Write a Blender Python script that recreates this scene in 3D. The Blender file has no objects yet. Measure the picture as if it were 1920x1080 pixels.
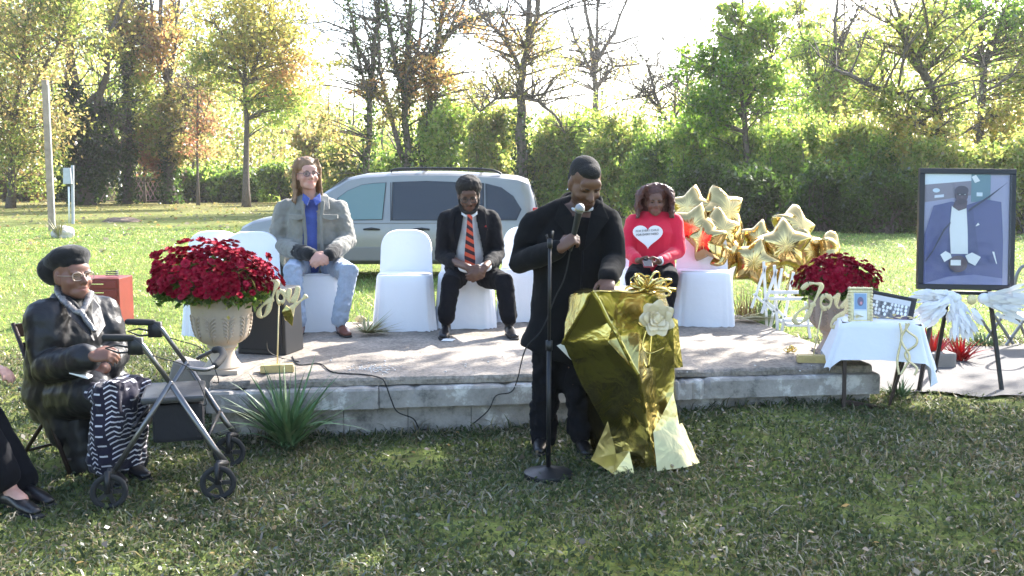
import bpy, bmesh, math, random
import numpy as np
from mathutils import Vector, Matrix
random.seed(7); RNG = np.random.default_rng(7)
SC = bpy.context.scene
COL = SC.collection
# ---------------------------------------------------------------- camera
FPX, H_CAM, Y_HOR = 1900.0, 1.58, 338.0
PITCH = math.atan((540 - Y_HOR) / FPX)
cam_d = bpy.data.cameras.new('camera'); cam = bpy.data.objects.new('camera', cam_d); COL.objects.link(cam)
cam_d.sensor_width = 36.0; cam_d.lens = FPX / 1920 * 36.0; cam_d.clip_end = 2000; cam_d.clip_start = 0.05
cam.location = (0, 0, H_CAM); cam.rotation_euler = (math.pi / 2 - PITCH, 0, 0)
SC.camera = cam
# ---------------------------------------------------------------- sky, sun, exposure
SUN_DIR = Vector((0.90, 1.20, 1.00)).normalized()       # towards the sun: behind the row of chairs, from the right
SUN_EL = math.asin(SUN_DIR.z); SUN_AZ = math.atan2(SUN_DIR.x, SUN_DIR.y)
w = bpy.data.worlds.new('World'); SC.world = w; w.use_nodes = True
nt = w.node_tree; nt.nodes.clear()
sky = nt.nodes.new('ShaderNodeTexSky'); sky.sky_type = 'NISHITA'; sky.sun_disc = False
sky.sun_elevation = SUN_EL; sky.sun_rotation = SUN_AZ; sky.air_density = 1.0; sky.dust_density = 2.0; sky.ozone_density = 1.0
bg = nt.nodes.new('ShaderNodeBackground'); bg.inputs['Strength'].default_value = 0.15
wo = nt.nodes.new('ShaderNodeOutputWorld')
nt.links.new(sky.outputs[0], bg.inputs[0]); nt.links.new(bg.outputs[0], wo.inputs[0])
sun_d = bpy.data.lights.new('sun', 'SUN'); sun_d.energy = 4.2; sun_d.angle = math.radians(0.53); sun_d.color = (1.0, 0.955, 0.89)
sun = bpy.data.objects.new('sun', sun_d); COL.objects.link(sun)
sun.rotation_euler = SUN_DIR.to_track_quat('Z', 'Y').to_euler()
SC.view_settings.view_transform = 'Standard'; SC.view_settings.look = 'None'
SC.view_settings.exposure = 2.2; SC.view_settings.gamma = 1.0; SC.view_settings.use_curve_mapping = False
SC.render.engine = 'CYCLES'
SC.cycles.max_bounces = 8; SC.cycles.diffuse_bounces = 3; SC.cycles.glossy_bounces = 3
SC.cycles.transmission_bounces = 4; SC.cycles.transparent_max_bounces = 8
# ---------------------------------------------------------------- pixel helpers
_cp, _sp = math.cos(PITCH), math.sin(PITCH)
def ray(x, y):
    u = (x - 960) / FPX; v = (540 - y) / FPX
    return (u, _cp + v * _sp, -_sp + v * _cp)
def at(x, y, Y):
    r = ray(x, y); t = Y / r[1]
    return Vector((r[0] * t, Y, H_CAM + r[2] * t))
def on(x, y, z=0.0):
    r = ray(x, y); t = (z - H_CAM) / r[2]
    return Vector((r[0] * t, r[1] * t, z))
def pxm(Y): return FPX / Y
def sst(a, b, x):
    t = np.clip((np.asarray(x, float) - a) / (b - a), 0, 1); return t * t * (3 - 2 * t)
def gz(x, y):
    """ground height: a slight rise along the right end of the platform"""
    x = np.asarray(x, float); y = np.asarray(y, float)
    return 0.11 * sst(0.3, 1.7, x) * (1 - sst(9.5, 14, y)) * sst(4.3, 6.3, y) + 0.012 * np.sin(x * 1.7 + y) * np.sin(y * 1.3)
def gzf(x, y): return float(gz(x, y))
# ---------------------------------------------------------------- objects
def wloc(o):
    v = Vector((0, 0, 0))
    while o is not None:
        v += o.location; o = o.parent
    return v
def link(name, mesh, parent=None):
    o = bpy.data.objects.new(name, mesh); COL.objects.link(o)
    if parent is not None:
        o.parent = parent; o.location = -wloc(parent)
    return o
def tag(o, label=None, cat=None, group=None, kind=None):
    if label: o['label'] = label
    if cat: o['category'] = cat
    if group: o['group'] = group
    if kind: o['kind'] = kind
    return o
def thing(name, label, cat, loc=(0, 0, 0), group=None):
    o = bpy.data.objects.new(name, None); COL.objects.link(o)
    o.empty_display_size = 0.1; o.location = loc
    return tag(o, label, cat, group)
def copy_tree(o, parent=None):
    c = o.copy(); COL.objects.link(c)
    if parent is not None: c.parent = parent
    for ch in list(o.children): copy_tree(ch, c)
    return c
def setmats(me, mats):
    for m in (mats if isinstance(mats, (list, tuple)) else [mats]): me.materials.append(m)
def basis(z, x=None):
    z = Vector(z).normalized()
    x = Vector(x) if x is not None else (Vector((1, 0, 0)) if abs(z.x) < 0.8 else Vector((0, 1, 0)))
    x = (x - z * x.dot(z)).normalized(); y = z.cross(x)
    return Matrix((x, y, z)).transposed()
class MB:
    def __init__(s): s.v = []; s.f = []; s.m = []
    def add(s, vs, fs, mi=0):
        o = len(s.v); s.v += [tuple(v) for v in vs]; s.f += [tuple(i + o for i in f) for f in fs]; s.m += [mi] * len(fs); return s
    def box(s, c, size, R=None, mi=0, taper=1.0):
        c = Vector(c); hx, hy, hz = size[0] / 2, size[1] / 2, size[2] / 2; vs = []
        for z in (-1, 1):
            k = taper if z > 0 else 1
            for x, y in ((-1, -1), (1, -1), (1, 1), (-1, 1)):
                p = Vector((x * hx * k, y * hy * k, z * hz)); vs.append(c + (R @ p if R else p))
        return s.add(vs, [(3, 2, 1, 0), (4, 5, 6, 7), (0, 1, 5, 4), (1, 2, 6, 5), (2, 3, 7, 6), (3, 0, 4, 7)], mi)
    def bar(s, a, b, wx, wy, up=(0, 0, 1), mi=0):
        a, b = Vector(a), Vector(b); R = basis(b - a, Vector(up).cross(b - a) if abs(Vector(up).normalized().dot((b - a).normalized())) < .98 else (1, 0, 0))
        return s.box((a + b) / 2, (wx, wy, (b - a).length), R, mi)
    def tube(s, pts, ra, n=8, rb=None, side=None, mi=0, cap=True, rnd=False):
        pts = [Vector(p) for p in pts]
        if not hasattr(ra, '__len__'): ra = [ra] * len(pts)
        if rb is None: rb = ra
        elif not hasattr(rb, '__len__'): rb = [rb] * len(pts)
        if rnd:
            t0 = (pts[0] - pts[1]).normalized(); t1 = (pts[-1] - pts[-2]).normalized()
            m0, m1 = min(ra[0], rb[0]), min(ra[-1], rb[-1])
            pts = [pts[0] + t0 * m0 * .9, pts[0] + t0 * m0 * .6] + pts + [pts[-1] + t1 * m1 * .6, pts[-1] + t1 * m1 * .9]
            ra = [ra[0] * .4, ra[0] * .8] + list(ra) + [ra[-1] * .8, ra[-1] * .4]
            rb = [rb[0] * .4, rb[0] * .8] + list(rb) + [rb[-1] * .8, rb[-1] * .4]
        N = len(pts); vs = []; x = Vector(side) if side is not None else None
        for i in range(N):
            t = (pts[min(i + 1, N - 1)] - pts[max(i - 1, 0)])
            if t.length < 1e-9: t = Vector((0, 0, 1))
            t.normalize()
            if x is None: x = Vector((1, 0, 0)) if abs(t.x) < .8 else Vector((0, 1, 0))
            src = Vector(side) if side is not None else x
            xx = src - t * src.dot(t)
            if xx.length < 1e-4: xx = x - t * x.dot(t)
            if xx.length < 1e-4: xx = t.orthogonal()
            x = xx.normalized(); y = t.cross(x)
            for k in range(n):
                a = 2 * math.pi * k / n
                vs.append(pts[i] + x * (ra[i] * math.cos(a)) + y * (rb[i] * math.sin(a)))
        fs = [(i * n + k, i * n + (k + 1) % n, (i + 1) * n + (k + 1) % n, (i + 1) * n + k) for i in range(N - 1) for k in range(n)]
        if cap: fs += [tuple(range(n - 1, -1, -1)), tuple((N - 1) * n + k for k in range(n))]
        return s.add(vs, fs, mi)
    def ell(s, c, r, R=None, n=14, m=9, mi=0):
        c = Vector(c); vs = []
        if not hasattr(r, '__len__'): r = (r, r, r)
        for i in range(1, m):
            th = math.pi * i / m
            for k in range(n):
                a = 2 * math.pi * k / n
                p = Vector((r[0] * math.sin(th) * math.cos(a), r[1] * math.sin(th) * math.sin(a), r[2] * math.cos(th)))
                vs.append(c + (R @ p if R else p))
        fs = [((i) * n + k, (i + 1) * n + k, (i + 1) * n + (k + 1) % n, i * n + (k + 1) % n) for i in range(m - 2) for k in range(n)]
        for sg, row in ((1, 0), (-1, m - 2)):
            p = Vector((0, 0, sg * r[2])); vs.append(c + (R @ p if R else p)); q = len(vs) - 1
            fs += [((q, row * n + k, row * n + (k + 1) % n) if sg > 0 else (q, row * n + (k + 1) % n, row * n + k)) for k in range(n)]
        return s.add(vs, fs, mi)
    def lathe(s, c, prof, n=28, mi=0, fn=None):
        c = Vector(c); vs = []
        for r, z in prof:
            for k in range(n):
                a = 2 * math.pi * k / n
                q = fn(r, z, a) if fn else r
                vs.append(c + Vector((q * math.cos(a), q * math.sin(a), z)))
        N = len(prof)
        fs = [(i * n + k, i * n + (k + 1) % n, (i + 1) * n + (k + 1) % n, (i + 1) * n + k) for i in range(N - 1) for k in range(n)]
        fs += [tuple(range(n - 1, -1, -1)), tuple((N - 1) * n + k for k in range(n))]
        return s.add(vs, fs, mi)
    def prism(s, poly, ext, mi=0):
        poly = [Vector(p) for p in poly]; e = Vector(ext); n = len(poly)
        return s.add(poly + [p + e for p in poly], [tuple(range(n)), tuple(range(2 * n - 1, n - 1, -1))] + [(k, k + n, (k + 1) % n + n, (k + 1) % n) for k in range(n)], mi)
    def mesh(s, name):
        me = bpy.data.meshes.new(name); me.from_pydata(s.v, [], s.f)
        if any(s.m): me.polygons.foreach_set('material_index', s.m)
        me.update(); return me
    def build(s, name, mats, parent=None, smooth=False, bevel=0, angle=None):
        me = s.mesh(name); setmats(me, mats)
        bm = bmesh.new(); bm.from_mesh(me); bmesh.ops.recalc_face_normals(bm, faces=bm.faces)
        if bevel: bmesh.ops.bevel(bm, geom=bm.edges[:], offset=bevel, segments=2, affect='EDGES', profile=.6, clamp_overlap=True)
        bm.to_mesh(me); bm.free()
        if smooth:
            me.polygons.foreach_set('use_smooth', [True] * len(me.polygons))
            if angle: me.set_sharp_from_angle(angle=math.radians(angle))
        return link(name, me, parent)
_DG = [None]
def organic(name, mb, mats, parent, voxel=.009, smooth=4, disp=None, post=None, subdiv=0, keep=None, hard=False):
    """continuous skin over overlapping tubes and ellipsoids: voxel union, smoothing, soft folds"""
    me = mb.mesh(name + '_raw')
    bm = bmesh.new(); bm.from_mesh(me); bmesh.ops.recalc_face_normals(bm, faces=bm.faces); bm.to_mesh(me); bm.free()
    o = bpy.data.objects.new('tmp', me); COL.objects.link(o)
    r = o.modifiers.new('r', 'REMESH'); r.mode = 'VOXEL'; r.voxel_size = voxel
    if smooth:
        m = o.modifiers.new('s', 'SMOOTH'); m.factor = .5; m.iterations = smooth
    if disp:
        for st, sz in (disp if isinstance(disp, list) else [disp]):
            tx = bpy.data.textures.new('folds', 'CLOUDS'); tx.noise_scale = sz; tx.noise_depth = 2; tx.noise_type = 'HARD_NOISE' if hard else 'SOFT_NOISE'
            d = o.modifiers.new('d', 'DISPLACE'); d.texture = tx; d.strength = st; d.mid_level = .5; d.texture_coords = 'LOCAL'
    dg = bpy.context.evaluated_depsgraph_get()
    ev = o.evaluated_get(dg); out = bpy.data.meshes.new_from_object(ev)
    bpy.data.objects.remove(o); bpy.data.meshes.remove(me)
    n = len(out.vertices); V = np.empty(n * 3, np.float32); out.vertices.foreach_get('co', V); V = V.reshape(-1, 3)
    if post is not None:
        V = post(V); out.vertices.foreach_set('co', V.astype(np.float32).ravel())
    if keep is not None:
        bm = bmesh.new(); bm.from_mesh(out); bm.verts.ensure_lookup_table(); k = keep(V)
        bmesh.ops.delete(bm, geom=[bm.verts[i] for i in np.nonzero(~k)[0]], context='VERTS'); bm.to_mesh(out); bm.free()
    out.name = name; out.materials.clear(); setmats(out, mats); out.update()
    out.polygons.foreach_set('use_smooth', [True] * len(out.polygons))
    return link(name, out, parent)
def vcol(me, fn, name='col'):
    n = len(me.vertices); V = np.empty(n * 3, np.float32); me.vertices.foreach_get('co', V); V = V.reshape(-1, 3)
    a = me.color_attributes.new(name, 'FLOAT_COLOR', 'POINT'); c = np.ones((n, 4), np.float32); c[:, :3] = fn(V)
    a.data.foreach_set('color', c.ravel())
def mesh_np(name, V, F, mats, parent=None, cols=None, smooth=False):
    me = bpy.data.meshes.new(name); V = np.asarray(V, np.float32); F = np.asarray(F, np.int32); k = F.shape[1]
    me.vertices.add(len(V)); me.vertices.foreach_set('co', V.ravel())
    me.loops.add(F.size); me.loops.foreach_set('vertex_index', F.ravel())
    me.polygons.add(len(F)); me.polygons.foreach_set('loop_start', np.arange(0, F.size, k, dtype=np.int32))
    me.polygons.foreach_set('loop_total', np.full(len(F), k, np.int32))
    if cols is not None:
        a = me.color_attributes.new('col', 'FLOAT_COLOR', 'POINT'); c = np.ones((len(V), 4), np.float32); c[:, :3] = cols
        a.data.foreach_set('color', c.ravel())
    setmats(me, mats); me.update(calc_edges=True); me.validate()
    if smooth: me.polygons.foreach_set('use_smooth', [True] * len(me.polygons))
    return link(name, me, parent)
# ---------------------------------------------------------------- materials
def lk(nt, a, b): nt.links.new(a, b)
def mat(name, col, rough=.7, metal=0., var=None, bump=None, spec=.5, sheen=0., trans=0., coat=0., ior=1.45, attr=False, col2=None, sub=0.):
    """principled surface; var=(scale, amount) mottles the colour, bump=(scale, strength[, distance]) gives fine relief"""
    m = bpy.data.materials.new(name); m.use_nodes = True; nt = m.node_tree; b = nt.nodes['Principled BSDF']
    b.inputs['Roughness'].default_value = rough; b.inputs['Metallic'].default_value = metal
    b.inputs['Specular IOR Level'].default_value = spec; b.inputs['Transmission Weight'].default_value = trans; b.inputs['IOR'].default_value = ior
    b.inputs['Coat Weight'].default_value = coat
    if sheen: b.inputs['Sheen Weight'].default_value = sheen
    if sub:
        b.inputs['Subsurface Weight'].default_value = sub; b.inputs['Subsurface Radius'].default_value = (.02, .008, .004); b.inputs['Subsurface Scale'].default_value = .5
    c4 = (*col, 1); b.inputs['Base Color'].default_value = c4; src = None
    tc = nt.nodes.new('ShaderNodeTexCoord')
    if attr:
        at_ = nt.nodes.new('ShaderNodeAttribute'); at_.attribute_name = 'col'; src = at_.outputs['Color']
    if var:
        n = nt.nodes.new('ShaderNodeTexNoise'); n.inputs['Scale'].default_value = var[0]; n.inputs['Detail'].default_value = 6; n.inputs['Roughness'].default_value = .65
        lk(nt, tc.outputs['Object'], n.inputs['Vector'])
        mp = nt.nodes.new('ShaderNodeMapRange'); mp.inputs[1].default_value = .3; mp.inputs[2].default_value = .7
        lk(nt, n.outputs['Fac'], mp.inputs[0])
        mx = nt.nodes.new('ShaderNodeMix'); mx.data_type = 'RGBA'
        if src is not None:
            mx.blend_type = 'MULTIPLY'; mx.inputs[0].default_value = 1; mp.inputs[3].default_value = 1 - var[1]; mp.inputs[4].default_value = 1 + var[1]
            lk(nt, src, mx.inputs[6]); lk(nt, mp.outputs[0], mx.inputs[7])
        else:
            lk(nt, mp.outputs[0], mx.inputs[0]); c2 = col2 or tuple(min(1, c * (1 + var[1])) for c in col)
            mx.inputs[6].default_value = c4 if col2 else (*[c * (1 - var[1]) for c in col], 1); mx.inputs[7].default_value = (*c2, 1)
        src = mx.outputs[2]
    if src is not None: lk(nt, src, b.inputs['Base Color'])
    if bump:
        n2 = nt.nodes.new('ShaderNodeTexNoise'); n2.inputs['Scale'].default_value = bump[0]; n2.inputs['Detail'].default_value = 5
        lk(nt, tc.outputs['Object'], n2.inputs['Vector'])
        bp = nt.nodes.new('ShaderNodeBump'); bp.inputs['Strength'].default_value = bump[1]; bp.inputs['Distance'].default_value = bump[2] if len(bump) > 2 else .01
        lk(nt, n2.outputs['Fac'], bp.inputs['Height']); lk(nt, bp.outputs['Normal'], b.inputs['Normal'])
    return m
def leafmat(name, trans=.5, gain=1.5, gloss=.25):
    m = bpy.data.materials.new(name); m.use_nodes = True; nt = m.node_tree; nt.nodes.clear()
    a = nt.nodes.new('ShaderNodeAttribute'); a.attribute_name = 'col'
    d = nt.nodes.new('ShaderNodeBsdfDiffuse'); t = nt.nodes.new('ShaderNodeBsdfTranslucent'); g = nt.nodes.new('ShaderNodeBsdfGlossy'); g.inputs['Roughness'].default_value = .45
    g.inputs['Color'].default_value = (.5, .5, .5, 1)
    mu = nt.nodes.new('ShaderNodeMix'); mu.data_type = 'RGBA'; mu.blend_type = 'MULTIPLY'; mu.inputs[0].default_value = 1; mu.inputs[7].default_value = (gain, gain, gain * .75, 1)
    lk(nt, a.outputs['Color'], d.inputs['Color']); lk(nt, a.outputs['Color'], mu.inputs[6]); lk(nt, mu.outputs[2], t.inputs['Color'])
    x = nt.nodes.new('ShaderNodeMixShader'); x.inputs[0].default_value = trans; lk(nt, d.outputs[0], x.inputs[1]); lk(nt, t.outputs[0], x.inputs[2])
    y = nt.nodes.new('ShaderNodeMixShader'); fr = nt.nodes.new('ShaderNodeFresnel'); fr.inputs[0].default_value = 1.4
    k = nt.nodes.new('ShaderNodeMath'); k.operation = 'MULTIPLY'; k.inputs[1].default_value = gloss * 2; lk(nt, fr.outputs[0], k.inputs[0])
    lk(nt, k.outputs[0], y.inputs[0]); lk(nt, x.outputs[0], y.inputs[1]); lk(nt, g.outputs[0], y.inputs[2])
    o = nt.nodes.new('ShaderNodeOutputMaterial'); lk(nt, y.outputs[0], o.inputs['Surface']); return m
def clearglass(name, tint=(1, 1, 1), refl=1.0):
    m = bpy.data.materials.new(name); m.use_nodes = True; nt = m.node_tree; nt.nodes.clear()
    t = nt.nodes.new('ShaderNodeBsdfTransparent'); t.inputs[0].default_value = (*tint, 1); g = nt.nodes.new('ShaderNodeBsdfGlossy'); g.inputs['Roughness'].default_value = .02
    f = nt.nodes.new('ShaderNodeFresnel'); f.inputs[0].default_value = 1.5; k = nt.nodes.new('ShaderNodeMath'); k.operation = 'MULTIPLY'; k.inputs[1].default_value = refl; lk(nt, f.outputs[0], k.inputs[0])
    x = nt.nodes.new('ShaderNodeMixShader'); lk(nt, k.outputs[0], x.inputs[0]); lk(nt, t.outputs[0], x.inputs[1]); lk(nt, g.outputs[0], x.inputs[2])
    o = nt.nodes.new('ShaderNodeOutputMaterial'); lk(nt, x.outputs[0], o.inputs['Surface']); return m
M = {}
M['leaf'] = leafmat('leaf', .6, 2.1, .10)
M['grass'] = leafmat('grass_blade', .4, 1.5, .08)
M['petal'] = leafmat('petal', .3, 1.2, .15)
M['bark'] = mat('bark', (.11, .088, .072), .9, var=(9, .45), bump=(25, .6, .03))
M['concrete'] = mat('concrete', (.30, .275, .25), .92, var=(2.2, .0), col2=(.20, .185, .17), bump=(90, .5, .006))
M['white_cloth'] = mat('white_cloth', (.80, .80, .83), .85, bump=(4.5, .35, .03), sheen=.1)
M['gold_foil'] = mat('gold_foil', (.44, .36, .13), .26, 1.0, var=(3, .12), bump=(11, .55, .02))
def foilmat(name, col, rough):
    m = mat(name, col, rough, 1.0, var=(3, .12)); nt = m.node_tree; b = nt.nodes['Principled BSDF']; tc = nt.nodes['Texture Coordinate']
    nz = nt.nodes.new('ShaderNodeTexNoise'); nz.inputs['Scale'].default_value = 4; lk(nt, tc.outputs['Object'], nz.inputs['Vector'])
    ad = nt.nodes.new('ShaderNodeMix'); ad.data_type = 'VECTOR'; ad.inputs[0].default_value = .22; lk(nt, tc.outputs['Object'], ad.inputs[4]); lk(nt, nz.outputs['Color'], ad.inputs[5])
    prev = None
    for sc, st, ds in ((5, .5, .03), (13, .45, .012), (34, .35, .005)):
        v = nt.nodes.new('ShaderNodeTexVoronoi'); v.feature = 'DISTANCE_TO_EDGE'; v.inputs['Scale'].default_value = sc; lk(nt, ad.outputs[1], v.inputs['Vector'])
        bp = nt.nodes.new('ShaderNodeBump'); bp.inputs['Strength'].default_value = st; bp.inputs['Distance'].default_value = ds; lk(nt, v.outputs['Distance'], bp.inputs['Height'])
        if prev is not None: lk(nt, prev, bp.inputs['Normal'])
        prev = bp.outputs['Normal']
    lk(nt, prev, b.inputs['Normal']); return m
M['gold_foil'] = foilmat('gold_foil', (.46, .375, .13), .24)
M['gold_bal'] = mat('gold_balloon', (.56, .40, .165), .16, 1.0, bump=(16, .15, .01))
M['gold_paint'] = mat('gold_glitter', (.72, .60, .33), .45, .15, var=(160, .25), bump=(300, .4, .002))
M['black_metal'] = mat('black_metal', (.014, .014, .016), .4, .2, bump=(60, .1, .002))
M['black_plastic'] = mat('black_plastic', (.018, .018, .02), .5, bump=(120, .15, .002))
M['grey_metal'] = mat('grey_metal', (.20, .20, .21), .35, .85)
M['chrome'] = mat('chrome', (.7, .7, .7), .15, 1.0)
M['white_paint'] = mat('white_paint', (.78, .78, .76), .55, var=(14, .08))
M['white_plastic'] = mat('white_plastic', (.8, .8, .8), .4)
M['rubber'] = mat('rubber', (.02, .02, .02), .85)
# ================================================================= the setting
def ground_mat():
    m = bpy.data.materials.new('lawn'); m.use_nodes = True; nt = m.node_tree; b = nt.nodes['Principled BSDF']
    b.inputs['Roughness'].default_value = .95; b.inputs['Specular IOR Level'].default_value = .15
    g = nt.nodes.new('ShaderNodeNewGeometry')
    def nz(s, d=6):
        n = nt.nodes.new('ShaderNodeTexNoise'); n.inputs['Scale'].default_value = s; n.inputs['Detail'].default_value = d; n.inputs['Roughness'].default_value = .7
        lk(nt, g.outputs['Position'], n.inputs['Vector']); return n.outputs['Fac']
    def ramp(f, stops):
        r = nt.nodes.new('ShaderNodeValToRGB'); e = r.color_ramp.elements
        while len(e) < len(stops): e.new(.5)
        for i, (p, c) in enumerate(stops): e[i].position = p; e[i].color = (*c, 1)
        lk(nt, f, r.inputs[0]); return r.outputs[0]
    a = ramp(nz(9), [(.34, (.10, .085, .042)), (.46, (.135, .155, .042)), (.58, (.18, .225, .055)), (.72, (.26, .275, .10))])
    c = ramp(nz(.35, 5), [(.38, (.72, .82, .62)), (.5, (1, 1, 1)), (.66, (1.25, 1.12, .95))])
    mx = nt.nodes.new('ShaderNodeMix'); mx.data_type = 'RGBA'; mx.blend_type = 'MULTIPLY'; mx.inputs[0].default_value = 1
    lk(nt, a, mx.inputs[6]); lk(nt, c, mx.inputs[7])
    # leaf litter thickens towards the edge of the wood at the far left
    sp = nt.nodes.new('ShaderNodeSeparateXYZ'); lk(nt, g.outputs['Position'], sp.inputs[0])
    mr = nt.nodes.new('ShaderNodeMapRange'); mr.inputs[1].default_value = 32; mr.inputs[2].default_value = 75; mr.inputs[3].default_value = 0; mr.inputs[4].default_value = .85
    lk(nt, sp.outputs['Y'], mr.inputs[0])
    n3 = nz(.9, 6); mm = nt.nodes.new('ShaderNodeMath'); mm.operation = 'MULTIPLY'; lk(nt, mr.outputs[0], mm.inputs[0]); lk(nt, n3, mm.inputs[1])
    m2 = nt.nodes.new('ShaderNodeMix'); m2.data_type = 'RGBA'; lk(nt, mm.outputs[0], m2.inputs[0]); lk(nt, mx.outputs[2], m2.inputs[6]); m2.inputs[7].default_value = (.24, .14, .07, 1)
    lk(nt, m2.outputs[2], b.inputs['Base Color'])
    bp = nt.nodes.new('ShaderNodeBump'); bp.inputs['Strength'].default_value = .9; bp.inputs['Distance'].default_value = .06
    lk(nt, nz(22, 4), bp.inputs['Height']); lk(nt, bp.outputs[0], b.inputs['Normal']); return m
M['lawn'] = ground_mat()
# one sheet to the horizon, finer near the camera
xs = np.concatenate([[-600, -300, -150, -80, -50, -30, -18, -12, -8], np.arange(-6, 6.01, .2), [8, 12, 18, 30, 50, 80, 150, 300, 600]])
ys = np.concatenate([[-300, -120, -50, -20, -8, -2], np.arange(0, 16, .2), [17, 19, 22, 26, 31, 38, 46, 56, 68, 82, 100, 150, 300, 900]])
gx, gy = np.meshgrid(xs, ys); gzv = gz(gx, gy); gzv[(np.abs(gx) > 10) | (gy < 0) | (gy > 20)] = 0
nx_, ny_ = len(xs), len(ys); idx = np.arange(nx_ * ny_).reshape(ny_, nx_)
F = np.stack([idx[:-1, :-1], idx[:-1, 1:], idx[1:, 1:], idx[1:, :-1]], -1).reshape(-1, 4)
tag(mesh_np('ground', np.stack([gx, gy, gzv], -1).reshape(-1, 3), F, M['lawn'], smooth=True), kind='structure')
# asphalt: the drive the van stands on, and the path past the right end of the platform
M['asphalt'] = mat('asphalt', (.085, .080, .078), .93, var=(1.4, 0), col2=(.15, .14, .132), bump=(140, .6, .006))
def sheet(name, poly, dz, m, n=26):
    """ground-following sheet over a quad given by four corners"""
    a, b, c, d = [Vector(p) for p in poly]; V = []
    for j in range(n + 1):
        for i in range(n + 1):
            u, v = i / n, j / n
            p = a.lerp(b, u).lerp(d.lerp(c, u), v)
            if j in (0, n): p.y += .05 * math.sin(p.x * 7.3) + .04 * math.sin(p.x * 17.1 + 1)
            V.append((p.x, p.y, gzf(p.x, p.y) + dz))
    I = np.arange((n + 1) ** 2).reshape(n + 1, n + 1)
    return mesh_np(name, V, np.stack([I[:-1, :-1], I[:-1, 1:], I[1:, 1:], I[1:, :-1]], -1).reshape(-1, 4), m, smooth=True)
tag(sheet('driveway', [(1.2, 15.9, 0), (4.7, 16.2, 0), (4.4, 19.2, 0), (1.2, 18.9, 0)], .02, M['asphalt']), kind='structure')
tag(sheet('path', [(2.35, 6.95, 0), (5.6, 6.35, 0), (7.4, 8.9, 0), (2.15, 8.75, 0)], .022, M['asphalt'], 40), kind='structure')
# ---------------------------------------------------------------- the concrete platform
ZS = 0.36                                                           # top of the platform
SF0 = on(392, 717, ZS); SF1 = on(1640, 685.5, ZS)                     # front edge, left and right ends
fdir = (SF1 - SF0).normalized(); bdir = Vector((-fdir.y, fdir.x, 0)); SLEN = (SF1 - SF0).length; SDEP = 2.55
def slab(u, v, z): return SF0 + fdir * u + bdir * v + Vector((0, 0, z - ZS))
def mat_slab():
    m = mat('worn_concrete', (.40, .365, .325), .93, bump=(70, .7, .008)); nt = m.node_tree; b = nt.nodes['Principled BSDF']
    tc = nt.nodes['Texture Coordinate']
    def nz(s, d=8):
        n = nt.nodes.new('ShaderNodeTexNoise'); n.inputs['Scale'].default_value = s; n.inputs['Detail'].default_value = d; n.inputs['Roughness'].default_value = .7
        lk(nt, tc.outputs['Object'], n.inputs['Vector']); return n.outputs['Fac']
    r = nt.nodes.new('ShaderNodeValToRGB'); e = r.color_ramp.elements
    e[0].position = .33; e[0].color = (.16, .14, .118, 1); e[1].position = .68; e[1].color = (.36, .315, .265, 1)
    lk(nt, nz(1.6), r.inputs[0])
    r2 = nt.nodes.new('ShaderNodeValToRGB'); e = r2.color_ramp.elements; e[0].position = .36; e[0].color = (.62, .61, .6, 1); e[1].position = .6; e[1].color = (1.12, 1.1, 1.08, 1)
    lk(nt, nz(38, 3), r2.inputs[0])
    mx = nt.nodes.new('ShaderNodeMix'); mx.data_type = 'RGBA'; mx.blend_type = 'MULTIPLY'; mx.inputs[0].default_value = 1
    lk(nt, r.outputs[0], mx.inputs[6]); lk(nt, r2.outputs[0], mx.inputs[7]); lk(nt, mx.outputs[2], b.inputs['Base Color']); return m
M['slab'] = mat_slab()
def mat_paintwall():
    """old concrete with blotches of flaking white paint"""
    m = mat('flaking_concrete', (.3, .28, .26), .9, bump=(45, .5, .008)); nt = m.node_tree; b = nt.nodes['Principled BSDF']; tc = nt.nodes['Texture Coordinate']
    n = nt.nodes.new('ShaderNodeTexNoise'); n.inputs['Scale'].default_value = 4.5; n.inputs['Detail'].default_value = 9; n.inputs['Roughness'].default_value = .72; lk(nt, tc.outputs['Object'], n.inputs['Vector'])
    r = nt.nodes.new('ShaderNodeValToRGB'); e = r.color_ramp.elements; e[0].position = .36; e[0].color = (.12, .115, .105, 1); e[1].position = .46; e[1].color = (.285, .26, .235, 1)
    q = e.new(.56); q.color = (.35, .32, .29, 1); q = e.new(.64); q.color = (.60, .57, .53, 1)
    lk(nt, n.outputs['Fac'], r.inputs[0]); lk(nt, r.outputs[0], b.inputs['Base Color']); return m
M['flaking'] = mat_paintwall()
plat = thing('concrete_platform', 'low cracked concrete platform carrying the row of white chairs', 'platform', SF0.lerp(SF1, .5) - Vector((0, 0, ZS)))
plat['kind'] = 'structure'
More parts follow.
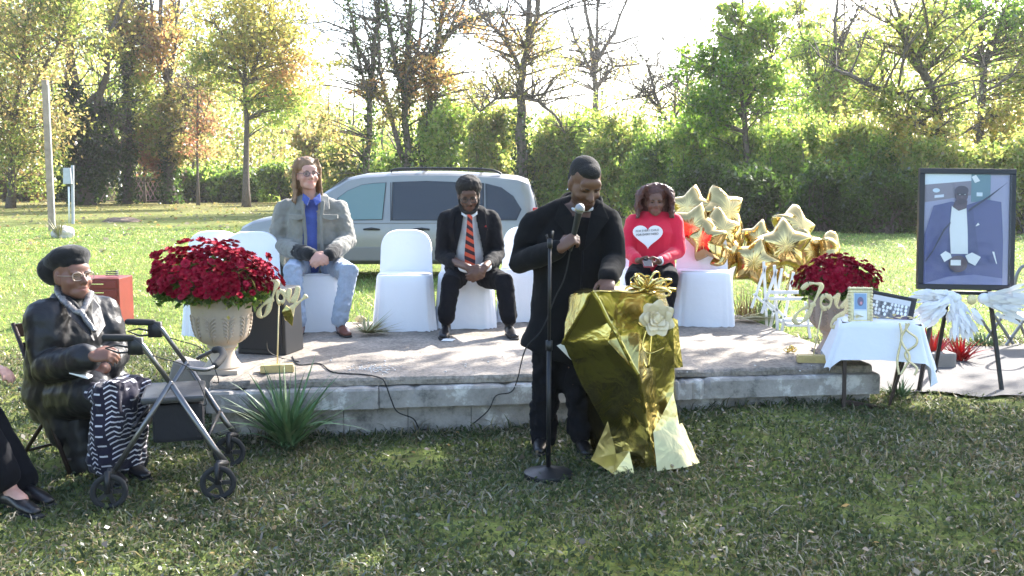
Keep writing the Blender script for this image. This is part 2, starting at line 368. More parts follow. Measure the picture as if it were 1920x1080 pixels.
def rough_box(name, u0, u1, v0, v1, z0, z1, m, parent, nu=60, nv=6, nzz=3, amp=.006, edge=.02, seed=0):
    """slab with chipped, wavering front edges"""
    mb = MB(); bm = bmesh.new(); r = random.Random(seed)
    us = [u0 + (u1 - u0) * i / nu for i in range(nu + 1)]
    chip = [max(0, r.gauss(0, 1) - .7) * edge for _ in us]; wav = [r.gauss(0, amp) for _ in us]
    rows = []
    prof = [(v0, z0), (v0, (z0 + z1) / 2), (v0 - 0, z1 - .02), (v0 + .012, z1 - .004), (v0 + .05, z1)] + [(v0 + (v1 - v0) * k / nv, z1) for k in range(1, nv + 1)] + [(v1, z0)]
    vs = []
    for i, u in enumerate(us):
        for k, (v, z) in enumerate(prof):
            c = chip[i] * (1 if k in (2, 3, 4) else .3 if k == 1 else 0)
            vs.append(slab(u, v + (wav[i] + c if k < 5 else 0), z - (c * .5 if k in (3, 4) else 0) + (r.gauss(0, .002) if k > 4 else 0)))
    K = len(prof)
    fs = [(i * K + k, (i + 1) * K + k, (i + 1) * K + k + 1, i * K + k + 1) for i in range(nu) for k in range(K - 1)]
    fs += [(i * K, i * K + K - 1, (i + 1) * K + K - 1, (i + 1) * K) for i in range(nu)] + [tuple(range(K)), tuple(nu * K + k for k in range(K - 1, -1, -1))]
    mb.add(vs, fs); return mb.build(name, m, parent, smooth=True, angle=35)
rough_box('topping_slab', .0, SLEN, .03, SDEP, ZS - .05, ZS, M['slab'], plat, 90, 6, seed=3, edge=.03, amp=.008)
# ledge: four lengths of edging below the topping, joints open
cuts = [-.02, 1.02, 2.35, 3.1, SLEN + .03]
for i in range(4):
    rough_box('edging_stone', cuts[i] + .002, cuts[i + 1] - .002, -.035 + .012 * (i % 2), .5, ZS - .185, ZS - .053 - .004 * (i % 3), M['flaking'], plat, 30, 3, seed=20 + i, amp=.005, edge=.025)
# foundation of concrete blocks under the ledge, one object each
u = 0; i = 0; bl = None
while u < SLEN - .05:
    L = min(.40, SLEN - u); mb = MB(); pts = [slab(u + .0015, .05, 0), slab(u + L - .0015, .05, 0), slab(u + L - .0015, .4, 0), slab(u + .0015, .4, 0)]
    jit = random.uniform(-.003, .003)
    pts = [p + bdir * (jit) for p in pts]; mb.prism([Vector((p.x, p.y, -.15)) for p in pts], (0, 0, ZS - .187 + .15))
    mb.build('foundation_block', M['flaking'], plat, bevel=.003); u += .40
mb = MB(); mb.prism([slab(.02, .42, -.1), slab(SLEN - .02, .42, -.1), slab(SLEN - .02, SDEP - .02, -.1), slab(.02, SDEP - .02, -.1)], (0, 0, ZS - .052 + .1))
mb.build('fill', M['flaking'], plat)
# broken chips and dust on the slab front
# ================================================================= vegetation
PAL = {
 'green': [(.085, .17, .022), (.12, .21, .03), (.06, .12, .02), (.16, .22, .04)],
 'bright': [(.17, .27, .05), (.22, .30, .07), (.12, .20, .035), (.27, .30, .08), (.30, .33, .11)],
 'yellow': [(.34, .30, .09), (.29, .28, .08), (.22, .25, .06), (.38, .29, .11), (.27, .23, .08)],
 'tan': [(.30, .24, .12), (.33, .27, .12), (.20, .19, .07), (.31, .21, .11), (.23, .24, .08), (.14, .16, .05)],
 'orange': [(.36, .22, .10), (.34, .26, .10), (.34, .18, .09), (.25, .22, .08)],
 'red': [(.28, .12, .09), (.31, .17, .11), (.22, .13, .08), (.2, .17, .08)],
 'mix': [(.17, .23, .06), (.27, .28, .09), (.22, .26, .075), (.12, .17, .04), (.30, .27, .10)],
 'dark': [(.035, .07, .014), (.05, .09, .018), (.028, .05, .012)],
 'ivy': [(.022, .045, .014), (.03, .06, .016), (.05, .08, .02)],
 'hedge': [(.10, .17, .034), (.14, .215, .046), (.07, .12, .025), (.19, .25, .06), (.24, .28, .085)],
 'brown': [(.13, .09, .05), (.18, .12, .06), (.10, .08, .04)],
}
def leaves(name, C, size, cols, m, parent, aspect=.5, tilt=None, rng=RNG):
    """one small two-sided blade per centre, folded along the midrib"""
    n = len(C); ax = rng.normal(size=(n, 3)); ax[:, 2] -= .35; ax /= np.linalg.norm(ax, axis=1, keepdims=True)
    t = rng.normal(size=(n, 3)); sd = np.cross(ax, t); sd /= np.linalg.norm(sd, axis=1, keepdims=True) + 1e-9
    L = np.broadcast_to(np.asarray(size, float), (n,))[:, None] * rng.uniform(.45, 1.6, (n, 1)) / 2; Wd = L * aspect
    V = np.stack([C - ax * L, C + sd * Wd - ax * L * .1, C + ax * L, C - sd * Wd - ax * L * .1], 1).reshape(-1, 3)
    return mesh_np(name, V, np.arange(n * 4).reshape(n, 4), m, parent, np.repeat(cols, 4, 0))
def pick(pal, n, rng, jit=.18):
    P = np.array(PAL[pal]); c = P[rng.integers(0, len(P), n)] * rng.uniform(1 - jit, 1 + jit, (n, 1)); return c
def bez(a, b, bend, n=5):
    a, b = Vector(a), Vector(b); mid = (a + b) / 2 + Vector(bend)
    return [a * (1 - t) ** 2 + mid * 2 * t * (1 - t) + b * t * t for t in [i / (n - 1) for i in range(n)]]
def tree(label, Y, trunks, r0, crowns, leaf=7, ncl=60, nlf=80, ivy=0, twigs=40, seed=1, group='trees of the wood edge', name='tree', spread=.42, cat='tree', rdepth=.8):
    """trunks: polylines of pixels (first one starts at the base); crowns: (x, y, rx, ry, weight, palette)"""
    rng = np.random.default_rng(seed); rr = random.Random(seed); s = FPX / Y; mb = MB(); nodes = []
    base = at(trunks[0][0][0], trunks[0][0][1], Y); base.z = 0
    root = thing(name, label, cat, base, group); ivyc = []
    for ti, tr in enumerate(trunks):
        pts = [at(p[0], p[1], Y + (p[2] if len(p) > 2 else 0)) for p in tr]
        if ti == 0: pts = [Vector((pts[0].x, pts[0].y, -.1))] + [p for p in pts if p.z > .3]
        ra0 = r0 * (1 if ti == 0 else .55 if len(tr[0]) < 4 else tr[0][3]); fine = []
        for a, b in zip(pts[:-1], pts[1:]):
            for k in range(3):
                q = a.lerp(b, k / 3); q += Vector((rr.gauss(0, 1), rr.gauss(0, 1), 0)) * ra0 * .22 * (1 if fine else 0); fine.append(q)
        fine.append(pts[-1]); N = len(fine)
        rad = [ra0 * (1 - .72 * (i / (N - 1)) ** .8) for i in range(N)]
        if ti == 0: rad[0] *= 1.5; rad[1] *= 1.1
        mb.tube(fine, rad, 7)
        for i, p in enumerate(fine): nodes.append((p, rad[i]))
        if ivy and ti < 2:
            for a, b, r_ in zip(fine[:-1], fine[1:], rad):
                if at(0, 0, Y).z * ivy < a.z and ivy < 1: continue
                k = int(210 * (b - a).length * min(1.4, max(.5, r_ * 4)))
                t = rng.random((k, 1)); d = rng.normal(size=(k, 3)); d[:, 2] *= .4; d /= np.linalg.norm(d, axis=1, keepdims=True)
                ivyc.append(np.array(a) * (1 - t) + np.array(b) * t + d * (r_ * 1.1 + rng.gamma(2, .095, (k, 1))))
    npz = np.array([p for p, _ in nodes]); LC = []; CC = []
    wsum = sum(c[4] for c in crowns) or 1
    def branch(cl, rmax):
        d = np.linalg.norm(npz - np.array(cl), axis=1) + np.where(npz[:, 2] > cl[2] - .2, 2.5, 0) + np.where(npz[:, 2] < 1.2, 3, 0)
        k = int(np.argmin(d)); p, r_ = nodes[k]
        L = (Vector(cl) - p).length
        pth = bez(p, cl, (rr.gauss(0, .1) * L, rr.gauss(0, .1) * L, .1 * L), 5)
        r1 = min(r_ * .6, rmax * (.5 + .12 * L)); mb.tube(pth, [r1, r1 * .8, r1 * .6, r1 * .42, r1 * .22], 4, cap=False); return pth
    for (cx, cy, rx, ry, wt, pal) in crowns:
        c = np.array(at(cx, cy, Y)); R = np.array((rx / s, rx / s * rdepth, ry / s)); k = max(2, int(1.45 * ncl * wt / wsum))
        d = rng.normal(size=(k, 3)); d /= np.linalg.norm(d, axis=1, keepdims=True); cl = c + d * R * rng.random((k, 1)) ** .45 * rng.choice([1, 1, 1, 1.3], (k, 1))
        cl = cl[cl[:, 2] > .25]
        for q in cl:
            pth = branch(Vector(q), .045 * r0 / .25 + .012)
            m_ = int(nlf * rng.uniform(.4, 1.6)); sg = spread * R.mean() * .55
            o = rng.normal(size=(m_, 3)) * sg * np.array((1, 1, .7)); LC.append(q + o); bright = rng.uniform(.75, 1.2)
            CC.append(pick(pal, m_, rng) * bright)
            for _ in range(2):
                e = Vector(q) + Vector(rng.normal(size=3) * sg * 1.3); mb.tube([pth[3], pth[3].lerp(e, .5) + Vector((0, 0, .03)), e], [.012, .009, .004], 3, cap=False)
    for _ in range(int(twigs * 1.05)):                                               # bare twigs
        p, r_ = nodes[rr.randrange(len(nodes) // 4, len(nodes))]
        L = rr.uniform(1.0, 3.2) * (1 if Y > 30 else .6); dr = Vector((rr.gauss(0, 1), rr.gauss(0, .7), abs(rr.gauss(.7, .5)))).normalized()
        e = p + dr * L; r1 = max(min(r_ * .5, .05), .022); pth = bez(p, e, (rr.gauss(0, .12) * L, 0, rr.gauss(0, .08) * L), 5); mb.tube(pth, [r1, r1 * .85, r1 * .7, r1 * .55, .010], 4, cap=False)
        for _ in range(5):
            a = pth[rr.randrange(1, 5)]; f = a + (dr + Vector((rr.gauss(0, .6), rr.gauss(0, .6), rr.gauss(.1, .5)))).normalized() * L * rr.uniform(.25, .5)
            mb.tube([a, a.lerp(f, .5) + Vector((0, 0, .02)), f], [r1 * .6, r1 * .45, .008], 3, cap=False)
    mb.build('trunk', M['bark'], root, smooth=True)
    if LC:
        LC = np.concatenate(LC); CC = np.concatenate(CC); k = LC[:, 2] > .1
        leaves('crown', LC[k], leaf / s, CC[k], M['leaf'], root, .55, rng=rng)
    if ivyc:
        ic = np.concatenate(ivyc); leaves('ivy', ic, 5.5 / s, pick('ivy', len(ic), rng), M['leaf'], root, .8, rng=rng)
    return root
def ybase(x): return float(np.interp(x, [0, 500, 1350, 1720, 1920], [377, 379, 416, 431, 438]))
def bush(label, x, top, hw, pal, n=7000, leaf=7, seed=1, group=None, name='shrub', yb=None, dy=0, lobes=13, cat='shrub', stems=16, flat=.75):
    rng = np.random.default_rng(seed); b = on(x, yb or ybase(x)); Y = b.y + dy; s = FPX / Y; b = Vector((at(x, 400, Y).x, Y, 0))
    ht = at(x, top, Y).z; wd = hw / s; root = thing(name, label, cat, b, group); mb = MB()
    LC = []; CC = []; rs = random.Random(seed)
    for k in range(lobes):
        lz = ht * rng.uniform(.2, .85); c = np.array((b.x + rng.uniform(-.75, .75) * wd * (1.15 - .5 * lz / ht), b.y + rng.uniform(-.6, .6) * wd * flat, lz))
        R = np.array((wd * rng.uniform(.35, .6), wd * flat * rng.uniform(.4, .6), min(ht - lz, lz) * rng.uniform(.7, 1.05) + .25))
        m_ = int(n * 1.35) // lobes; ncl = 22; d = rng.normal(size=(ncl, 3)); d /= np.linalg.norm(d, axis=1, keepdims=True); cl = c + d * R * rng.uniform(.55, 1.0, (ncl, 1))
        w_ = rng.integers(0, ncl, m_); LC.append(cl[w_] + rng.normal(size=(m_, 3)) * R.mean() * .21)
        br = rng.uniform(.7, 1.25, ncl); CC.append(pick(pal, m_, rng) * br[w_][:, None])
        for q in cl[:4]:
            a = Vector((b.x + rs.uniform(-.3, .3) * wd, b.y + rs.uniform(-.3, .3) * wd, 0)); mb.tube(bez(a, q, (rs.gauss(0, .15), 0, .1), 5), [.035, .03, .022, .014, .006], 4, cap=False)
    for _ in range(stems):
        a = Vector((b.x + rs.uniform(-.6, .6) * wd, b.y + rs.uniform(-.3, .3) * wd, 0)); e = a + Vector((rs.gauss(0, .5) * wd * .6, rs.gauss(0, .3), ht * rs.uniform(.75, 1.25)))
        kk = 70; tt = rng.uniform(.45, 1.0, (kk, 1)); LC.append(np.array(a) * (1 - tt) + np.array(e) * tt + rng.normal(size=(kk, 3)) * .16 * (1.25 - tt)); CC.append(pick(pal, kk, rng) * 1.1)
        mb.tube(bez(a, e, (rs.gauss(0, .2), 0, 0), 6), [.03, .026, .02, .014, .009, .004], 4, cap=False)
    LC = np.concatenate(LC); CC = np.concatenate(CC); k = LC[:, 2] > .06
    mb.build('trunk', M['bark'], root, smooth=True)
    leaves('crown', LC[k], leaf / s, CC[k], M['leaf'], root, .55, rng=rng); return root

# ---- trees, left to right
tree('broad tan and yellow tree at the wood edge behind the tall post', 58, [[(20, 390), (25, 250), (40, 120), (60, -60)], [(30, 220), (110, 80), (150, -30)], [(30, 230), (-60, 60)]], .22,
     [(20, 60, 130, 110, 3, 'tan'), (40, 210, 110, 90, 3, 'tan'), (-40, 130, 120, 120, 2, 'mix'), (110, 20, 90, 70, 2, 'mix'), (30, 300, 80, 60, 1.2, 'mix')], 7, 150, 85, seed=11)
tree('thick leaning twin tree wrapped in dark ivy beside the tall post', 66, [[(160, 380), (150, 280), (128, 150), (118, 60), (90, -60)], [(150, 240), (135, 120), (125, -60)], [(160, 250, 0, .5), (200, 150), (205, 60), (260, -60)], [(160, 200, 0, .4), (185, 170), (210, 240), (228, 310)]], .52,
     [(150, 230, 55, 60, 2, 'ivy'), (170, 300, 65, 55, 3, 'ivy'), (90, 20, 60, 50, 1, 'mix'), (190, 60, 60, 60, 1, 'yellow')], 7, 105, 100, ivy=.55, seed=12)
tree('slim ivy clad tree left of the lattice panel', 68, [[(240, 380), (241, 250), (238, 120), (215, 30), (195, -50)], [(238, 150), (262, 40), (290, -60)]], .26,
     [(245, 150, 40, 50, 1, 'mix'), (225, 40, 55, 50, 1.4, 'tan'), (300, 60, 45, 50, 1, 'orange'), (200, 215, 35, 50, 1, 'bright')], 7, 75, 80, ivy=2, seed=13)
tree('tall multi stemmed grey tree behind the lattice panel', 68, [[(322, 380), (318, 260), (313, 160), (305, 70), (300, -60)], [(314, 180), (328, 80), (345, -60)], [(312, 150), (285, 60), (280, -60)], [(320, 250), (345, 180), (380, 150)]], .34,
     [(290, 90, 60, 60, 1, 'orange'), (340, 200, 60, 70, 1.4, 'tan'), (290, 230, 50, 60, 1.2, 'mix'), (360, 280, 60, 40, 1, 'tan')], 7, 105, 65, ivy=.3, twigs=80, seed=14)
tree('upright maple with yellow leaves on a straight dark trunk', 60, [[(462, 385), (461, 260), (459, 160), (456, 60), (458, -60)], [(460, 155), (425, 90), (395, 20)], [(460, 160), (490, 90), (515, 10)], [(459, 100), (500, 60), (545, 40)]], .21,
     [(430, 40, 80, 70, 2.4, 'yellow'), (500, 40, 80, 70, 2.4, 'yellow'), (470, 120, 90, 60, 2, 'yellow'), (540, 130, 50, 60, 1, 'orange'), (400, 120, 50, 50, 1, 'mix'), (520, 190, 60, 40, 1.2, 'bright')], 7, 150, 75, seed=15, twigs=30)
tree('thin bare sapling between the maple and the lattice panel', 64, [[(372, 385), (370, 250), (371, 120), (365, 20)], [(370, 260), (392, 190), (400, 130)]], .09, [(372, 230, 40, 70, 1, 'red'), (380, 140, 40, 50, .6, 'tan')], 6, 26, 45, seed=16, twigs=50)
tree('reddish small tree beside the white fence post', 70, [[(272, 385), (270, 320), (278, 260)], [(270, 310), (255, 270)]], .1, [(275, 275, 45, 35, 1, 'red'), (300, 300, 35, 30, 1, 'red'), (285, 240, 40, 40, .8, 'tan')], 7, 45, 70, seed=17, twigs=20)
tree('ivy covered trunk rising behind the van windscreen', 52, [[(690, 385), (688, 300), (694, 180), (698, 90), (716, -60)], [(694, 190, 0, .35), (672, 110), (662, 40), (640, -50)], [(692, 130, 0, .35), (660, 60), (610, 40), (575, 45)]], .26,
     [(690, 160, 30, 40, .5, 'orange'), (640, 260, 60, 60, 1, 'tan'), (610, 130, 50, 50, .4, 'yellow')], 7, 26, 50, ivy=2, twigs=70, seed=18)
tree('forked ivy covered tree with three tall stems above the van roof', 52, [[(765, 385), (764, 280), (756, 160), (735, 100), (718, -50)], [(762, 200, 0, .7), (765, 100), (770, 0), (772, -60)], [(760, 180, 0, .5), (785, 80), (800, -40)], [(755, 300, 0, .5), (728, 200), (712, 130), (708, 40), (705, -40)]], .30,
     [(760, 130, 30, 50, .6, 'orange'), (730, 210, 40, 40, .6, 'tan'), (790, 180, 30, 50, .5, 'orange')], 7, 30, 45, ivy=2, twigs=90, seed=19)
tree('single leaning ivy covered trunk above the roof rails of the van', 52, [[(795, 385), (800, 260), (808, 150), (825, 40), (838, -60)], [(822, 80, 0, .35), (870, 40), (940, 20)], [(820, 100, 0, .3), (850, 40), (880, -20)]], .28,
     [(810, 130, 45, 50, 1, 'orange'), (860, 30, 50, 40, .5, 'orange'), (870, 170, 60, 60, 1, 'tan')], 7, 42, 48, ivy=2, twigs=70, seed=20)
tree('stout ivy covered tree with bare crown rising behind the speaker', 45, [[(978, 400), (978, 290), (975, 170), (985, 90), (992, -60)], [(985, 90, 0, .6), (1005, 30), (1020, -60)], [(975, 130, 0, .35), (945, 70), (915, 40), (880, 10)], [(976, 180, 0, .3), (930, 185), (900, 210)], [(978, 180, 0, .35), (1010, 190), (1040, 215), (1060, 250)]], .33,
     [(960, 70, 70, 50, .7, 'orange'), (1020, 90, 60, 50, .8, 'tan'), (940, 160, 60, 50, .7, 'tan')], 6, 50, 40, ivy=.45, twigs=120, seed=21)
tree('pale bare tree with fanned branches far behind the hedge', 75, [[(1113, 390), (1115, 250), (1116, 130), (1105, 60), (1085, -60)], [(1116, 130, 0, .6), (1120, 60), (1122, -60)], [(1116, 120, 0, .55), (1150, 60), (1190, -30)], [(1115, 170, 0, .5), (1150, 125), (1200, 120)], [(1114, 140, 0, .5), (1080, 80), (1060, 20)]], .33,
     [(1060, 120, 70, 60, 1, 'tan'), (1160, 140, 60, 50, .5, 'tan')], 6, 24, 30, twigs=120, seed=22)
tree('small bare crooked tree poking out of the hedge', 44, [[(1275, 400), (1262, 250), (1240, 210), (1225, 160), (1212, 115)], [(1255, 235, 0, .6), (1285, 190), (1300, 150)], [(1238, 205, 0, .5), (1215, 180), (1190, 185)]], .13, [(1230, 190, 50, 40, 1, 'tan')], 5, 10, 18, twigs=70, seed=23)
tree('tall bright green tree standing above the hedge', 37, [[(1400, 420), (1398, 300), (1395, 180), (1390, 80), (1392, -10)], [(1398, 230, 0, .5), (1350, 150), (1310, 120)], [(1396, 200, 0, .5), (1440, 120), (1460, 60)], [(1398, 250, 0, .5), (1340, 220), (1290, 200)]], .15,
     [(1395, 60, 55, 55, 2.2, 'bright'), (1430, 50, 45, 45, 1.2, 'bright'), (1390, 140, 85, 60, 2.6, 'green'), (1320, 110, 50, 25, .9, 'green'), (1430, 160, 60, 70, 1.6, 'bright'), (1350, 210, 75, 55, 2, 'green'), (1375, 5, 22, 30, .5, 'bright')], 8, 110, 85, seed=24, spread=.38)
tree('bare forked tree with yellowing leaves behind the balloons', 46, [[(1545, 410), (1548, 250), (1558, 150), (1565, 90), (1572, -60)], [(1560, 120, 0, .6), (1590, 60), (1610, 10)], [(1552, 200, 0, .5), (1520, 130), (1500, 60)]], .17,
     [(1510, 110, 50, 60, 1.6, 'bright'), (1600, 110, 50, 60, 1.4, 'mix'), (1540, 190, 70, 60, 2, 'bright'), (1590, 200, 60, 60, 1.6, 'tan'), (1505, 20, 40, 40, .5, 'mix')], 7, 80, 75, twigs=60, seed=25)
tree('dark crooked tree arching a long bare limb to the left of the portrait', 33, [[(1792, 420), (1775, 290), (1758, 215), (1745, 160), (1720, 110)], [(1755, 215, 0, .75), (1700, 180), (1640, 165), (1590, 140), (1565, 130)], [(1745, 160, 0, .7), (1700, 90), (1690, 40), (1670, -20)], [(1722, 112, 0, .6), (1745, 60), (1770, 20)], [(1768, 265, 0, .5), (1735, 235), (1720, 215), (1690, 225)]], .21,
     [(1700, 60, 70, 50, 1.4, 'mix'), (1780, 80, 60, 60, 1.4, 'mix'), (1660, 180, 70, 60, 2, 'mix'), (1720, 260, 70, 50, 1.8, 'yellow'), (1780, 190, 60, 50, 1.2, 'mix')], 8, 90, 60, twigs=45, seed=26)
tree('straight trunked tree behind the portrait with pale leaves', 40, [[(1838, 420), (1838, 230), (1842, 120), (1832, 30), (1825, -80)], [(1840, 130, 0, .6), (1870, 60), (1905, -40)], [(1840, 110, 0, .5), (1800, 95), (1760, 130)]], .22,
     [(1860, 40, 80, 60, 2.2, 'green'), (1900, 140, 70, 80, 2.2, 'mix'), (1790, 20, 60, 50, 1.2, 'green'), (1860, 230, 80, 60, 2.2, 'yellow'), (1960, 60, 80, 100, 1.5, 'mix'), (1910, 290, 70, 50, 1.5, 'mix')], 8, 115, 65, twigs=30, seed=27)
# ---- the wood edge goes on outside the view
for i, (x, yy, lab, pal) in enumerate([(-170, 62, 'tan tree where the wood edge runs on past the wooden post', 'tan'), (-380, 70, 'second tan tree past the wooden post', 'mix'), (-620, 76, 'far yellow tree past the wooden post', 'yellow'), (2090, 38, 'leafy tree just beyond the portrait', 'mix'), (2330, 42, 'leafy tree well beyond the portrait', 'green')]):
    tree(lab, yy, [[(x, 385), (x + 4, 250), (x - 6, 120), (x + 8, -40)], [(x, 220), (x + 60, 100), (x + 90, 10)], [(x, 230), (x - 60, 120), (x - 90, 30)]], .28,
         [(x, 30, 110, 80, 2, pal), (x - 70, 140, 90, 80, 2, 'mix'), (x + 70, 140, 90, 80, 2, pal), (x, 260, 100, 60, 1.5, 'hedge'), (x - 40, 340, 100, 45, 1.2, 'hedge')], 9, 90, 70, seed=400 + i)
# ---- shrubs of the hedge
HG = 'shrubs of the hedge behind the lawn'; k = 100
for (x, top, hw, pal, n, lab, yb) in [
    (300, 338, 55, 'dark', 4500, 'low dark shrub growing over the lattice panel', None), (390, 325, 60, 'hedge', 5500, 'low green shrub between the lattice panel and the maple', None),
    (470, 322, 60, 'hedge', 5500, 'low green shrub under the maple trunk', None), (150, 318, 60, 'dark', 5500, 'dark shrub at the foot of the ivy clad twin tree', None), (30, 325, 70, 'brown', 4000, 'brown shrub beside the tall post', None),
    (545, 315, 60, 'hedge', 5500, 'low green shrub beside the long haired man', None), (600, 240, 55, 'tan', 4200, 'tall thinning tan shrub beside the long haired man', None),
    (650, 270, 55, 'mix', 5000, 'thinning yellow green shrub behind the van', 392), (735, 290, 60, 'hedge', 5500, 'green shrub at the feet of the ivy covered trunks', 392),
    (855, 200, 75, 'bright', 10500, 'tall bright green shrub beside the leaning ivy trunk', 396), (920, 205, 60, 'mix', 8500, 'tall bright green shrub left of the stout ivy tree', 402),
    (1015, 245, 60, 'mix', 8500, 'tall bright green shrub right of the stout ivy tree', 404), (1085, 215, 70, 'bright', 9500, 'tall bright green shrub above the head of the speaker', 404),
    (1160, 238, 65, 'mix', 9500, 'tall bright green shrub behind the woman in red', 408), (1235, 250, 70, 'hedge', 9500, 'dense dark green shrub behind the woman in red', 412),
    (1310, 200, 70, 'bright', 9500, 'dense green shrub left of the tall bright green tree', None), (1400, 245, 80, 'hedge', 11000, 'dense green shrub under the tall bright green tree', None),
    (1490, 225, 80, 'bright', 10500, 'dense bright green shrub behind the gold balloons', None), (1580, 240, 75, 'mix', 10500, 'dense green shrub beyond the tan urn', None),
    (1665, 265, 75, 'hedge', 10500, 'dense green shrub touching the left of the portrait', None), (1760, 275, 80, 'mix', 9000, 'yellow green shrub at the foot of the crooked tree', None),
    (1850, 285, 80, 'mix', 9000, 'yellow green shrub at the foot of the straight trunked tree', None), (1935, 260, 80, 'mix', 8000, 'yellow green shrub beyond the metal chair', None),
    (1320, 320, 75, 'dark', 6000, 'low dark shrub above the balloons of the right chair', 426), (1430, 325, 75, 'dark', 6000, 'low dark shrub below the tall bright green tree', 430),
    (1540, 320, 75, 'dark', 6000, 'low dark shrub beyond the balloons by the tan urn', 434), (1650, 330, 75, 'dark', 6000, 'low dark shrub beside the portrait', 437)]:
    k += 1; bush(lab, x, top, hw, pal, n, 7.5, k, HG, yb=yb)
# ---- the wood beyond, one pale mass of foliage and stems too far to tell apart
rng = np.random.default_rng(5); C = []; cc = []; mb = MB()
for i in range(860):
    Yd = rng.uniform(88, 125); x = rng.uniform(-150, 2100) if i < 560 else rng.choice([rng.uniform(-1100, -100), rng.uniform(2050, 2900)]); s = FPX / Yd
    lim = np.interp(x, [-150, 350, 560, 650, 950, 1250, 1330, 1500, 2100], [-40, 20, 150, 225, 235, 215, 120, 60, -40])
    y = lim + rng.random() ** .8 * (375 - lim); c = np.array(at(x, y, Yd)); m_ = 330
    C.append(c + rng.normal(size=(m_, 3)) * np.array((1.6, 1.6, 1.5))); cc.append(pick(rng.choice(['mix', 'bright', 'yellow', 'tan', 'green']), m_, rng) * rng.uniform(.8, 1.2))
for i in range(110):
    Yd = rng.uniform(85, 120); x = rng.uniform(-100, 2050); b = at(x, 340, Yd); b.z = 0; top = at(x + rng.normal(0, 12), np.interp(x, [0, 500, 700, 1200, 1400, 2000], [-30, 60, 120, 150, 60, -30]) + rng.uniform(0, 120), Yd)
    mb.tube(bez(b, top, (rng.normal(0, .4), 0, 0), 5), [.16, .13, .1, .07, .02], 5, cap=False)
C = np.concatenate(C); cc = np.concatenate(cc); q = C[:, 2] > .2
wood = leaves('distant_wood', C[q], .36, cc[q], M['leaf'], None, .6, rng=rng); tag(wood, 'pale autumn wood in the far distance behind the trees', 'woodland', kind='stuff')
wt = mb.build('wood_stems', M['bark'], wood, smooth=True); wt['kind'] = 'stuff'
# ---- trees outside the frame: the one on the right shades the speaker and the near lawn, others are added behind the camera as a dark mass for foil reflections
def shade_tree(label, base, ht, crowns, seed, leaf=.16, ncl=16, nlf=150, pal='mix', sg=.34):
    rng = np.random.default_rng(seed); rr = random.Random(seed); root = thing('tree', label, 'tree', (*base, 0), 'trees around the lawn outside the view'); mb = MB()
    top = Vector((base[0] + .4, base[1], ht)); tr = bez((*base, -.1), top, (.2, .2, 0), 9); mb.tube(tr, [.34 * (1 - .08 * i) for i in range(9)], 9); LC = []; CC = []
    for (c, R) in crowns:
        c = np.array(c); d = rng.normal(size=(ncl, 3)); d /= np.linalg.norm(d, axis=1, keepdims=True); cl = c + d * np.array(R) * rng.random((ncl, 1)) ** .4
        n0 = min(tr, key=lambda p: (p - Vector(c)).length + (3 if p.z > c[2] else 0) + (3 if p.z < 2.5 else 0)); hub = Vector(c); mb.tube(bez(n0, hub, (0, 0, .5), 6), [.12, .1, .09, .07, .06, .04], 6, cap=False)
        for q in cl:
            mb.tube(bez(hub.lerp(n0, rr.uniform(0, .4)), q, (rr.gauss(0, .1), rr.gauss(0, .1), .1), 4), [.035, .028, .02, .008], 4, cap=False)
            LC.append(q + rng.normal(size=(nlf, 3)) * sg); CC.append(pick(pal, nlf, rng))
    mb.build('trunk', M['bark'], root, smooth=True); leaves('crown', np.concatenate(LC), leaf, np.concatenate(CC), M['leaf'], root, .6, rng=rng); return root
_k = Vector((0.90, 1.20, 1.00))
def over(x, y, z): return tuple(Vector((x, y, 0)) + _k * z)       # crown spot whose shade falls on (x, y)
shade_tree('spreading leafy tree beside the path right of the portrait', (10.2, 11.4), 8.2,
    [(over(1.2, 4.9, 6.0), (1.3, 1.0, .8)), (over(2.6, 5.3, 6.6), (1.4, 1.0, .8)), (over(3.4, 4.6, 7.2), (1.4, 1.2, .9)), (over(2.2, 3.9, 7.0), (1.5, 1.2, .9)), (over(.6, 3.7, 6.4), (1.2, .9, .7)),
     (over(.3, 5.25, 5.6), (1.0, .7, .6)), (over(-.4, 2.9, 6.8), (1.0, .6, .6)), (over(3.6, 6.2, 7.6), (1.1, .8, .8)), (over(-1.0, 5.5, 6.2), (.8, .55, .5))], 301, ncl=9, nlf=120)
for i, (bx, by) in enumerate([(-16, -34), (-3, -38), (11, -33)]):
    shade_tree(['broad tree on the lawn behind the photographer', 'rounded tree on the lawn behind the photographer', 'leafy tree facing the platform', 'green tree facing the portrait', 'green tree beside the path', 'green tree beside the seated woman'][i], (bx, by), 8,
               [((bx + dx, by + dy, z), (2.6, 2.4, 2.0)) for dx, dy, z in ((0, 0, 8.2), (-2.4, .4, 5.6), (2.4, -.4, 5.8), (0, 1.0, 3.6))], 310 + i, leaf=.34, ncl=12, nlf=70, pal='green', sg=.7)

# ---- thin bright air over the whole place: far trees fade against the sun
mb = MB(); mb.box((0, 300, 12.2), (1240, 1240, 27)); hz_ = mb.build('haze', []); tag(hz_, 'thin bright haze in the air over the lawn', 'haze', kind='stuff')
hm = bpy.data.materials.new('haze'); hm.use_nodes = True; hm.node_tree.nodes.clear(); pv = hm.node_tree.nodes.new('ShaderNodeVolumePrincipled'); pv.inputs['Color'].default_value = (.96, .96, .98, 1); pv.inputs['Density'].default_value = .00038; pv.inputs['Anisotropy'].default_value = .45
ho = hm.node_tree.nodes.new('ShaderNodeOutputMaterial'); lk(hm.node_tree, pv.outputs[0], ho.inputs['Volume']); hz_.data.materials.append(hm)
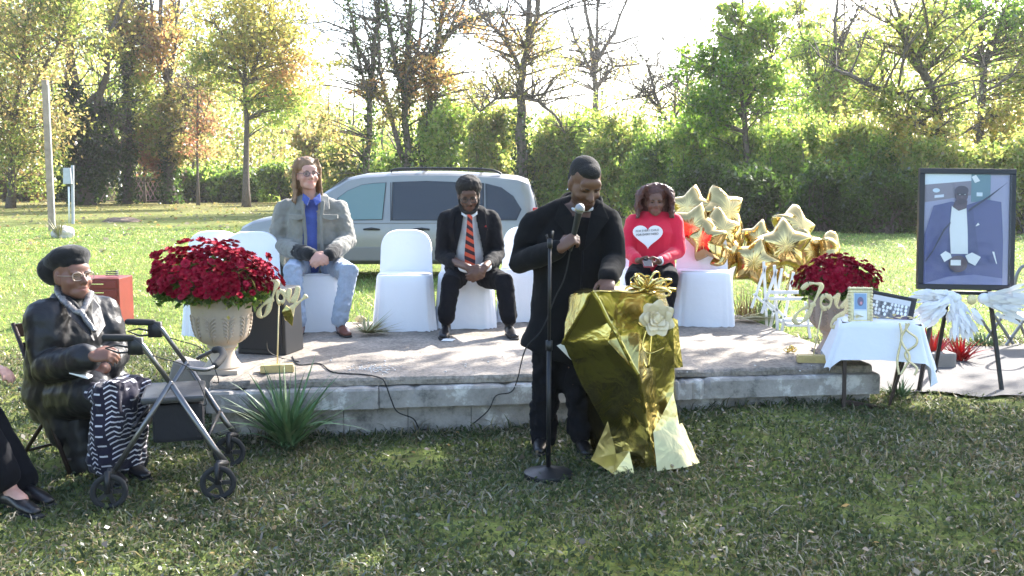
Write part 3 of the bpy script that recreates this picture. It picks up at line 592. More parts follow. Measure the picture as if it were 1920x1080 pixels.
# ================================================================= grass blades and fallen leaves
def blades(name, P, hgt, wid, cols, label):
    n = len(P); rng = RNG; a = rng.uniform(0, 2 * np.pi, n); side = np.stack([np.cos(a), np.sin(a), 0 * a], 1)
    b = rng.uniform(0, 2 * np.pi, n); lean = np.stack([np.cos(b), np.sin(b), 0 * b], 1) * (rng.gamma(2.2, .62, n) * hgt)[:, None]
    up = np.stack([0 * a, 0 * a, hgt], 1); w2 = side * (wid / 2)[:, None]
    mid = P + up * .62 + lean * .38; tip = P + up * np.clip(1.05 - np.linalg.norm(lean, axis=1) / hgt * .3, .25, 1)[:, None] + lean
    V = np.stack([P - w2, P + w2, mid + w2 * .8, mid - w2 * .8, tip], 1).reshape(-1, 3); o = np.arange(n)[:, None] * 5
    F = np.concatenate([o + np.array([0, 1, 2]), o + np.array([0, 2, 3]), o + np.array([3, 2, 4])])
    g = mesh_np(name, V, F, M['grass'], None, np.repeat(cols, 5, 0)); return tag(g, label, 'grass', kind='stuff')
def inslab(x, y, m=.0):
    u = (x - SF0.x) * fdir.x + (y - SF0.y) * fdir.y; v = (x - SF0.x) * bdir.x + (y - SF0.y) * bdir.y
    return (u > -m) & (u < SLEN + m) & (v > .03 - m) & (v < SDEP + m)
def inpath(x, y):
    yb = np.interp(x, [2.35, 5.6], [6.95, 6.35]); return ((x > 2.3) & (y > yb + .06) & (y < 8.75)) | ((y > 15.7) & (y < 20) & (x > 1.2) & (x < 4.5))
def scatter(n, y0, y1, pw):
    Y = (y0 ** pw + RNG.random(n) * (y1 ** pw - y0 ** pw)) ** (1 / pw); X = (RNG.random(n) * 2 - 1) * (Y * .545 + .3)
    k = ~(inslab(X, Y) | inpath(X, Y)); return X[k], Y[k]
GP = np.array([(.068, .090, .040), (.086, .112, .048), (.052, .070, .032), (.112, .132, .064), (.060, .082, .042)]); SP = np.array([(.23, .20, .135), (.17, .145, .09), (.29, .26, .19), (.13, .105, .065)])
def gcol(X, Y, straw):
    n = len(X); p = straw + .22 * np.sin(X * 2.3 + np.sin(Y * 1.9) * 1.5) * np.sin(Y * 2.7 + X) ; st = RNG.random(n) < np.clip(p, .04, .7)
    c = GP[RNG.integers(0, len(GP), n)].copy(); c[st] = SP[RNG.integers(0, len(SP), st.sum())]; return c * RNG.uniform(.7, 1.3, (n, 1))
X, Y = scatter(240000, 2.9, 9.5, 1.1)
thin = RNG.random(len(X)) < .62 + .40 * np.sin(X * 1.9 + 1.5 * np.sin(Y * 1.7)) * np.sin(Y * 2.6 + X) + .25 * np.sin(X * 6.1 + Y * 2) * np.sin(Y * 5.3); X, Y = X[thin], Y[thin]
near = np.exp(-((((X - SF0.x) * bdir.x + (Y - SF0.y) * bdir.y) + .03) / .12) ** 2) * ((X > SF0.x) & (X < SF1.x))
hh = RNG.gamma(5, .0056, len(X)) * (1 + .9 * near)
blades('lawn_grass', np.stack([X, Y, gz(X, Y) - .003], 1), hh, RNG.uniform(.005, .011, len(X)) * (1 + .04 * Y), gcol(X, Y, .38), 'short matted grass and straw around the platform')
X, Y = scatter(110000, 9.0, 34, .9); ph = RNG.gamma(5, .009, len(X))
blades('far_lawn_grass', np.stack([X, Y, gz(X, Y) * (Y < 20) - .003], 1), ph, RNG.uniform(.006, .014, len(X)) * (.4 + Y * .05), gcol(X, Y, .16) * np.array((2.45, 2.85, 1.6)), 'sunlit lawn grass between the platform and the wood')  # blade colours multiplied up so the sunlight is in the colour itself
# broad leaved weeds and clover between the blades
cx_ = RNG.random(900); Yc_ = 3.0 + 5.2 * RNG.random(900) ** .9; Xc_ = (cx_ * 2 - 1) * (Yc_ * .545 + .2); w_i = RNG.integers(0, 900, 34000)
X = Xc_[w_i] + RNG.normal(0, .10, 34000); Y = Yc_[w_i] + RNG.normal(0, .10, 34000); kk_ = ~(inslab(X, Y) | inpath(X, Y)); X, Y = X[kk_], Y[kk_]
tag(leaves('ground_cover', np.stack([X, Y, gz(X, Y) + RNG.uniform(.012, .034, len(X))], 1), .024, GP[RNG.integers(0, len(GP), len(X))] * RNG.uniform(.7, 1.25, (len(X), 1)), M['grass'], None, .6), 'low clover and broad leaved weeds in the near lawn', 'weeds', kind='stuff')
# fallen leaves
def litter(name, X, Y, size, cols, label):
    n = len(X); C = np.stack([X, Y, gz(X, Y) * (Y < 20) + RNG.uniform(.012, .045, n)], 1); a = RNG.uniform(0, 2 * np.pi, n)
    ax = np.stack([np.cos(a), np.sin(a), RNG.normal(0, .3, n)], 1); sd = np.stack([-np.sin(a), np.cos(a), RNG.normal(0, .35, n)], 1)
    L = (size * RNG.uniform(.5, 1.2, n))[:, None]; cu = np.zeros((n, 3)); cu[:, 2] = RNG.uniform(.05, .35, n) * L[:, 0]
    V = np.stack([C - ax * L * .55, C - ax * L * .1 + sd * L * .38 + cu * .8, C + ax * L * .3 + sd * L * .25 + cu, C + ax * L * .6, C + ax * L * .3 - sd * L * .25 + cu * .6, C - ax * L * .1 - sd * L * .38 + cu], 1).reshape(-1, 3)
    tag(mesh_np(name, V, np.arange(n * 6).reshape(n, 6), M['grass'], None, np.repeat(cols, 6, 0)), label, 'leaf litter', kind='stuff')
X, Y = scatter(2600, 3.0, 9, 1.2); litter('fallen_leaves', X, Y, RNG.choice([.014, .02, .03], len(X)), pick('brown', len(X), RNG) * RNG.choice([.8, 1.2, 1.8], (len(X), 1)) + .03, 'dry curled leaves fallen on the near lawn')
X, Y = scatter(5200, 22, 78, 1.6); k_ = RNG.random(len(X)) < np.where(X < 2, 1, .25); X, Y = X[k_], Y[k_]
litter('autumn_leaves', X, Y, np.full(len(X), .16), pick('tan', len(X), RNG) * RNG.uniform(.6, 1.3, (len(X), 1)), 'tan and orange leaves fallen along the wood edge')
# ================================================================= chairs under white covers
def covered_chair(label, xpx, ypx, rot, group='white covered chairs on the platform', scale=1.0, seed=0):
    """ypx: pixel row of the front hem on the platform; seat faces the lawn, turned by rot"""
    b = on(xpx, ypx, ZS); root = thing('covered_chair', label, 'chair', b, group); r = random.Random(seed + int(xpx))
    # local frame: x right, y towards the back, z up; origin at the centre of the front hem
    R = Matrix.Rotation(rot, 3, 'Z')
    def L(x, y, z): return b + R @ Vector((x * scale, y * scale, z * scale))
    sw, sd, sh = .225, .42, .455; bw, bh = .215, .80
    mb = MB(); n = 64                                                # skirt: seat outline dropping to the floor
    def outline(k, e, wob):
        pts = []
        for i in range(n):
            a = 2 * math.pi * i / n; c, s_ = math.cos(a), math.sin(a); p = 5.0
            x = math.copysign(abs(c) ** (2 / p), c) * (sw + e); y = math.copysign(abs(s_) ** (2 / p), s_) * (sd / 2 + e) + sd / 2
            w_ = 1 + wob * .022 * math.sin(a * 7 + seed) + wob * .018 * math.sin(a * 16 + seed * 2) + wob * .010 * math.sin(a * 27 + seed)
            pts.append((x * w_, sd / 2 + (y - sd / 2) * w_))
        return pts
    rings = [(0.0, .035, 1.0), (.10, .028, .8), (.25, .016, .5), (.38, .006, .25), (.435, .002, .05), (.452, -.006, 0), (.458, -.03, 0)]
    vs = []
    for z, e, wob in rings: vs += [L(x, y, z + (.006 * math.sin(i * 1.9 + seed) if z == 0 else 0)) for i, (x, y) in enumerate(outline(0, e, wob))]
    K = len(rings); fs = [(j * n + i, j * n + (i + 1) % n, (j + 1) * n + (i + 1) % n, (j + 1) * n + i) for j in range(K - 1) for i in range(n)] + [tuple((K - 1) * n + i for i in range(n))]
    mb.add(vs, fs); mb.build('seat_cover', M['white_cloth'], root, smooth=True)
    # back: rounded panel leaning slightly back, hollow sides
    mb = MB(); prof = []
    for i in range(25):
        t = i / 24; a = math.pi * t
        prof.append((-bw * math.copysign(abs(math.cos(a)) ** .62, math.cos(a)), .60 + (bh - .60) * math.sin(a) ** .75))
    front = [(-bw * 1.04, .40)] + prof + [(bw * 1.04, .40)]; rear = [(-bw * 1.12, .01)] + [(-bw * 1.07, .3)] + prof + [(bw * 1.07, .3)] + [(bw * 1.12, .01)]
    def yb(z): return sd - .02 + (z - .42) * .16
    M_ = len(prof); vs = [L(x, yb(z) - .018, z) for x, z in prof] + [L(x * 1.015, yb(z) + .028, z + .004) for x, z in prof]
    fs = [(i, i + 1, M_ + i + 1, M_ + i) for i in range(M_ - 1)]
    g = 10; base = len(vs)                                           # front and rear sheets as grids
    for sgn, off in ((0, -.018), (1, .028)):
        for j in range(g + 1):
            for i in range(M_):
                x, z = prof[i]; zz = (.43 if sgn == 0 else .0) + (z - (.43 if sgn == 0 else .0)) * j / g; xx = x * (1 + (.12 if sgn else .03) * (1 - j / g))
                if i not in (0, M_ - 1): xx = -bw * (1 + (.12 if sgn else .03) * (1 - j / g)) * math.cos(math.pi * i / (M_ - 1)) * (1 - j / g) + xx * (j / g)
                bulge = .012 * math.sin(math.pi * j / g) * math.sin(math.pi * i / (M_ - 1)); vs.append(L(xx, (yb(zz) if zz > .42 else sd - .02 + (.42 - zz) * .12) + off + (bulge if sgn == 0 else -bulge), zz))
        o = base + sgn * (g + 1) * M_
        fs += [(o + j * M_ + i, o + j * M_ + i + 1, o + (j + 1) * M_ + i + 1, o + (j + 1) * M_ + i) for j in range(g) for i in range(M_ - 1)]
    mb.add(vs, fs); mb.build('back_cover', M['white_cloth'], root, smooth=True)
    mb = MB(); mb.tube([L(-sw * .92, .02, .462), L(0, .008, .464), L(sw * .92, .02, .462)], .006, 6); mb.build('front_hem', M['white_cloth'], root, smooth=True)
    mb = MB()
    for x in (-.19, .19):
        mb.tube([L(x, .03, .005), L(x, .38, .44)], .011, 6); mb.tube([L(x, .40, .005), L(x, .05, .44)], .011, 6)
    mb.build('folding_frame', M['grey_metal'], root); return root
covered_chair('white covered chair behind the left urn, nearest the long haired man', 468, 632, .16, seed=1)
covered_chair('outermost white covered chair behind the left urn', 405, 628, .26, seed=8)
covered_chair('white covered chair under the long haired man', 585, 622, .10, seed=2)
covered_chair('empty white covered chair between the two seated men', 758, 621, .05, seed=3)
covered_chair('white covered chair under the man in the striped tie', 872, 616, .0, seed=4)
covered_chair('empty white covered chair between the striped tie man and the speaker', 985, 604, -.04, seed=5)
covered_chair('white covered chair under the woman in red', 1217, 606, -.06, seed=6)
covered_chair('empty white covered chair in front of the balloon bunch', 1322, 612, -.10, seed=7)
# ================================================================= urns with red chrysanthemums
M['urn'] = mat('urn_resin', (.45, .365, .285), .75, var=(7, .10), bump=(60, .15, .004))
M['urn2'] = mat('urn_resin_tan', (.37, .285, .235), .75, var=(7, .10), bump=(60, .15, .004))
M['mum'] = mat('mum_petal', (.27, .006, .024), .7, var=(40, .25), spec=.08); M['mum_dark'] = mat('mum_petal_deep', (.20, .004, .018), .7, var=(40, .25), spec=.08)
M['mum_old'] = mat('mum_petal_faded', (.36, .02, .05), .75, var=(40, .3), spec=.08)
def urn(label, b, ht, rad, m, seed):
    root = thing('urn', label, 'urn', b); k = ht / .52; q = rad / .215
    P = lambda r, z: (r * q, z * k)
    mb = MB(); mb.box(b + Vector((0, 0, .012 * k)), (.25 * q, .25 * q, .024 * k)); mb.lathe(b, [P(.118, .024), P(.12, .035), P(.108, .048), P(.088, .072), P(.076, .10), P(.074, .125), P(.08, .14)], 36); mb.build('foot', m, root, smooth=True, angle=40)
    mb = MB(); body = [(.08, .14), (.094, .15), (.096, .158), (.09, .166), (.128, .182), (.158, .212), (.174, .26), (.184, .32), (.191, .40), (.197, .455)]
    mb.lathe(b, [P(*p) for p in body], 44); mb.build('bowl', m, root, smooth=True)
    mb = MB(); mb.lathe(b, [P(.196, .455), P(.213, .462), P(.222, .475), P(.224, .49), P(.215, .505), P(.20, .508), P(.195, .49), P(.19, .46)], 44); mb.build('rim', m, root, smooth=True)
    mb = MB(); mb.lathe(b, [P(.187, .46), P(.187, .472), P(.0, .475)], 24); mb.build('soil', mat('soil', (.05, .035, .025), .95, bump=(40, .6)), root)
    def R_(z): return np.interp(z, [p[1] for p in body], [p[0] for p in body]) * q
    tmpl = None                                                     # relief leaves: fronds of curved ribs round the bowl
    for c in range(10):
        mb = MB(); a0 = 2 * math.pi * c / 10 + .2
        for j in range(6):
            z0 = .20 + j * .022
            for sg in (-1, 1):
                pts = []
                for t in (0, .35, .7, 1):
                    z = z0 + .035 * math.sin(t * 2.2); a = a0 + sg * t * (.20 + .02 * j) * .8; r_ = R_(z) + .002; pts.append(b + Vector((math.cos(a) * r_, math.sin(a) * r_, z * k)))
                mb.tube(pts, [.004, .007, .0075, .003], 6)
        mb.tube([b + Vector((math.cos(a0) * R_(z), math.sin(a0) * R_(z), z * k)) for z in (.19, .25, .31, .345)], [.006, .006, .005, .002], 6)
        mb.build('relief_frond', m, root, smooth=True)
    return root
def mum_mesh(seed):
    r = random.Random(seed); mb = MB()
    for ring, (n, rad, el) in enumerate(((9, 1.0, .12), (8, .85, .55), (6, .62, .95), (3, .4, 1.35))):
        for i in range(n):
            a = 2 * math.pi * (i + .5 * ring) / n + r.gauss(0, .1); d = Vector((math.cos(a) * math.cos(el), math.sin(a) * math.cos(el), math.sin(el))); s_ = Vector((-math.sin(a), math.cos(a), 0))
            e = d * rad; mb.add([Vector((0, 0, 0)), e * .65 + s_ * .30 * rad, e + s_ * .16 * rad + Vector((0, 0, .08)), e - s_ * .16 * rad + Vector((0, 0, .08)), e * .65 - s_ * .30 * rad], [(0, 1, 2, 3, 4)])
    return mb.mesh('flower')
def mums(label, c, R, n, fs, seed, root_name='chrysanthemum'):
    """dome of flower heads over leaves; c: centre of the dome base, R: radii"""
    rng = np.random.default_rng(seed); root = thing(root_name, label, 'flowers', c); ms = []
    for i in range(4):
        me = mum_mesh(seed * 7 + i); setmats(me, (M['mum'], M['mum_dark'], M['mum'], M['mum_old'])[i]); ms.append(me)
    gold = math.pi * (3 - math.sqrt(5)); kept = 0; i = 0; rest = MB()
    while i < n:
        t = (i + .5) / n; el = math.asin(1 - t * 1.06) if t < .94 else -.06; a = i * gold; i += 1
        d = Vector((math.cos(a) * math.cos(el), math.sin(a) * math.cos(el), math.sin(el))); lump = 1 + .13 * math.sin(a * 3 + el * 4) + rng.normal(0, .075)
        if math.sin(a * 2.3 + 1) * math.sin(el * 5 + a) > .66: continue
        p = Vector((d.x * R[0], d.y * R[1], d.z * R[2])) * lump
        if d.y > .12 or kept >= 295 or (i % 9) in (2, 6):
            s_ = fs * rng.uniform(.65, 1.3); Rb = basis(Vector((d.x / R[0], d.y / R[1], d.z / R[2] + 1.2)), (1, .1, 0)); mm_ = ms[i % 4]; rest.add([Vector(c) + p + Rb @ (v.co * s_) for v in mm_.vertices], [tuple(f.vertices) for f in mm_.polygons]); continue
        kept += 1; o = bpy.data.objects.new('flower', ms[i % 4]); COL.objects.link(o); o.parent = root; o.location = p
        nrm = Vector((d.x / R[0], d.y / R[1], d.z / R[2] + 1.2)).normalized() + Vector(rng.normal(0, .25, 3)); o.rotation_euler = nrm.to_track_quat('Z', 'Y').to_euler(); s_ = fs * rng.uniform(.65, 1.35); o.scale = (s_, s_, s_)
    fm = rest.build('flower_mass', M['mum'], root); fm['kind'] = 'stuff'
    m_ = 2600; d = rng.normal(size=(m_, 3)); d /= np.linalg.norm(d, axis=1, keepdims=True); d[:, 2] = np.abs(d[:, 2]) - .22
    C = np.array(c) + d * np.array(R) * rng.uniform(.55, .97, (m_, 1)); a_ = rng.uniform(0, 2 * np.pi, 900); rr_ = rng.uniform(.7, 1.0, 900); C2 = np.array(c) + np.stack([np.cos(a_) * rr_ * R[0] * 1.0, np.sin(a_) * rr_ * R[1] * 1.0, rng.normal(-.02, .035, 900)], 1); C = np.concatenate([C, C2]); leaves('foliage', C, .04, pick('dark', len(C), rng) * 1.5, M['leaf'], root, .6, rng=rng)
    mb = MB(); rr = random.Random(seed)
    for _ in range(16):
        a = rr.uniform(0, 6.28); mb.tube(bez(Vector(c) - Vector((0, 0, R[2] * .25)), Vector(c) + Vector((math.cos(a) * R[0] * .8, math.sin(a) * R[1] * .8, R[2] * .5)), (0, 0, .02), 4), .005, 4)
    mb.build('stems', mat('stem', (.05, .08, .02), .8), root); return root
u1 = on(417, 697, ZS); u1.y += .02
urn('cream urn with leaf relief at the left end of the platform', u1, .555, .215, M['urn'], 1)
mums('large dome of deep red chrysanthemums in the cream urn', u1 + Vector((-.06, 0, .54)), (.365, .32, .262), 760, .027, 5)
rng = np.random.default_rng(9); C = []                                # pale leaves spilling over the rim
for i in range(26):
    a = rng.uniform(-2.4, .2); p = np.array(u1) + np.array((math.cos(a) * .23, math.sin(a) * .23, .52 + rng.normal(0, .04))); C.append(p + rng.normal(size=(14, 3)) * .028)
C = np.concatenate(C); pl = leaves('trailing_leaves', C, .045, pick('mix', len(C), rng) * 1.1, M['leaf'], None, .5, rng=rng); tag(pl, 'pale green leaves spilling over the rim of the cream urn', 'leaves', kind='stuff')
u2 = on(1566, 664, ZS); u2.y += .06
urn('tan urn behind the small draped table', u2, .50, .20, M['urn2'], 2)
mums('flatter dome of dark red chrysanthemums in the tan urn', u2 + Vector((.02, 0, .48)), (.265, .25, .185), 460, .025, 8)
# ================================================================= gold word signs on rods
JOY = [[(.10, .86), (.22, .97), (.36, .98), (.47, .93), (.40, .72), (.30, .45), (.20, .20), (.08, .08), (-.02, .14), (.02, .30), (.18, .44), (.36, .52)],
       [(.60, .72), (.50, .68), (.47, .52), (.54, .42), (.64, .48), (.66, .62), (.60, .72), (.68, .66), (.76, .68)],
       [(.80, .76), (.76, .56), (.80, .44), (.90, .50), (1.0, .70), (1.03, .82), (.97, .55), (.90, .26), (.80, .04), (.68, .02), (.72, .16), (.90, .32), (1.12, .48), (1.24, .58)]]
def smooth_path(pts, n=6):
    P = [Vector((*p, 0)) if len(p) == 2 else Vector(p) for p in pts]; out = []
    for i in range(len(P) - 1):
        a, b, c, d = P[max(i - 1, 0)], P[i], P[i + 1], P[min(i + 2, len(P) - 1)]
        for k in range(n):
            t = k / n; out.append(.5 * ((2 * b) + (c - a) * t + (2 * a - 5 * b + 4 * c - d) * t * t + (3 * b - a - 3 * c + d) * t ** 3))
    return out + [P[-1]]
def joy(label, base, top_c, wid, ht, rot, blk, extra=False):
    root = thing('word_sign', label, 'sign', base); R = Matrix.Rotation(rot, 3, 'Z'); mb = MB()
    for s_ in JOY:
        pts = [top_c + R @ Vector(((p.x - .5) * wid, 0, (p.y - .5) * ht)) for p in smooth_path(s_)]; rw = [.0125 + .0055 * math.sin(i * .42) for i in range(len(pts))]
        mb.tube(pts, rw, 8, rb=.005, side=R @ Vector((1, 0, .35)), rnd=True)
    mb.build('lettering', M['gold_paint'], root, smooth=True)
    mb = MB(); mb.tube([base + Vector((0, 0, .03)), Vector((top_c.x - .0, top_c.y + .006, top_c.z - ht * .12))], .0045, 6); mb.build('rod', M['gold_paint'], root, smooth=True)
    mb = MB(); mb.box(base + Vector((0, 0, .02)), (.21, .075, .04), Matrix.Rotation(blk, 3, 'Z')); mb.box(base + Vector((0, 0, .044)), (.20, .07, .01), Matrix.Rotation(blk + .03, 3, 'Z')); mb.build('base_block', mat('gilt_block', (.52, .40, .17), .6, .2, var=(20, .2)), root, bevel=.003)
    return root
j1 = on(520, 697, ZS); joy('gold script word sign leaning beside the black loudspeaker', j1, at(522, 562, j1.y), .235, .255, .25, .2)
j2 = on(1524, 679, ZS); joy('gold script word sign in front of the tan urn', j2, at(1542, 572, j2.y), .35, .30, -.05, -.15)
mb = MB(); a = at(536, 560, j1.y - .01)                                # gilt leaf hanging from the left sign
pts = [at(536, 572, j1.y), at(528, 585, j1.y - .01), at(535, 600, j1.y), at(548, 612, j1.y + .01), at(550, 596, j1.y), at(545, 580, j1.y - .015)]
mb.prism(pts, (0, .012, 0)); lf = mb.build('gold_leaf_charm', M['gold_foil'], None, bevel=.003); tag(lf, 'shiny gold leaf charm hung below the left gold sign', 'ornament')
# ================================================================= loudspeaker on the platform
b = on(500, 665, ZS); R = Matrix.Rotation(-.22, 3, 'Z'); root = thing('loudspeaker', 'black loudspeaker cabinet between the cream urn and the long haired man', 'speaker', b)
hc = (at(500, 538, b.y + .1).z - ZS); c = b + Vector((0, .14, hc / 2)); mb = MB(); mb.box(c, (.37, .30, hc), R, taper=.93); mb.build('cabinet', M['black_plastic'], root, bevel=.012)
mb = MB(); mb.box(c + R @ Vector((0, -.150, 0)), (.31, .02, hc * .84), R); mb.build('grille', mat('speaker_grille', (.02, .02, .024), .55, .3, bump=(400, .5, .003)), root, bevel=.005)
mb = MB(); mb.bar(c + R @ Vector((-.08, 0, hc / 2 + .012)), c + R @ Vector((.08, 0, hc / 2 + .012)), .03, .02); mb.build('handle', M['black_plastic'], root, bevel=.004)
# ================================================================= microphone stand
b = on(1028, 895, gzf(.2, 5.2)); Ym = b.y; root = thing('microphone_stand', 'black microphone stand with round base in front of the speaker', 'mic stand', b); mb = MB()
mb.lathe(b, [(.13, 0), (.135, .012), (.13, .03), (.09, .042), (.04, .052), (.02, .06)], 32); mb.build('round_base', M['black_metal'], root, smooth=True, angle=50)
top = at(1031, 440, Ym); mb = MB(); mb.tube([b + Vector((0, 0, .05)), b.lerp(top, .55)], .0125, 10); mb.build('lower_pole', M['black_metal'], root, smooth=True)
mb = MB(); mb.tube([b.lerp(top, .54), top - Vector((0, 0, .03))], .0085, 10); mb.build('upper_pole', M['black_metal'], root, smooth=True)
mb = MB(); mb.tube([b.lerp(top, .53), b.lerp(top, .57)], .018, 10); mb.build('clutch', M['black_plastic'], root, smooth=True)
mb = MB(); t0 = top - Vector((0, 0, .04)); mb.tube([t0 - Vector((0, 0, .03)), t0 + Vector((0, 0, .02))], .014, 10); mb.tube([t0 + Vector((-.018, 0, .04)), t0 + Vector((-.012, 0, .02)), t0 + Vector((.012, 0, .02)), t0 + Vector((.012, 0, .06))], .006, 6); mb.build('clip', M['black_plastic'], root, smooth=True)
# ================================================================= the seated woman's folding chair and its neighbour
M['brown_metal'] = mat('brown_enamel', (.035, .022, .018), .45, .3)
def folding_chair(label, O, fwd, m, group=None, white=False):
    """O: floor point below the seat centre; fwd: facing"""
    f = Vector((fwd[0], fwd[1], 0)).normalized(); s_ = Vector((-f.y, f.x, 0)); root = thing('folding_chair', label, 'chair', O, group); z = Vector((0, 0, 1)); q = lambda a, b_, c_: O + f * a + s_ * b_ + z * c_
    mb = MB(); mb.box(q(0, 0, .435), (.40, .40, .022), basis(z, f)); mb.build('seat', m, root, bevel=.008)
    for sg in (-1, 1):
        mb = MB(); mb.tube([q(.24, sg * .205, 0), q(.0, sg * .205, .42), q(-.20, sg * .205, .80)], .0125, 8); mb.build('back_post', m, root, smooth=True)
        mb = MB(); mb.tube([q(-.26, sg * .185, 0), q(.14, sg * .185, .43)], .0115, 8); mb.build('leg', m, root, smooth=True)
    for zz, a in ((.76, -.185), (.66, -.14)):
        mb = MB(); mb.bar(q(a, -.20, zz), q(a, .20, zz), .012, .075); mb.build('back_slat', m, root, bevel=.004)
    for a, zz, w_ in ((.185, .09, .205), (-.18, .09, .185)):
        mb = MB(); mb.tube([q(a, -w_, zz), q(a, w_, zz)], .009, 6); mb.build('stretcher', m, root, smooth=True)
    return root
LADY = Vector((-2.40, 5.50, 0)); LF = Vector((.86, -.50, 0)).normalized()
folding_chair('dark brown folding chair under the woman in the black beret', Vector((-2.43, 5.52, gzf(-2.43, 5.5))), LF, M['brown_metal'])
folding_chair('pale metal folding chair under the person at the left edge', Vector((-2.98, 5.02, 0)), (.9, -.2), mat('pale_enamel', (.45, .36, .33), .4, .4))
# ================================================================= rollator
M['roll'] = mat('rollator_tube', (.17, .165, .165), .32, .8)
root = thing('rollator', 'grey four wheeled rollator with black seat and bag before the woman in the beret', 'walker', (-1.7, 5.25, 0))
RN = [on(206, 955), on(410, 938)]; LAT = Vector((-.10, .56, 0))         # near rear and near front wheel, and the way across
def rl(p, k, z=None):
    q = Vector(p) + LAT * k
    if z is not None: q.z = z
    return q
fw = (RN[1] - RN[0]).normalized()
for k, nm in ((0, 'near'), (1, 'far')):
    w_r, w_f = rl(RN[0], k), rl(RN[1], k); hz = 1.0
    hstart = at(197, 633, 4.93) + LAT * k; hend = at(250, 634, 4.96) + LAT * k; joint = at(322, 722, 4.97) + LAT * k
    foot_f = at(424, 868, 5.0) + LAT * k; foot_r = at(212, 888, 4.9) + LAT * k
    mb = MB(); mb.tube([hend - fw * .05, hend, at(268, 648, 4.96) + LAT * k, joint], .0125, 10); mb.tube([joint, at(400, 838, 4.99) + LAT * k, foot_f], .0155, 10); mb.build('side_frame', M['roll'], root, smooth=True)
    mb = MB(); mb.tube([joint + Vector((0, 0, .02)), foot_r], .0135, 10); mb.build('rear_leg', M['roll'], root, smooth=True)
    mb = MB(); mb.tube([hstart, hstart.lerp(hend, .5), hend], [.017, .0185, .017], 10, rnd=True); mb.build('grip', M['rubber'], root, smooth=True)
    mb = MB(); h = hend + fw * .01; mb.box(h - Vector((0, 0, .04)), (.07, .03, .085), None); mb.tube([h + Vector((-.02, 0, -.05)), h + Vector((-.09, -.005, -.035)), h + Vector((-.15, 0, -.05)), h + Vector((-.09, .004, -.075)), h + Vector((-.02, 0, -.07))], .006, 6)
    mb.build('brake_lever', M['black_plastic'], root, smooth=True)
    mb = MB(); mb.tube(smooth_path([h - Vector((-.02, 0, .07)), h + Vector((.12, 0, -.10)), h + Vector((.26, .02, -.16)), h + Vector((.34, .0, -.32)), foot_f + Vector((-.12, 0, .30))]), .003, 5); mb.build('brake_cable', M['rubber'], root, smooth=True)
    for wpos, foot in ((w_r, foot_r), (w_f, foot_f)):
        wr = .088; c = Vector((wpos.x, wpos.y, wr + gzf(wpos.x, wpos.y))); axl = Vector((-.15, .99, 0)).normalized(); mb = MB(); nn = 22
        for j in range(nn):
            pass
        ring = [c + fw * math.cos(2 * math.pi * j / nn) * (wr - .014) + Vector((0, 0, 1)) * math.sin(2 * math.pi * j / nn) * (wr - .014) for j in range(nn + 1)]
        mb.tube(ring, .015, 7, cap=False); wh = mb.build('wheel', M['rubber'], root, smooth=True)
        mb = MB()
        for j in range(5):
            a = 2 * math.pi * j / 5; mb.bar(c, c + (fw * math.cos(a) + Vector((0, 0, 1)) * math.sin(a)) * (wr - .02), .02, .012, up=axl)
        mb.tube([c - axl * .02, c + axl * .02], .02, 10); mb.build('spokes', M['black_plastic'], wh, smooth=True, angle=40)
        mb = MB(); mb.tube([foot, c + axl * .028 + Vector((0, 0, .10)), c + axl * .028], [.016, .014, .012], 8); mb.tube([foot, c - axl * .028 + Vector((0, 0, .10)), c - axl * .028], [.016, .014, .012], 8); mb.build('fork', M['black_plastic'], root, smooth=True)
seatc = at(327, 735, 5.25); f2 = Vector((fw.x, fw.y, 0)).normalized(); mb = MB(); mb.box(seatc, (.31, .42, .035), basis((0, 0, 1), f2)); mb.build('padded_seat', mat('seat_vinyl', (.05, .05, .052), .42, bump=(30, .2)), root, bevel=.014)
mb = MB(); mb.box(seatc - Vector((0, 0, .13)) + f2 * .02, (.25, .34, .20), basis((0, 0, 1), f2)); mb.build('bag', mat('nylon', (.012, .012, .016), .75, bump=(25, .5, .01)), root, bevel=.02)
bp = [at(350, 690, 5.02), at(392, 692, 5.08), at(418, 668, 5.25), at(408, 655, 5.42), at(370, 672, 5.5)]; mb = MB(); mb.tube(smooth_path(bp), [.011] * 25, 8); mb.build('backrest_bar', M['roll'], root, smooth=True)
mb = MB(); sp_ = smooth_path(bp); mb.tube(sp_[8:20], .019, 10, rnd=True); mb.build('backrest_pad', M['rubber'], root, smooth=True)
for a_, b_ in ((at(390, 818, 4.99), 1), (at(250, 800, 4.94), 1)):
    mb = MB(); mb.tube([a_, a_ + LAT], .010, 8); mb.build('cross_brace', M['black_metal'], root, smooth=True)
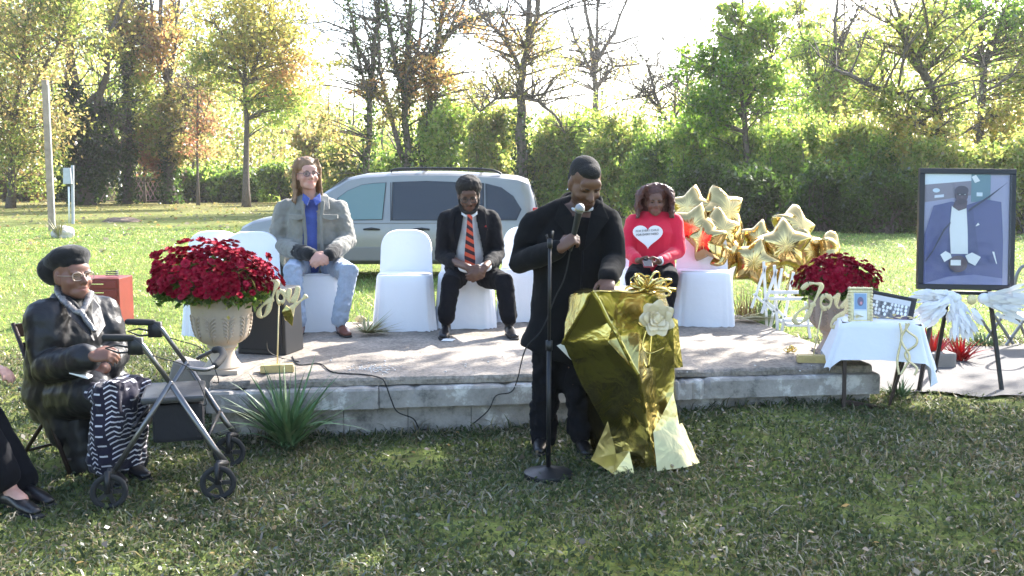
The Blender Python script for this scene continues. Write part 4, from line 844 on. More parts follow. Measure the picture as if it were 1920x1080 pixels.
# ================================================================= gold wrapped lectern
M['foil_back'] = mat('white_paper_back', (.75, .74, .70), .6)
lb = on(1190, 905, gzf(.75, 5.3)); root = thing('lectern', 'lectern wrapped in crumpled gold foil in front of the speaker', 'lectern', lb)
def P(x, y, d=0.0): return at(x, y, 5.40 + d)
FV = {'tl': P(1068, 556, .10), 'ap': P(1112, 546, -.13), 'tr': P(1228, 549, -.02), 'bl': P(1080, 538, .50), 'br': P(1242, 534, .50), 'l1': P(1056, 645, .0), 'l0': P(1064, 610, .16),
      'm1': P(1140, 640, -.08), 'f1': P(1196, 702, -.12), 'r1': P(1262, 610, .12), 'r2': P(1266, 700, .16), 'l2': P(1090, 722, .06), 'm2': P(1150, 725, .0), 'l3': P(1136, 800, .12), 'm3': P(1172, 800, .05), 'f2': P(1208, 775, -.05),
      'r3': P(1262, 770, .12), 'l4': P(1150, 850, .10), 'b0': P(1184, 905, .0), 'b1': P(1238, 906, -.06), 'f3': P(1222, 840, -.05), 'r4': P(1258, 800, .10), 'n1': P(1150, 600, -.08), 'n2': P(1200, 620, -.03), 'n3': P(1225, 700, .06), 'n4': P(1235, 770, .10),
      'bk1': P(1085, 700, .50), 'bk2': P(1265, 690, .48), 'bk3': P(1110, 850, .42), 'bk4': P(1272, 850, .42)}
FF = [('tl', 'ap', 'bl'), ('ap', 'tr', 'br', 'bl'), ('tl', 'l0', 'l1', 'ap'), ('ap', 'l1', 'n1'), ('n1', 'l1', 'm1'), ('l1', 'l2', 'm2', 'm1'), ('ap', 'n1', 'm1', 'f1', 'n2'), ('ap', 'n2', 'tr'), ('tr', 'n2', 'n3', 'r1'), ('n2', 'f1', 'n3'), ('r1', 'n3', 'r2'), ('m1', 'm2', 'f1'), ('m2', 'm3', 'f2', 'f1'),
      ('l2', 'l3', 'm3', 'm2'), ('f1', 'f2', 'n4', 'n3'), ('n3', 'n4', 'r3', 'r2'), ('l3', 'l4', 'm3'), ('m3', 'l4', 'b0', 'f3', 'f2'), ('f2', 'f3', 'n4'), ('b0', 'b1', 'f3'), ('f3', 'b1', 'r4', 'n4'), ('n4', 'r4', 'r3'),
      ('tl', 'bl', 'bk1', 'l0'), ('l0', 'bk1', 'l1'), ('l1', 'bk1', 'l2'), ('l2', 'bk1', 'bk3', 'l3'), ('l3', 'bk3', 'l4'), ('tr', 'r1', 'br'), ('r1', 'r2', 'bk2', 'br'), ('r2', 'r3', 'bk4', 'bk2'), ('r3', 'r4', 'bk4'), ('bl', 'br', 'bk2', 'bk1'), ('bk1', 'bk2', 'bk4', 'bk3'), ('b0', 'l4', 'bk3', 'bk4', 'r4', 'b1')]
def crumple(name, V, Fc, m, parent, amp=.010, cuts=5, seed=0, solid=0, kx=9.0):
    """sheet with sharp creases: facets subdivided, then pushed in and out by folded noise"""
    from mathutils import noise
    me = bpy.data.meshes.new(name); ks = list(V); me.from_pydata([tuple(V[k]) for k in ks], [], [tuple(ks.index(i) for i in f) for f in Fc])
    bm = bmesh.new(); bm.from_mesh(me); bmesh.ops.recalc_face_normals(bm, faces=bm.faces); bmesh.ops.triangulate(bm, faces=bm.faces[:])
    bmesh.ops.subdivide_edges(bm, edges=bm.edges[:], cuts=cuts, use_grid_fill=True); bmesh.ops.triangulate(bm, faces=bm.faces[:]); bm.normal_update()
    for v in bm.verts:
        p = v.co * kx + Vector((seed, 0, 0)); d = abs(noise.noise(p)) * 1.6 - .5 + .5 * abs(noise.noise(p * 2.3)) + .5 * noise.noise(p * .5)
        v.co += v.normal * amp * d
    bm.to_mesh(me); bm.free(); setmats(me, m)
    me.polygons.foreach_set('use_smooth', [True] * len(me.polygons)); me.set_sharp_from_angle(angle=math.radians(32)); return link(name, me, parent)
crumple('foil_wrap', FV, FF, M['gold_foil'], root, .011, 6, 1, kx=6.5)
def fold(a, b, r=.011):
    mb = MB(); a, b = FV[a], FV[b]; n = (b - a).length; pts = [a.lerp(b, i / 8) + Vector((random.gauss(0, .003), -.004, random.gauss(0, .003))) for i in range(9)]; mb.tube(pts, r, 6, rb=r * .5); mb.build('foil_fold', M['gold_foil'], root, smooth=True, angle=25)
for a_, b_ in (('tl', 'ap'), ('ap', 'tr'), ('ap', 'l1'), ('ap', 'f1'), ('f1', 'f2'), ('f2', 'f3')): fold(a_, b_)
# loose sheets: the flared hem left and right, the flap on the right, the white backing showing at the left
M['foil_pale'] = foilmat('pale_foil', (.64, .54, .26), .32)  # same foil as the wrap, lightened: the hem's bright reflection put into colour
crumple('foil_hem', {'a': P(1140, 790, .0), 'b': P(1108, 862, -.05), 'c': P(1150, 890, -.12), 'd': P(1192, 905, -.10), 'e': P(1180, 845, -.06), 'f': P(1155, 850, .02)}, [('a', 'b', 'f'), ('b', 'c', 'f'), ('f', 'c', 'e'), ('c', 'd', 'e')], M['foil_pale'], root, .01, 4, 5)
crumple('foil_hem', {'a': P(1262, 735, .10), 'b': P(1274, 795, .06), 'c': P(1225, 810, -.02), 'd': P(1232, 884, -.12), 'e': P(1288, 876, -.10), 'f': P(1312, 868, -.02), 'g': P(1280, 792, .10)}, [('a', 'c', 'b'), ('c', 'd', 'e', 'b'), ('b', 'e', 'f', 'g')], M['foil_pale'], root, .012, 4, 9)
crumple('foil_flap', {'a': P(1250, 590, .28), 'b': P(1270, 600, .32), 'c': P(1280, 688, .33), 'd': P(1258, 692, .26)}, [('a', 'b', 'c', 'd')], M['gold_foil'], root, .006, 4, 3)
mb = MB(); mb.prism([P(1044, 648, .12), P(1056, 643, .13), P(1082, 675, .12), P(1074, 678, .11)], (0, .004, 0)); mb.build('paper_backing', M['foil_back'], root);
mb = MB(); mb.tube([P(1183, 880, .02), P(1188, 932, -.02)], [.011, .009], 7); mb.build('leg', mat('pale_wood', (.45, .34, .24), .7), root)
mb = MB(); mb.tube([on(1200, 860, 0) + Vector((0, .1, 0)), P(1170, 560, .3)], .03, 8); mb.build('stand_post', M['brown_metal'], root)
M['ribbon'] = mat('gold_ribbon', (.80, .62, .22), .22, 1.0)
M['rose'] = mat('rose_gold_fabric', (.66, .54, .35), .5, .15, bump=(60, .2, .004))
bc = P(1213, 543, .0); rr = random.Random(4)
bow = MB(); bow.ell(bc, .02, n=8, m=6); bow = bow.build('bow', M['ribbon'], root, smooth=True)
for i in range(34):                                                    # ribbon loops
    a = rr.uniform(0, 6.28); el = rr.uniform(-.3, 1.2); d = Vector((math.cos(a) * math.cos(el) * 1.25, math.sin(a) * math.cos(el) * .7, math.sin(el) * .75)); L_ = rr.uniform(.08, .145); o = d.cross(Vector((rr.gauss(0, 1), rr.gauss(0, 1), rr.gauss(0, 1)))).normalized()
    cpt = bc + d * L_ * .6; r_ = L_ * .42; u_ = d; v_ = o; pts = [cpt + u_ * math.cos(t) * r_ + v_ * math.sin(t) * r_ * .7 for t in [2 * math.pi * k / 14 for k in range(15)]]
    mb = MB(); mb.tube(pts, .0085, 4, rb=.0012, side=u_.cross(v_), cap=False); mb.build('ribbon_loop', M['ribbon'], bow, smooth=True)
for i, ps in enumerate(([P(1212, 620, -.02), P(1205, 650, -.03), P(1218, 662, -.05), P(1245, 652, -.05)], [P(1222, 625, -.02), P(1215, 690, -.04), P(1200, 660, -.03), P(1202, 700, -.05)], [P(1200, 575, 0), P(1195, 600, -.03), P(1208, 612, -.04), P(1228, 600, -.05)])):
    mb = MB(); mb.tube(smooth_path(ps), .006, 4, rb=.001, cap=False); mb.build('ribbon_tail', M['ribbon'], bow, smooth=True)
rc = P(1230, 597, -.13); rose = MB(); rose.ell(rc, (.05, .04, .05), n=14, m=9); rose = rose.build('rose', M['rose'], root, smooth=True)
Rr = basis((.1, -1, .15), (1, 0, 0))
for ring, (n_, rad, tilt, sz) in enumerate(((3, .016, 1.25, .030), (4, .030, 1.0, .040), (6, .046, .65, .050), (7, .060, .28, .056))):
    for i in range(n_):
        a = 2 * math.pi * (i + .5 * (ring % 2)) / n_ + rr.gauss(0, .12); out = Vector((math.cos(a), math.sin(a), 0)); tan_ = Vector((-math.sin(a), math.cos(a), 0)); upv = (out * math.cos(tilt) + Vector((0, 0, 1)) * math.sin(tilt)); mb = MB(); vs = []
        for j in range(5):
            for k2 in range(5):
                u_ = (k2 / 4 - .5) * 2; t = j / 4; ww = sz * .75 * math.sin(math.pi * (.18 + .72 * t)) ; curl = (t ** 3) * .012
                p = out * (rad * .55) + upv * (t * sz) + tan_ * (u_ * ww) + Vector((0, 0, 1)) * (.022 - u_ * u_ * .006) + out * (curl - u_ * u_ * .004) + Vector((0, 0, rr.gauss(0, .0015))); vs.append(rc + Rr @ p)
        mb.add(vs, [(j * 5 + k2, j * 5 + k2 + 1, (j + 1) * 5 + k2 + 1, (j + 1) * 5 + k2) for j in range(4) for k2 in range(4)]); mb.build('petal', M['rose'], rose, smooth=True)
# ================================================================= the parked van
VY = 16.0; VX0 = at(437, 415, VY).x; VX1 = at(1012, 415, VY).x; VL = VX1 - VX0; VW = 1.9
M['van'] = mat('silver_paint', (.225, .225, .222), .34, .35, coat=.3, var=(2, .03)); M['van_low'] = mat('grey_cladding', (.17, .165, .16), .5, .2)
M['tint'] = mat('tinted_glass', (.012, .014, .018), .05, 0, spec=.7); M['glass'] = mat('pale_window_glass', (.10, .17, .165), .04, 0, spec=1.0)
van = thing('van', 'silver minivan with roof rails parked behind the row of chairs', 'van', (VX0 + VL / 2, VY + VW / 2, .02))
# stations along the length: u, sill z, belt z, top z, top inset
ST = [(0, .38, .62, .74, .10), (.02, .30, .72, .86, .07), (.06, .27, .80, .95, .06), (.14, .25, .90, 1.02, .07), (.20, .25, .95, 1.08, .08), (.23, .25, .97, 1.16, .10), (.30, .25, .98, 1.42, .16), (.37, .25, .98, 1.63, .20), (.42, .25, .98, 1.68, .21), (.55, .25, .98, 1.715, .21), (.70, .25, .98, 1.715, .21), (.85, .25, .98, 1.68, .21), (.93, .27, .98, 1.64, .22), (.965, .30, .98, 1.58, .23), (.985, .34, .97, 1.35, .18), (1.0, .40, .92, 1.05, .10)]
def sect(i):
    u, zs, zb, zt, ins = ST[i]; x = VX0 + u * VL; e = min(u, 1 - u); rnd_ = .16 * max(0, 1 - e / .06) ** 2          # corners rounded in plan
    y0 = VY + rnd_; pts = [(VY + VW / 2, zs), (y0 + .10, zs), (y0 + .02, zs + .06), (y0, (zs + zb) / 2), (y0 + .015, zb - .05), (y0 + .035, zb), (y0 + .035 + (ins - .03) * .6, zb + (zt - zb) * .62), (y0 + ins * .9, zt - .06), (y0 + ins + .06, zt - .012), (VY + VW / 2, zt + .02)]
    return [Vector((x, y, z)) for y, z in pts] + [Vector((x, 2 * VY + VW - y, z)) for y, z in pts[-2:0:-1]]
mb = MB(); S = [sect(i) for i in range(len(ST))]; n = len(S[0])
vs = [p for s_ in S for p in s_]; fs = [(i * n + k, i * n + (k + 1) % n, (i + 1) * n + (k + 1) % n, (i + 1) * n + k) for i in range(len(S) - 1) for k in range(n)] + [tuple(range(n)), tuple((len(S) - 1) * n + k for k in range(n))]
mb.add(vs, fs); body = mb.build('body', M['van'], van, smooth=True, angle=40)
def side_y(x, z):
    u = (x - VX0) / VL; us = [s_[0] for s_ in ST]; i = max(0, min(len(ST) - 2, int(np.searchsorted(us, u)) - 1)); t = (u - us[i]) / (us[i + 1] - us[i]); A, B = S[i], S[i + 1]
    P_ = [A[k].lerp(B[k], t) for k in range(1, 9)]; zz = [p.z for p in P_]; return float(np.interp(z, zz, [p.y for p in P_]))
def panel(name, px, m, off, parent, thick=.004, inner=0):
    """flat polygon of pixels laid on the near side of the body"""
    pts = []
    c = Vector((sum(p[0] for p in px) / len(px), sum(p[1] for p in px) / len(px), 0))
    for x, y in px:
        x, y = c.x + (x - c.x) * (1 - inner), c.y + (y - c.y) * (1 - inner); w_ = at(x, y, VY + .08); w_.y = side_y(w_.x, w_.z) - off; q = at(x, y, w_.y); pts.append(Vector((q.x, side_y(q.x, q.z) - off, q.z)))
    mb = MB(); mb.prism(pts, (0, thick, 0)); return mb.build(name, m, parent)
M['trim'] = mat('black_trim', (.012, .012, .013), .4)
W1 = [(634, 371), (652, 358), (678, 347), (700, 344), (723, 343), (716, 411), (655, 412), (630, 412)]
W2 = [(738, 342), (800, 340), (905, 344), (905, 412), (736, 412)]; W3 = [(912, 345), (940, 352), (962, 368), (977, 392), (968, 412), (912, 412)]
for nm, W, gm in (('front_window', W1, M['glass']), ('middle_window', W2, M['tint']), ('quarter_window', W3, M['tint'])):
    d = panel('window_seal', W, M['trim'], .012, van, .004, -.03); g = panel(nm, W, gm, .020, van, .004)
# front glass is opaque: its teal colour stands in for the bright reflection
def seam(px): 
    mb = MB(); pts = []
    for x, y in px:
        q = at(x, y, VY + .05); pts.append(Vector((q.x, side_y(q.x, q.z) - .004, q.z)))
    mb.tube(pts, .006, 5); return mb
seam([(731, 342), (733, 412), (735, 460), (733, 494)]).build('door_seam', M['trim'], van); seam([(612, 412), (608, 450), (612, 494)]).build('door_seam', M['trim'], van); seam([(910, 344), (912, 412), (908, 470)]).build('door_seam', M['trim'], van)
seam([(470, 426), (620, 419), (800, 418), (985, 420)]).build('belt_moulding', M['van_low'], van)
for x in (697, 790):
    w_ = at(x, 430, VY); mb = MB(); mb.tube([Vector((w_.x - .12, VY - .02, w_.z)), Vector((w_.x, VY - .035, w_.z + .01)), Vector((w_.x + .12, VY - .02, w_.z))], [.014, .022, .014], 8, rnd=True); mb.build('door_handle', M['trim'], van, smooth=True)
mb = MB(); mb.box((VX0 + VL * .5, VY + .02, .42), (VL * .5, .06, .22)); mb.build('lower_cladding', M['van_low'], van, bevel=.02)
for u in (.19, .80):
    for yy, sg in ((VY + .06, -1), (VY + VW - .06, 1)):
        c = Vector((VX0 + VL * u, yy, .34)); mb = MB(); ring = [c + Vector((math.cos(2 * math.pi * j / 28) * .27, 0, math.sin(2 * math.pi * j / 28) * .27)) for j in range(29)]; mb.tube(ring, .07, 10, rb=.09, side=(0, 1, 0), cap=False); wh = mb.build('wheel', M['rubber'], van, smooth=True)
        mb = MB(); mb.tube([c, c + Vector((0, sg * .07, 0))], [.21, .19], 24); mb.build('rim', M['grey_metal'], wh, smooth=True, angle=40)
        if sg < 0:
            mb = MB(); mb.tube([c + Vector((0, -.07, 0)), c + Vector((0, -.085, 0))], .40, 28); mb = MB()
for yy in (VY + .30, VY + VW - .30):
    mb = MB(); a, b_ = at(733, 330, yy), at(940, 338, yy); zr = 1.76; pts = [Vector((a.x, yy, zr - .05)), Vector((a.x + .12, yy, zr)), Vector(((a.x + b_.x) / 2, yy, zr + .012)), Vector((b_.x - .2, yy, zr - .01)), Vector((b_.x, yy, zr - .08))]; mb.tube(smooth_path([tuple(p) for p in pts]), .017, 8); mb.build('roof_rail', M['trim'], van, smooth=True)
for xx in (at(790, 330, VY).x, at(900, 330, VY).x):
    mb = MB(); mb.bar((xx, VY + .3, 1.775), (xx, VY + VW - .3, 1.775), .05, .02); mb.build('roof_crossbar', M['trim'], van)
mb = MB(); xt = VX0 + VL * .962                                           # tailgate glass, windscreen, lamps, mirror
A = lambda u, yy, z: Vector((VX0 + u * VL, VY + yy, z))
mb.prism([A(.972, .30, 1.50), A(.972, VW - .3, 1.50), A(.994, VW - .2, 1.08), A(.994, .20, 1.08)], (.012, 0, .01)); mb.build('rear_window', M['tint'], van)
mb = MB(); mb.prism([A(.232, .22, 1.17), A(.232, VW - .22, 1.17), A(.368, VW - .27, 1.625), A(.368, .27, 1.625)], (-.02, 0, .012)); mb.build('windscreen', M['tint'], van)
mb = MB(); mb.box(A(.985, .05, 1.0), (.08, .10, .30)); mb.build('tail_light', mat('red_lens', (.35, .01, .01), .2), van, bevel=.02)
mb = MB(); mb.box(A(.035, .10, .72), (.20, .16, .12)); mb.build('headlight', mat('lamp_lens', (.7, .7, .7), .1), van, bevel=.03)
mb = MB(); mb.ell(A(.285, -.12, 1.08), (.07, .11, .08)); mb.tube([A(.285, -.05, 1.05), A(.285, .06, 1.02)], .02, 6); mb.build('door_mirror', M['van'], van, smooth=True)
mb = MB(); mb.box(A(.02, VW / 2, .42), (.16, VW - .3, .22)); mb.build('front_bumper', M['van_low'], van, bevel=.05)
mb = MB(); mb.box(A(.985, VW / 2, .48), (.14, VW - .3, .22)); mb.build('rear_bumper', M['van_low'], van, bevel=.05)
# ================================================================= people
def skinmat(name, c, lip):
    m = mat(name, c, .5, bump=(90, .08, .002), attr=True, var=(30, .06), sub=.08); return m
M['eye'] = mat('eye', (.03, .018, .012), .15); M['brow'] = mat('brow_hair', (.012, .009, .008), .8)
def head_parts(mb, c, R, k=1.0, fat=0.0):
    """head in local axes x: own left, y: forward, z: up; c between the ears; k: size"""
    E = lambda p, r, rx=None: mb.ell(c + R @ (Vector(p) * k), tuple(q * k for q in r), R, 18, 12)
    E((0, -.018, .045), (.076, .094, .080)); E((0, -.035, .02), (.073, .078, .075)); E((0, .022, -.02), (.066 + fat, .070, .085)); E((0, .050, -.078), (.044 + fat, .042, .034)); E((0, .012, -.066), (.058 + fat, .06, .04))
    E((0, .072, -.098), (.022, .018, .016)); E((.036, .056, -.030), (.030, .026, .026)); E((-.036, .056, -.030), (.030, .026, .026)); E((0, .066, .035), (.058, .024, .035))
    E((.030, .080, .018), (.026, .012, .009)); E((-.030, .080, .018), (.026, .012, .009))
    P_ = lambda *p: c + R @ (Vector(p) * k)
    mb.tube([P_(0, .086, .012), P_(0, .098, -.008), P_(0, .112, -.027)], [.009 * k, .011 * k, .0135 * k], 10, rnd=True); E((.012, .096, -.032), (.010, .010, .008)); E((-.012, .096, -.032), (.010, .010, .008))
    E((0, .086, -.056), (.026, .010, .0065)); E((0, .085, -.0665), (.022, .011, .0075))
    for sg in (1, -1): E((sg * .077, -.012, -.006), (.010, .020, .032)); E((sg * .073, -.002, -.03), (.008, .010, .012))
def face_post(c, R, k):
    RI = np.array(R.inverted()); C0 = np.array(c)
    def post(V):
        L = (V - C0) @ RI.T / k; D = np.zeros_like(L)
        for sx in (.031, -.031):
            g = np.exp(-(((L[:, 0] - sx) / .017) ** 2 + ((L[:, 2] + .000) / .011) ** 2)) * (L[:, 1] > .03); D[:, 1] -= .010 * g
        g = np.exp(-((L[:, 2] + .0612) / .0035) ** 2 - (L[:, 0] / .026) ** 2) * (L[:, 1] > .06); D[:, 1] -= .006 * g
        for sx in (.04, -.04):
            g = np.exp(-(((L[:, 0] - sx) / .01) ** 2 + ((L[:, 2] + .052) / .02) ** 2)) * (L[:, 1] > .04); D[:, 1] -= .004 * g
        return V + (D * k) @ np.array(R).T
    return post
def skin_colour(c, R, k, base, lip, brow=None, stubble=None):
    RI = np.array(R.inverted()); C0 = np.array(c)
    def fn(V):
        L = (V - C0) @ RI.T / k; col = np.tile(np.array(base), (len(V), 1))
        def mixin(w, c2): col[:] = col * (1 - w[:, None]) + np.array(c2) * w[:, None]
        mixin(.75 * np.exp(-(((L[:, 2] + .061) / .0105) ** 4 + (L[:, 0] / .026) ** 4)) * (L[:, 1] > .065), lip)
        for sx in (.043, -.043): mixin(.25 * np.exp(-(((L[:, 0] - sx) / .02) ** 2 + ((L[:, 2] + .03) / .02) ** 2)) * (L[:, 1] > .03), lip)
        if stubble is not None: mixin(stubble[1] * np.exp(-np.clip((-.045 - L[:, 2]), None, 0) ** 2 / .0003) * (L[:, 2] > -.13) * (L[:, 1] > .0) * (np.linalg.norm(L, axis=1) < .16), stubble[0])
        return col
    return fn
def eyes(c, R, k, root, body, openess=1.0, brow=M['brow']):
    for sg in (1, -1):
        mb = MB(); q = c + R @ (Vector((sg * .031, .077, .000)) * k); mb.ell(q, (.0115 * k, .006 * k, .0050 * k * openess), R, 10, 7); mb.build('eye', M['eye'], body, smooth=True)
        mb = MB(); pts = [c + R @ (Vector((sg * x, y, z)) * k) for x, y, z in ((.014, .091, .019), (.030, .090, .024), (.046, .080, .020))]; mb.tube(pts, [.0035 * k, .0042 * k, .002 * k], 6, rb=.003); mb.build('eyebrow', brow, body, smooth=True)
def hand(mb, w, d, nrm, thumb, curl=.6, k=1.0, spread=.06, tcurl=.5, fc=None):
    """w: wrist, d: towards the fingers, nrm: out of the palm, thumb: side the thumb leaves from"""
    d = Vector(d).normalized(); nrm = Vector(nrm); nrm = (nrm - d * nrm.dot(d)).normalized(); t = Vector(thumb); t = (t - d * t.dot(d) - nrm * t.dot(nrm)).normalized(); w = Vector(w)
    mb.tube([w - d * .01 * k, w + d * .03 * k, w + d * .065 * k, w + d * .088 * k], [.026 * k, .037 * k, .041 * k, .038 * k], 12, rb=[.021 * k, .018 * k, .016 * k, .012 * k], side=t, rnd=True)
    for i, (off, L, r_) in enumerate(((.030, .074, .0088), (.010, .082, .0092), (-.010, .077, .0088), (-.029, .060, .0078))):
        b = w + d * (.086 - .004 * abs(i - 1.2)) * k + t * off * k; dd = (d + t * spread * (1.5 - i)).normalized(); pts = [b - d * .02 * k, b]; a = curl * .75; c_ = (fc[i] if fc else curl)
        ang = 0; p = b
        for seg, fr in enumerate((.46, .30, .24)):
            ang += c_ * (.8, 1.0, .7)[seg]; v = dd * math.cos(ang) + nrm * math.sin(ang); p = p + v * L * fr * k; pts.append(p)
        mb.tube(pts, [r_ * k * q for q in (1.1, 1.08, 1.0, .92, .8)], 8, rnd=True)
    b = w + d * .022 * k + t * .026 * k; v0 = (d * .62 + t * .75 + nrm * .35).normalized(); p1 = b + v0 * .040 * k; v1 = (d * .9 + t * (.45 - tcurl * .7) + nrm * (.3 + tcurl)).normalized(); p2 = p1 + v1 * .032 * k; v2 = (d * (1 - tcurl * .3) + t * (.2 - tcurl) + nrm * (.25 + tcurl)).normalized(); p3 = p2 + v2 * .026 * k
    mb.tube([b, p1, p2, p3], [.0155 * k, .0125 * k, .0105 * k, .0085 * k], 8, rnd=True)
def torso(mb, J, side, wa, da, off=0.0):
    """elliptical trunk through pelvis, waist, chest, upper chest"""
    pts = [J['pel'], J['wai'], J['che'], J['upc']]; mb.tube([Vector(p) for p in pts], [x + off for x in wa], 20, rb=[x + off for x in da], side=side, rnd=True)
def limb(mb, pts, rad, off=0.0, n=14): mb.tube([Vector(p) for p in pts], [r + off for r in rad], n, rnd=True)
def mid(a, b, t=.5): return Vector(a).lerp(Vector(b), t)
def shoe(root, heel, toe, m, k=1.0, up=(0, 0, 1), sole=None):
    h, t = Vector(heel), Vector(toe); d = (t - h).normalized(); side = d.cross(Vector((0, 0, 1))).normalized(); mb = MB(); u_ = Vector((0, 0, 1)); L = (t - h).length
    mb.tube([h + u_ * .038, h + d * L * .3 + u_ * .042, h + d * L * .62 + u_ * .034, h + d * L * .9 + u_ * .026], [.034 * k, .036 * k, .046 * k, .034 * k], 14, rb=[.034 * k, .038 * k, .030 * k, .022 * k], side=side, rnd=True)
    mb.tube([h + u_ * .05, h + d * L * .12 + u_ * .10 * k], [.036 * k, .036 * k], 12, rnd=True)
    s_ = organic('shoe', mb, m, root, .007, 3); mb = MB()
    mb.tube([h + u_ * .008, h + d * L * .35 + u_ * .008, h + d * L * .65 + u_ * .008, h + d * L * 1.02 + u_ * .008], [.034 * k, .033 * k, .047 * k, .030 * k], 14, rb=.009, side=side, rnd=True); mb.build('sole', sole or M['rubber'], s_, smooth=True); return s_
def headframe(fwd, up=(0, 0, 1)):
    f = Vector(fwd).normalized(); u_ = Vector(up); u_ = (u_ - f * u_.dot(f)).normalized(); l = u_.cross(f); return Matrix((-l, f, u_)).transposed() if False else Matrix((f.cross(u_) * -1, f, u_)).transposed()
def _c(*a): return a
def cloth(name, c, rough=.85, bump=(22, .35, .012), var=(14, .12), sheen=.15, spec=.3, coat=0): return mat(name, c, rough, var=var, bump=bump, sheen=sheen, spec=spec, coat=coat)
def spectacles(root, c, R, k, m, lens, r=(.021, .016), round_=False):
    Pp = lambda x, y, z: c + R @ (Vector((x, y, z)) * k); g = MB()
    for sg in (1, -1):
        pw = 2.0 if round_ else 3.2; ring = []
        for i in range(19):
            a = 2 * math.pi * i / 18; ca, sa = math.cos(a), math.sin(a); ring.append(Pp(sg * .032 + r[0] * math.copysign(abs(ca) ** (2 / pw), ca), .096, -.001 + r[1] * math.copysign(abs(sa) ** (2 / pw), sa)))
        g.tube(ring, .0022 * k if not round_ else .003 * k, 6, cap=False); g.tube([Pp(sg * .053, .095, .004), Pp(sg * .078, .05, .006), Pp(sg * .080, -.005, .008)], .002 * k, 5)
    g.tube([Pp(-.011, .097, .004), Pp(0, .101, .006), Pp(.011, .097, .004)], .0022 * k, 5); gl = g.build('glasses', m, root, smooth=True)
    for sg in (1, -1):
        q = MB(); ring = [Pp(sg * .032 + r[0] * .93 * math.cos(2 * math.pi * i / 16), .0955, -.001 + r[1] * .93 * math.sin(2 * math.pi * i / 16)) for i in range(16)]; q.prism(ring, R @ Vector((0, .0012, 0))); q.build('lens', lens, gl)
    return gl
def strands(mb, root_pts, rr, r=.007, jit=.01, n=5):
    for pts in root_pts:
        q = [Vector(p) + Vector((rr.gauss(0, jit), rr.gauss(0, jit), rr.gauss(0, jit * .5))) for p in pts]; sp = smooth_path([tuple(p) for p in q], 3); N = len(sp); mb.tube(sp, [r * (1 - .6 * i / N) for i in range(N)], n)
M['lens'] = clearglass('spectacle_lens', (.95, .95, .96), .6)
SKA, SKB, SKC, SKD, SKE = (.125, .058, .035), (.48, .26, .20), (.105, .048, .029), (.14, .065, .042), (.18, .082, .055)
# ---------------------------------------------------------------- the speaker in the black coat
D = 5.88
sp = thing('person', 'person in a long black overcoat reading at the lectern with a microphone', 'person', on(1045, 845, 0) + Vector((0, .05, 0)))
J = dict(pel=at(1060, 600, D), wai=at(1065, 540, D), che=at(1072, 455, D), upc=at(1078, 405, D)); sd = Vector((.99, -.12, 0))
hR = headframe((.30, -.84, -.54), (.10, -.3, .95)); hc = at(1097, 345, D - .10); hk = 1.13
shL, elL, wrL = at(1000, 420, D + .02), at(975, 492, D - .02), at(1050, 466, D - .34); shR, elR, wrR = at(1142, 414, D - .02), at(1152, 492, D - .12), at(1140, 522, D - .36)
hipL, knL, anL = at(1030, 600, D), at(1022, 715, D - .02), at(1018, 815, D + .03); hipR, knR, anR = at(1085, 600, D), at(1078, 715, D - .04), at(1088, 808, D - .02)
mb = MB(); torso(mb, J, sd, (.17, .165, .17, .14), (.13, .13, .12, .10)); limb(mb, [at(1082, 408, D), at(1090, 385, D - .03), at(1094, 365, D - .07)], (.075, .066, .062)); head_parts(mb, hc, hR, hk, .006)
for a, b_, c_ in ((shL, elL, wrL), (shR, elR, wrR)): limb(mb, [a, b_, c_], (.06, .05, .034))
for a, b_, c_ in ((hipL, knL, anL), (hipR, knR, anR)): limb(mb, [a, b_, c_], (.09, .065, .045))
hand(mb, wrL, (.62, -.25, .52), (.55, .55, -.35), (-.45, -.35, .8), 1.25, 1.08, .0, .9); hand(mb, wrR, (-.10, -.75, -.40), (0, .3, -1), (-1, 0, 0), .35, 1.08, .10, .2)
M['sk1'] = skinmat('skin_speaker', SKA, 0); body = organic('body', mb, M['sk1'], sp, .0065, 3, post=face_post(hc, hR, hk)); vcol(body.data, skin_colour(hc, hR, hk, SKA, (.13, .04, .03), stubble=((.03, .016, .012), .45))); eyes(hc, hR, hk, sp, body, .35)
M['coat'] = cloth('black_wool', (.008, .008, .009), .95, (45, .2, .006), sheen=.04, spec=.1)
mb = MB(); mb.tube([J['upc'], J['che'], J['wai'], J['pel'], at(1050, 640, D), at(1040, 668, D)], [.155, .215, .21, .205, .215, .225], 24, rb=[.11, .155, .165, .16, .165, .165], side=sd, cap=True); limb(mb, [shL, at(1050, 396, D), at(1082, 384, D + .02), at(1112, 392, D), shR], (.068, .072, .07, .072, .068)); limb(mb, [shL, mid(shL, elL), elL, mid(elL, wrL), mid(elL, wrL, .92)], (.078, .08, .074, .066, .058)); limb(mb, [shR, mid(shR, elR), elR, mid(elR, wrR), mid(elR, wrR, .95)], (.076, .078, .070, .064, .058))
organic('overcoat', mb, M['coat'], sp, .010, 7, [(.020, .16), (.008, .06)])
mb = MB(); cx = lambda x, y, d: at(x, y, D + d)                            # standing collar, lapels and front edge
mb.tube(smooth_path([cx(1064, 408, -.14), cx(1052, 388, -.03), cx(1060, 372, .07), cx(1095, 366, .11), cx(1124, 376, .06), cx(1128, 392, -.06)]), .030, 8, rb=.014, side=(0, 0, 1)); mb.build('coat_collar', M['coat'], sp, smooth=True)
mb = MB(); mb.prism([cx(1052, 375, -.125), cx(1040, 412, -.17), cx(1062, 440, -.195), cx(1088, 470, -.20), cx(1072, 400, -.165)], (0, .012, 0)); mb.build('lapel', M['coat'], sp, bevel=.004)
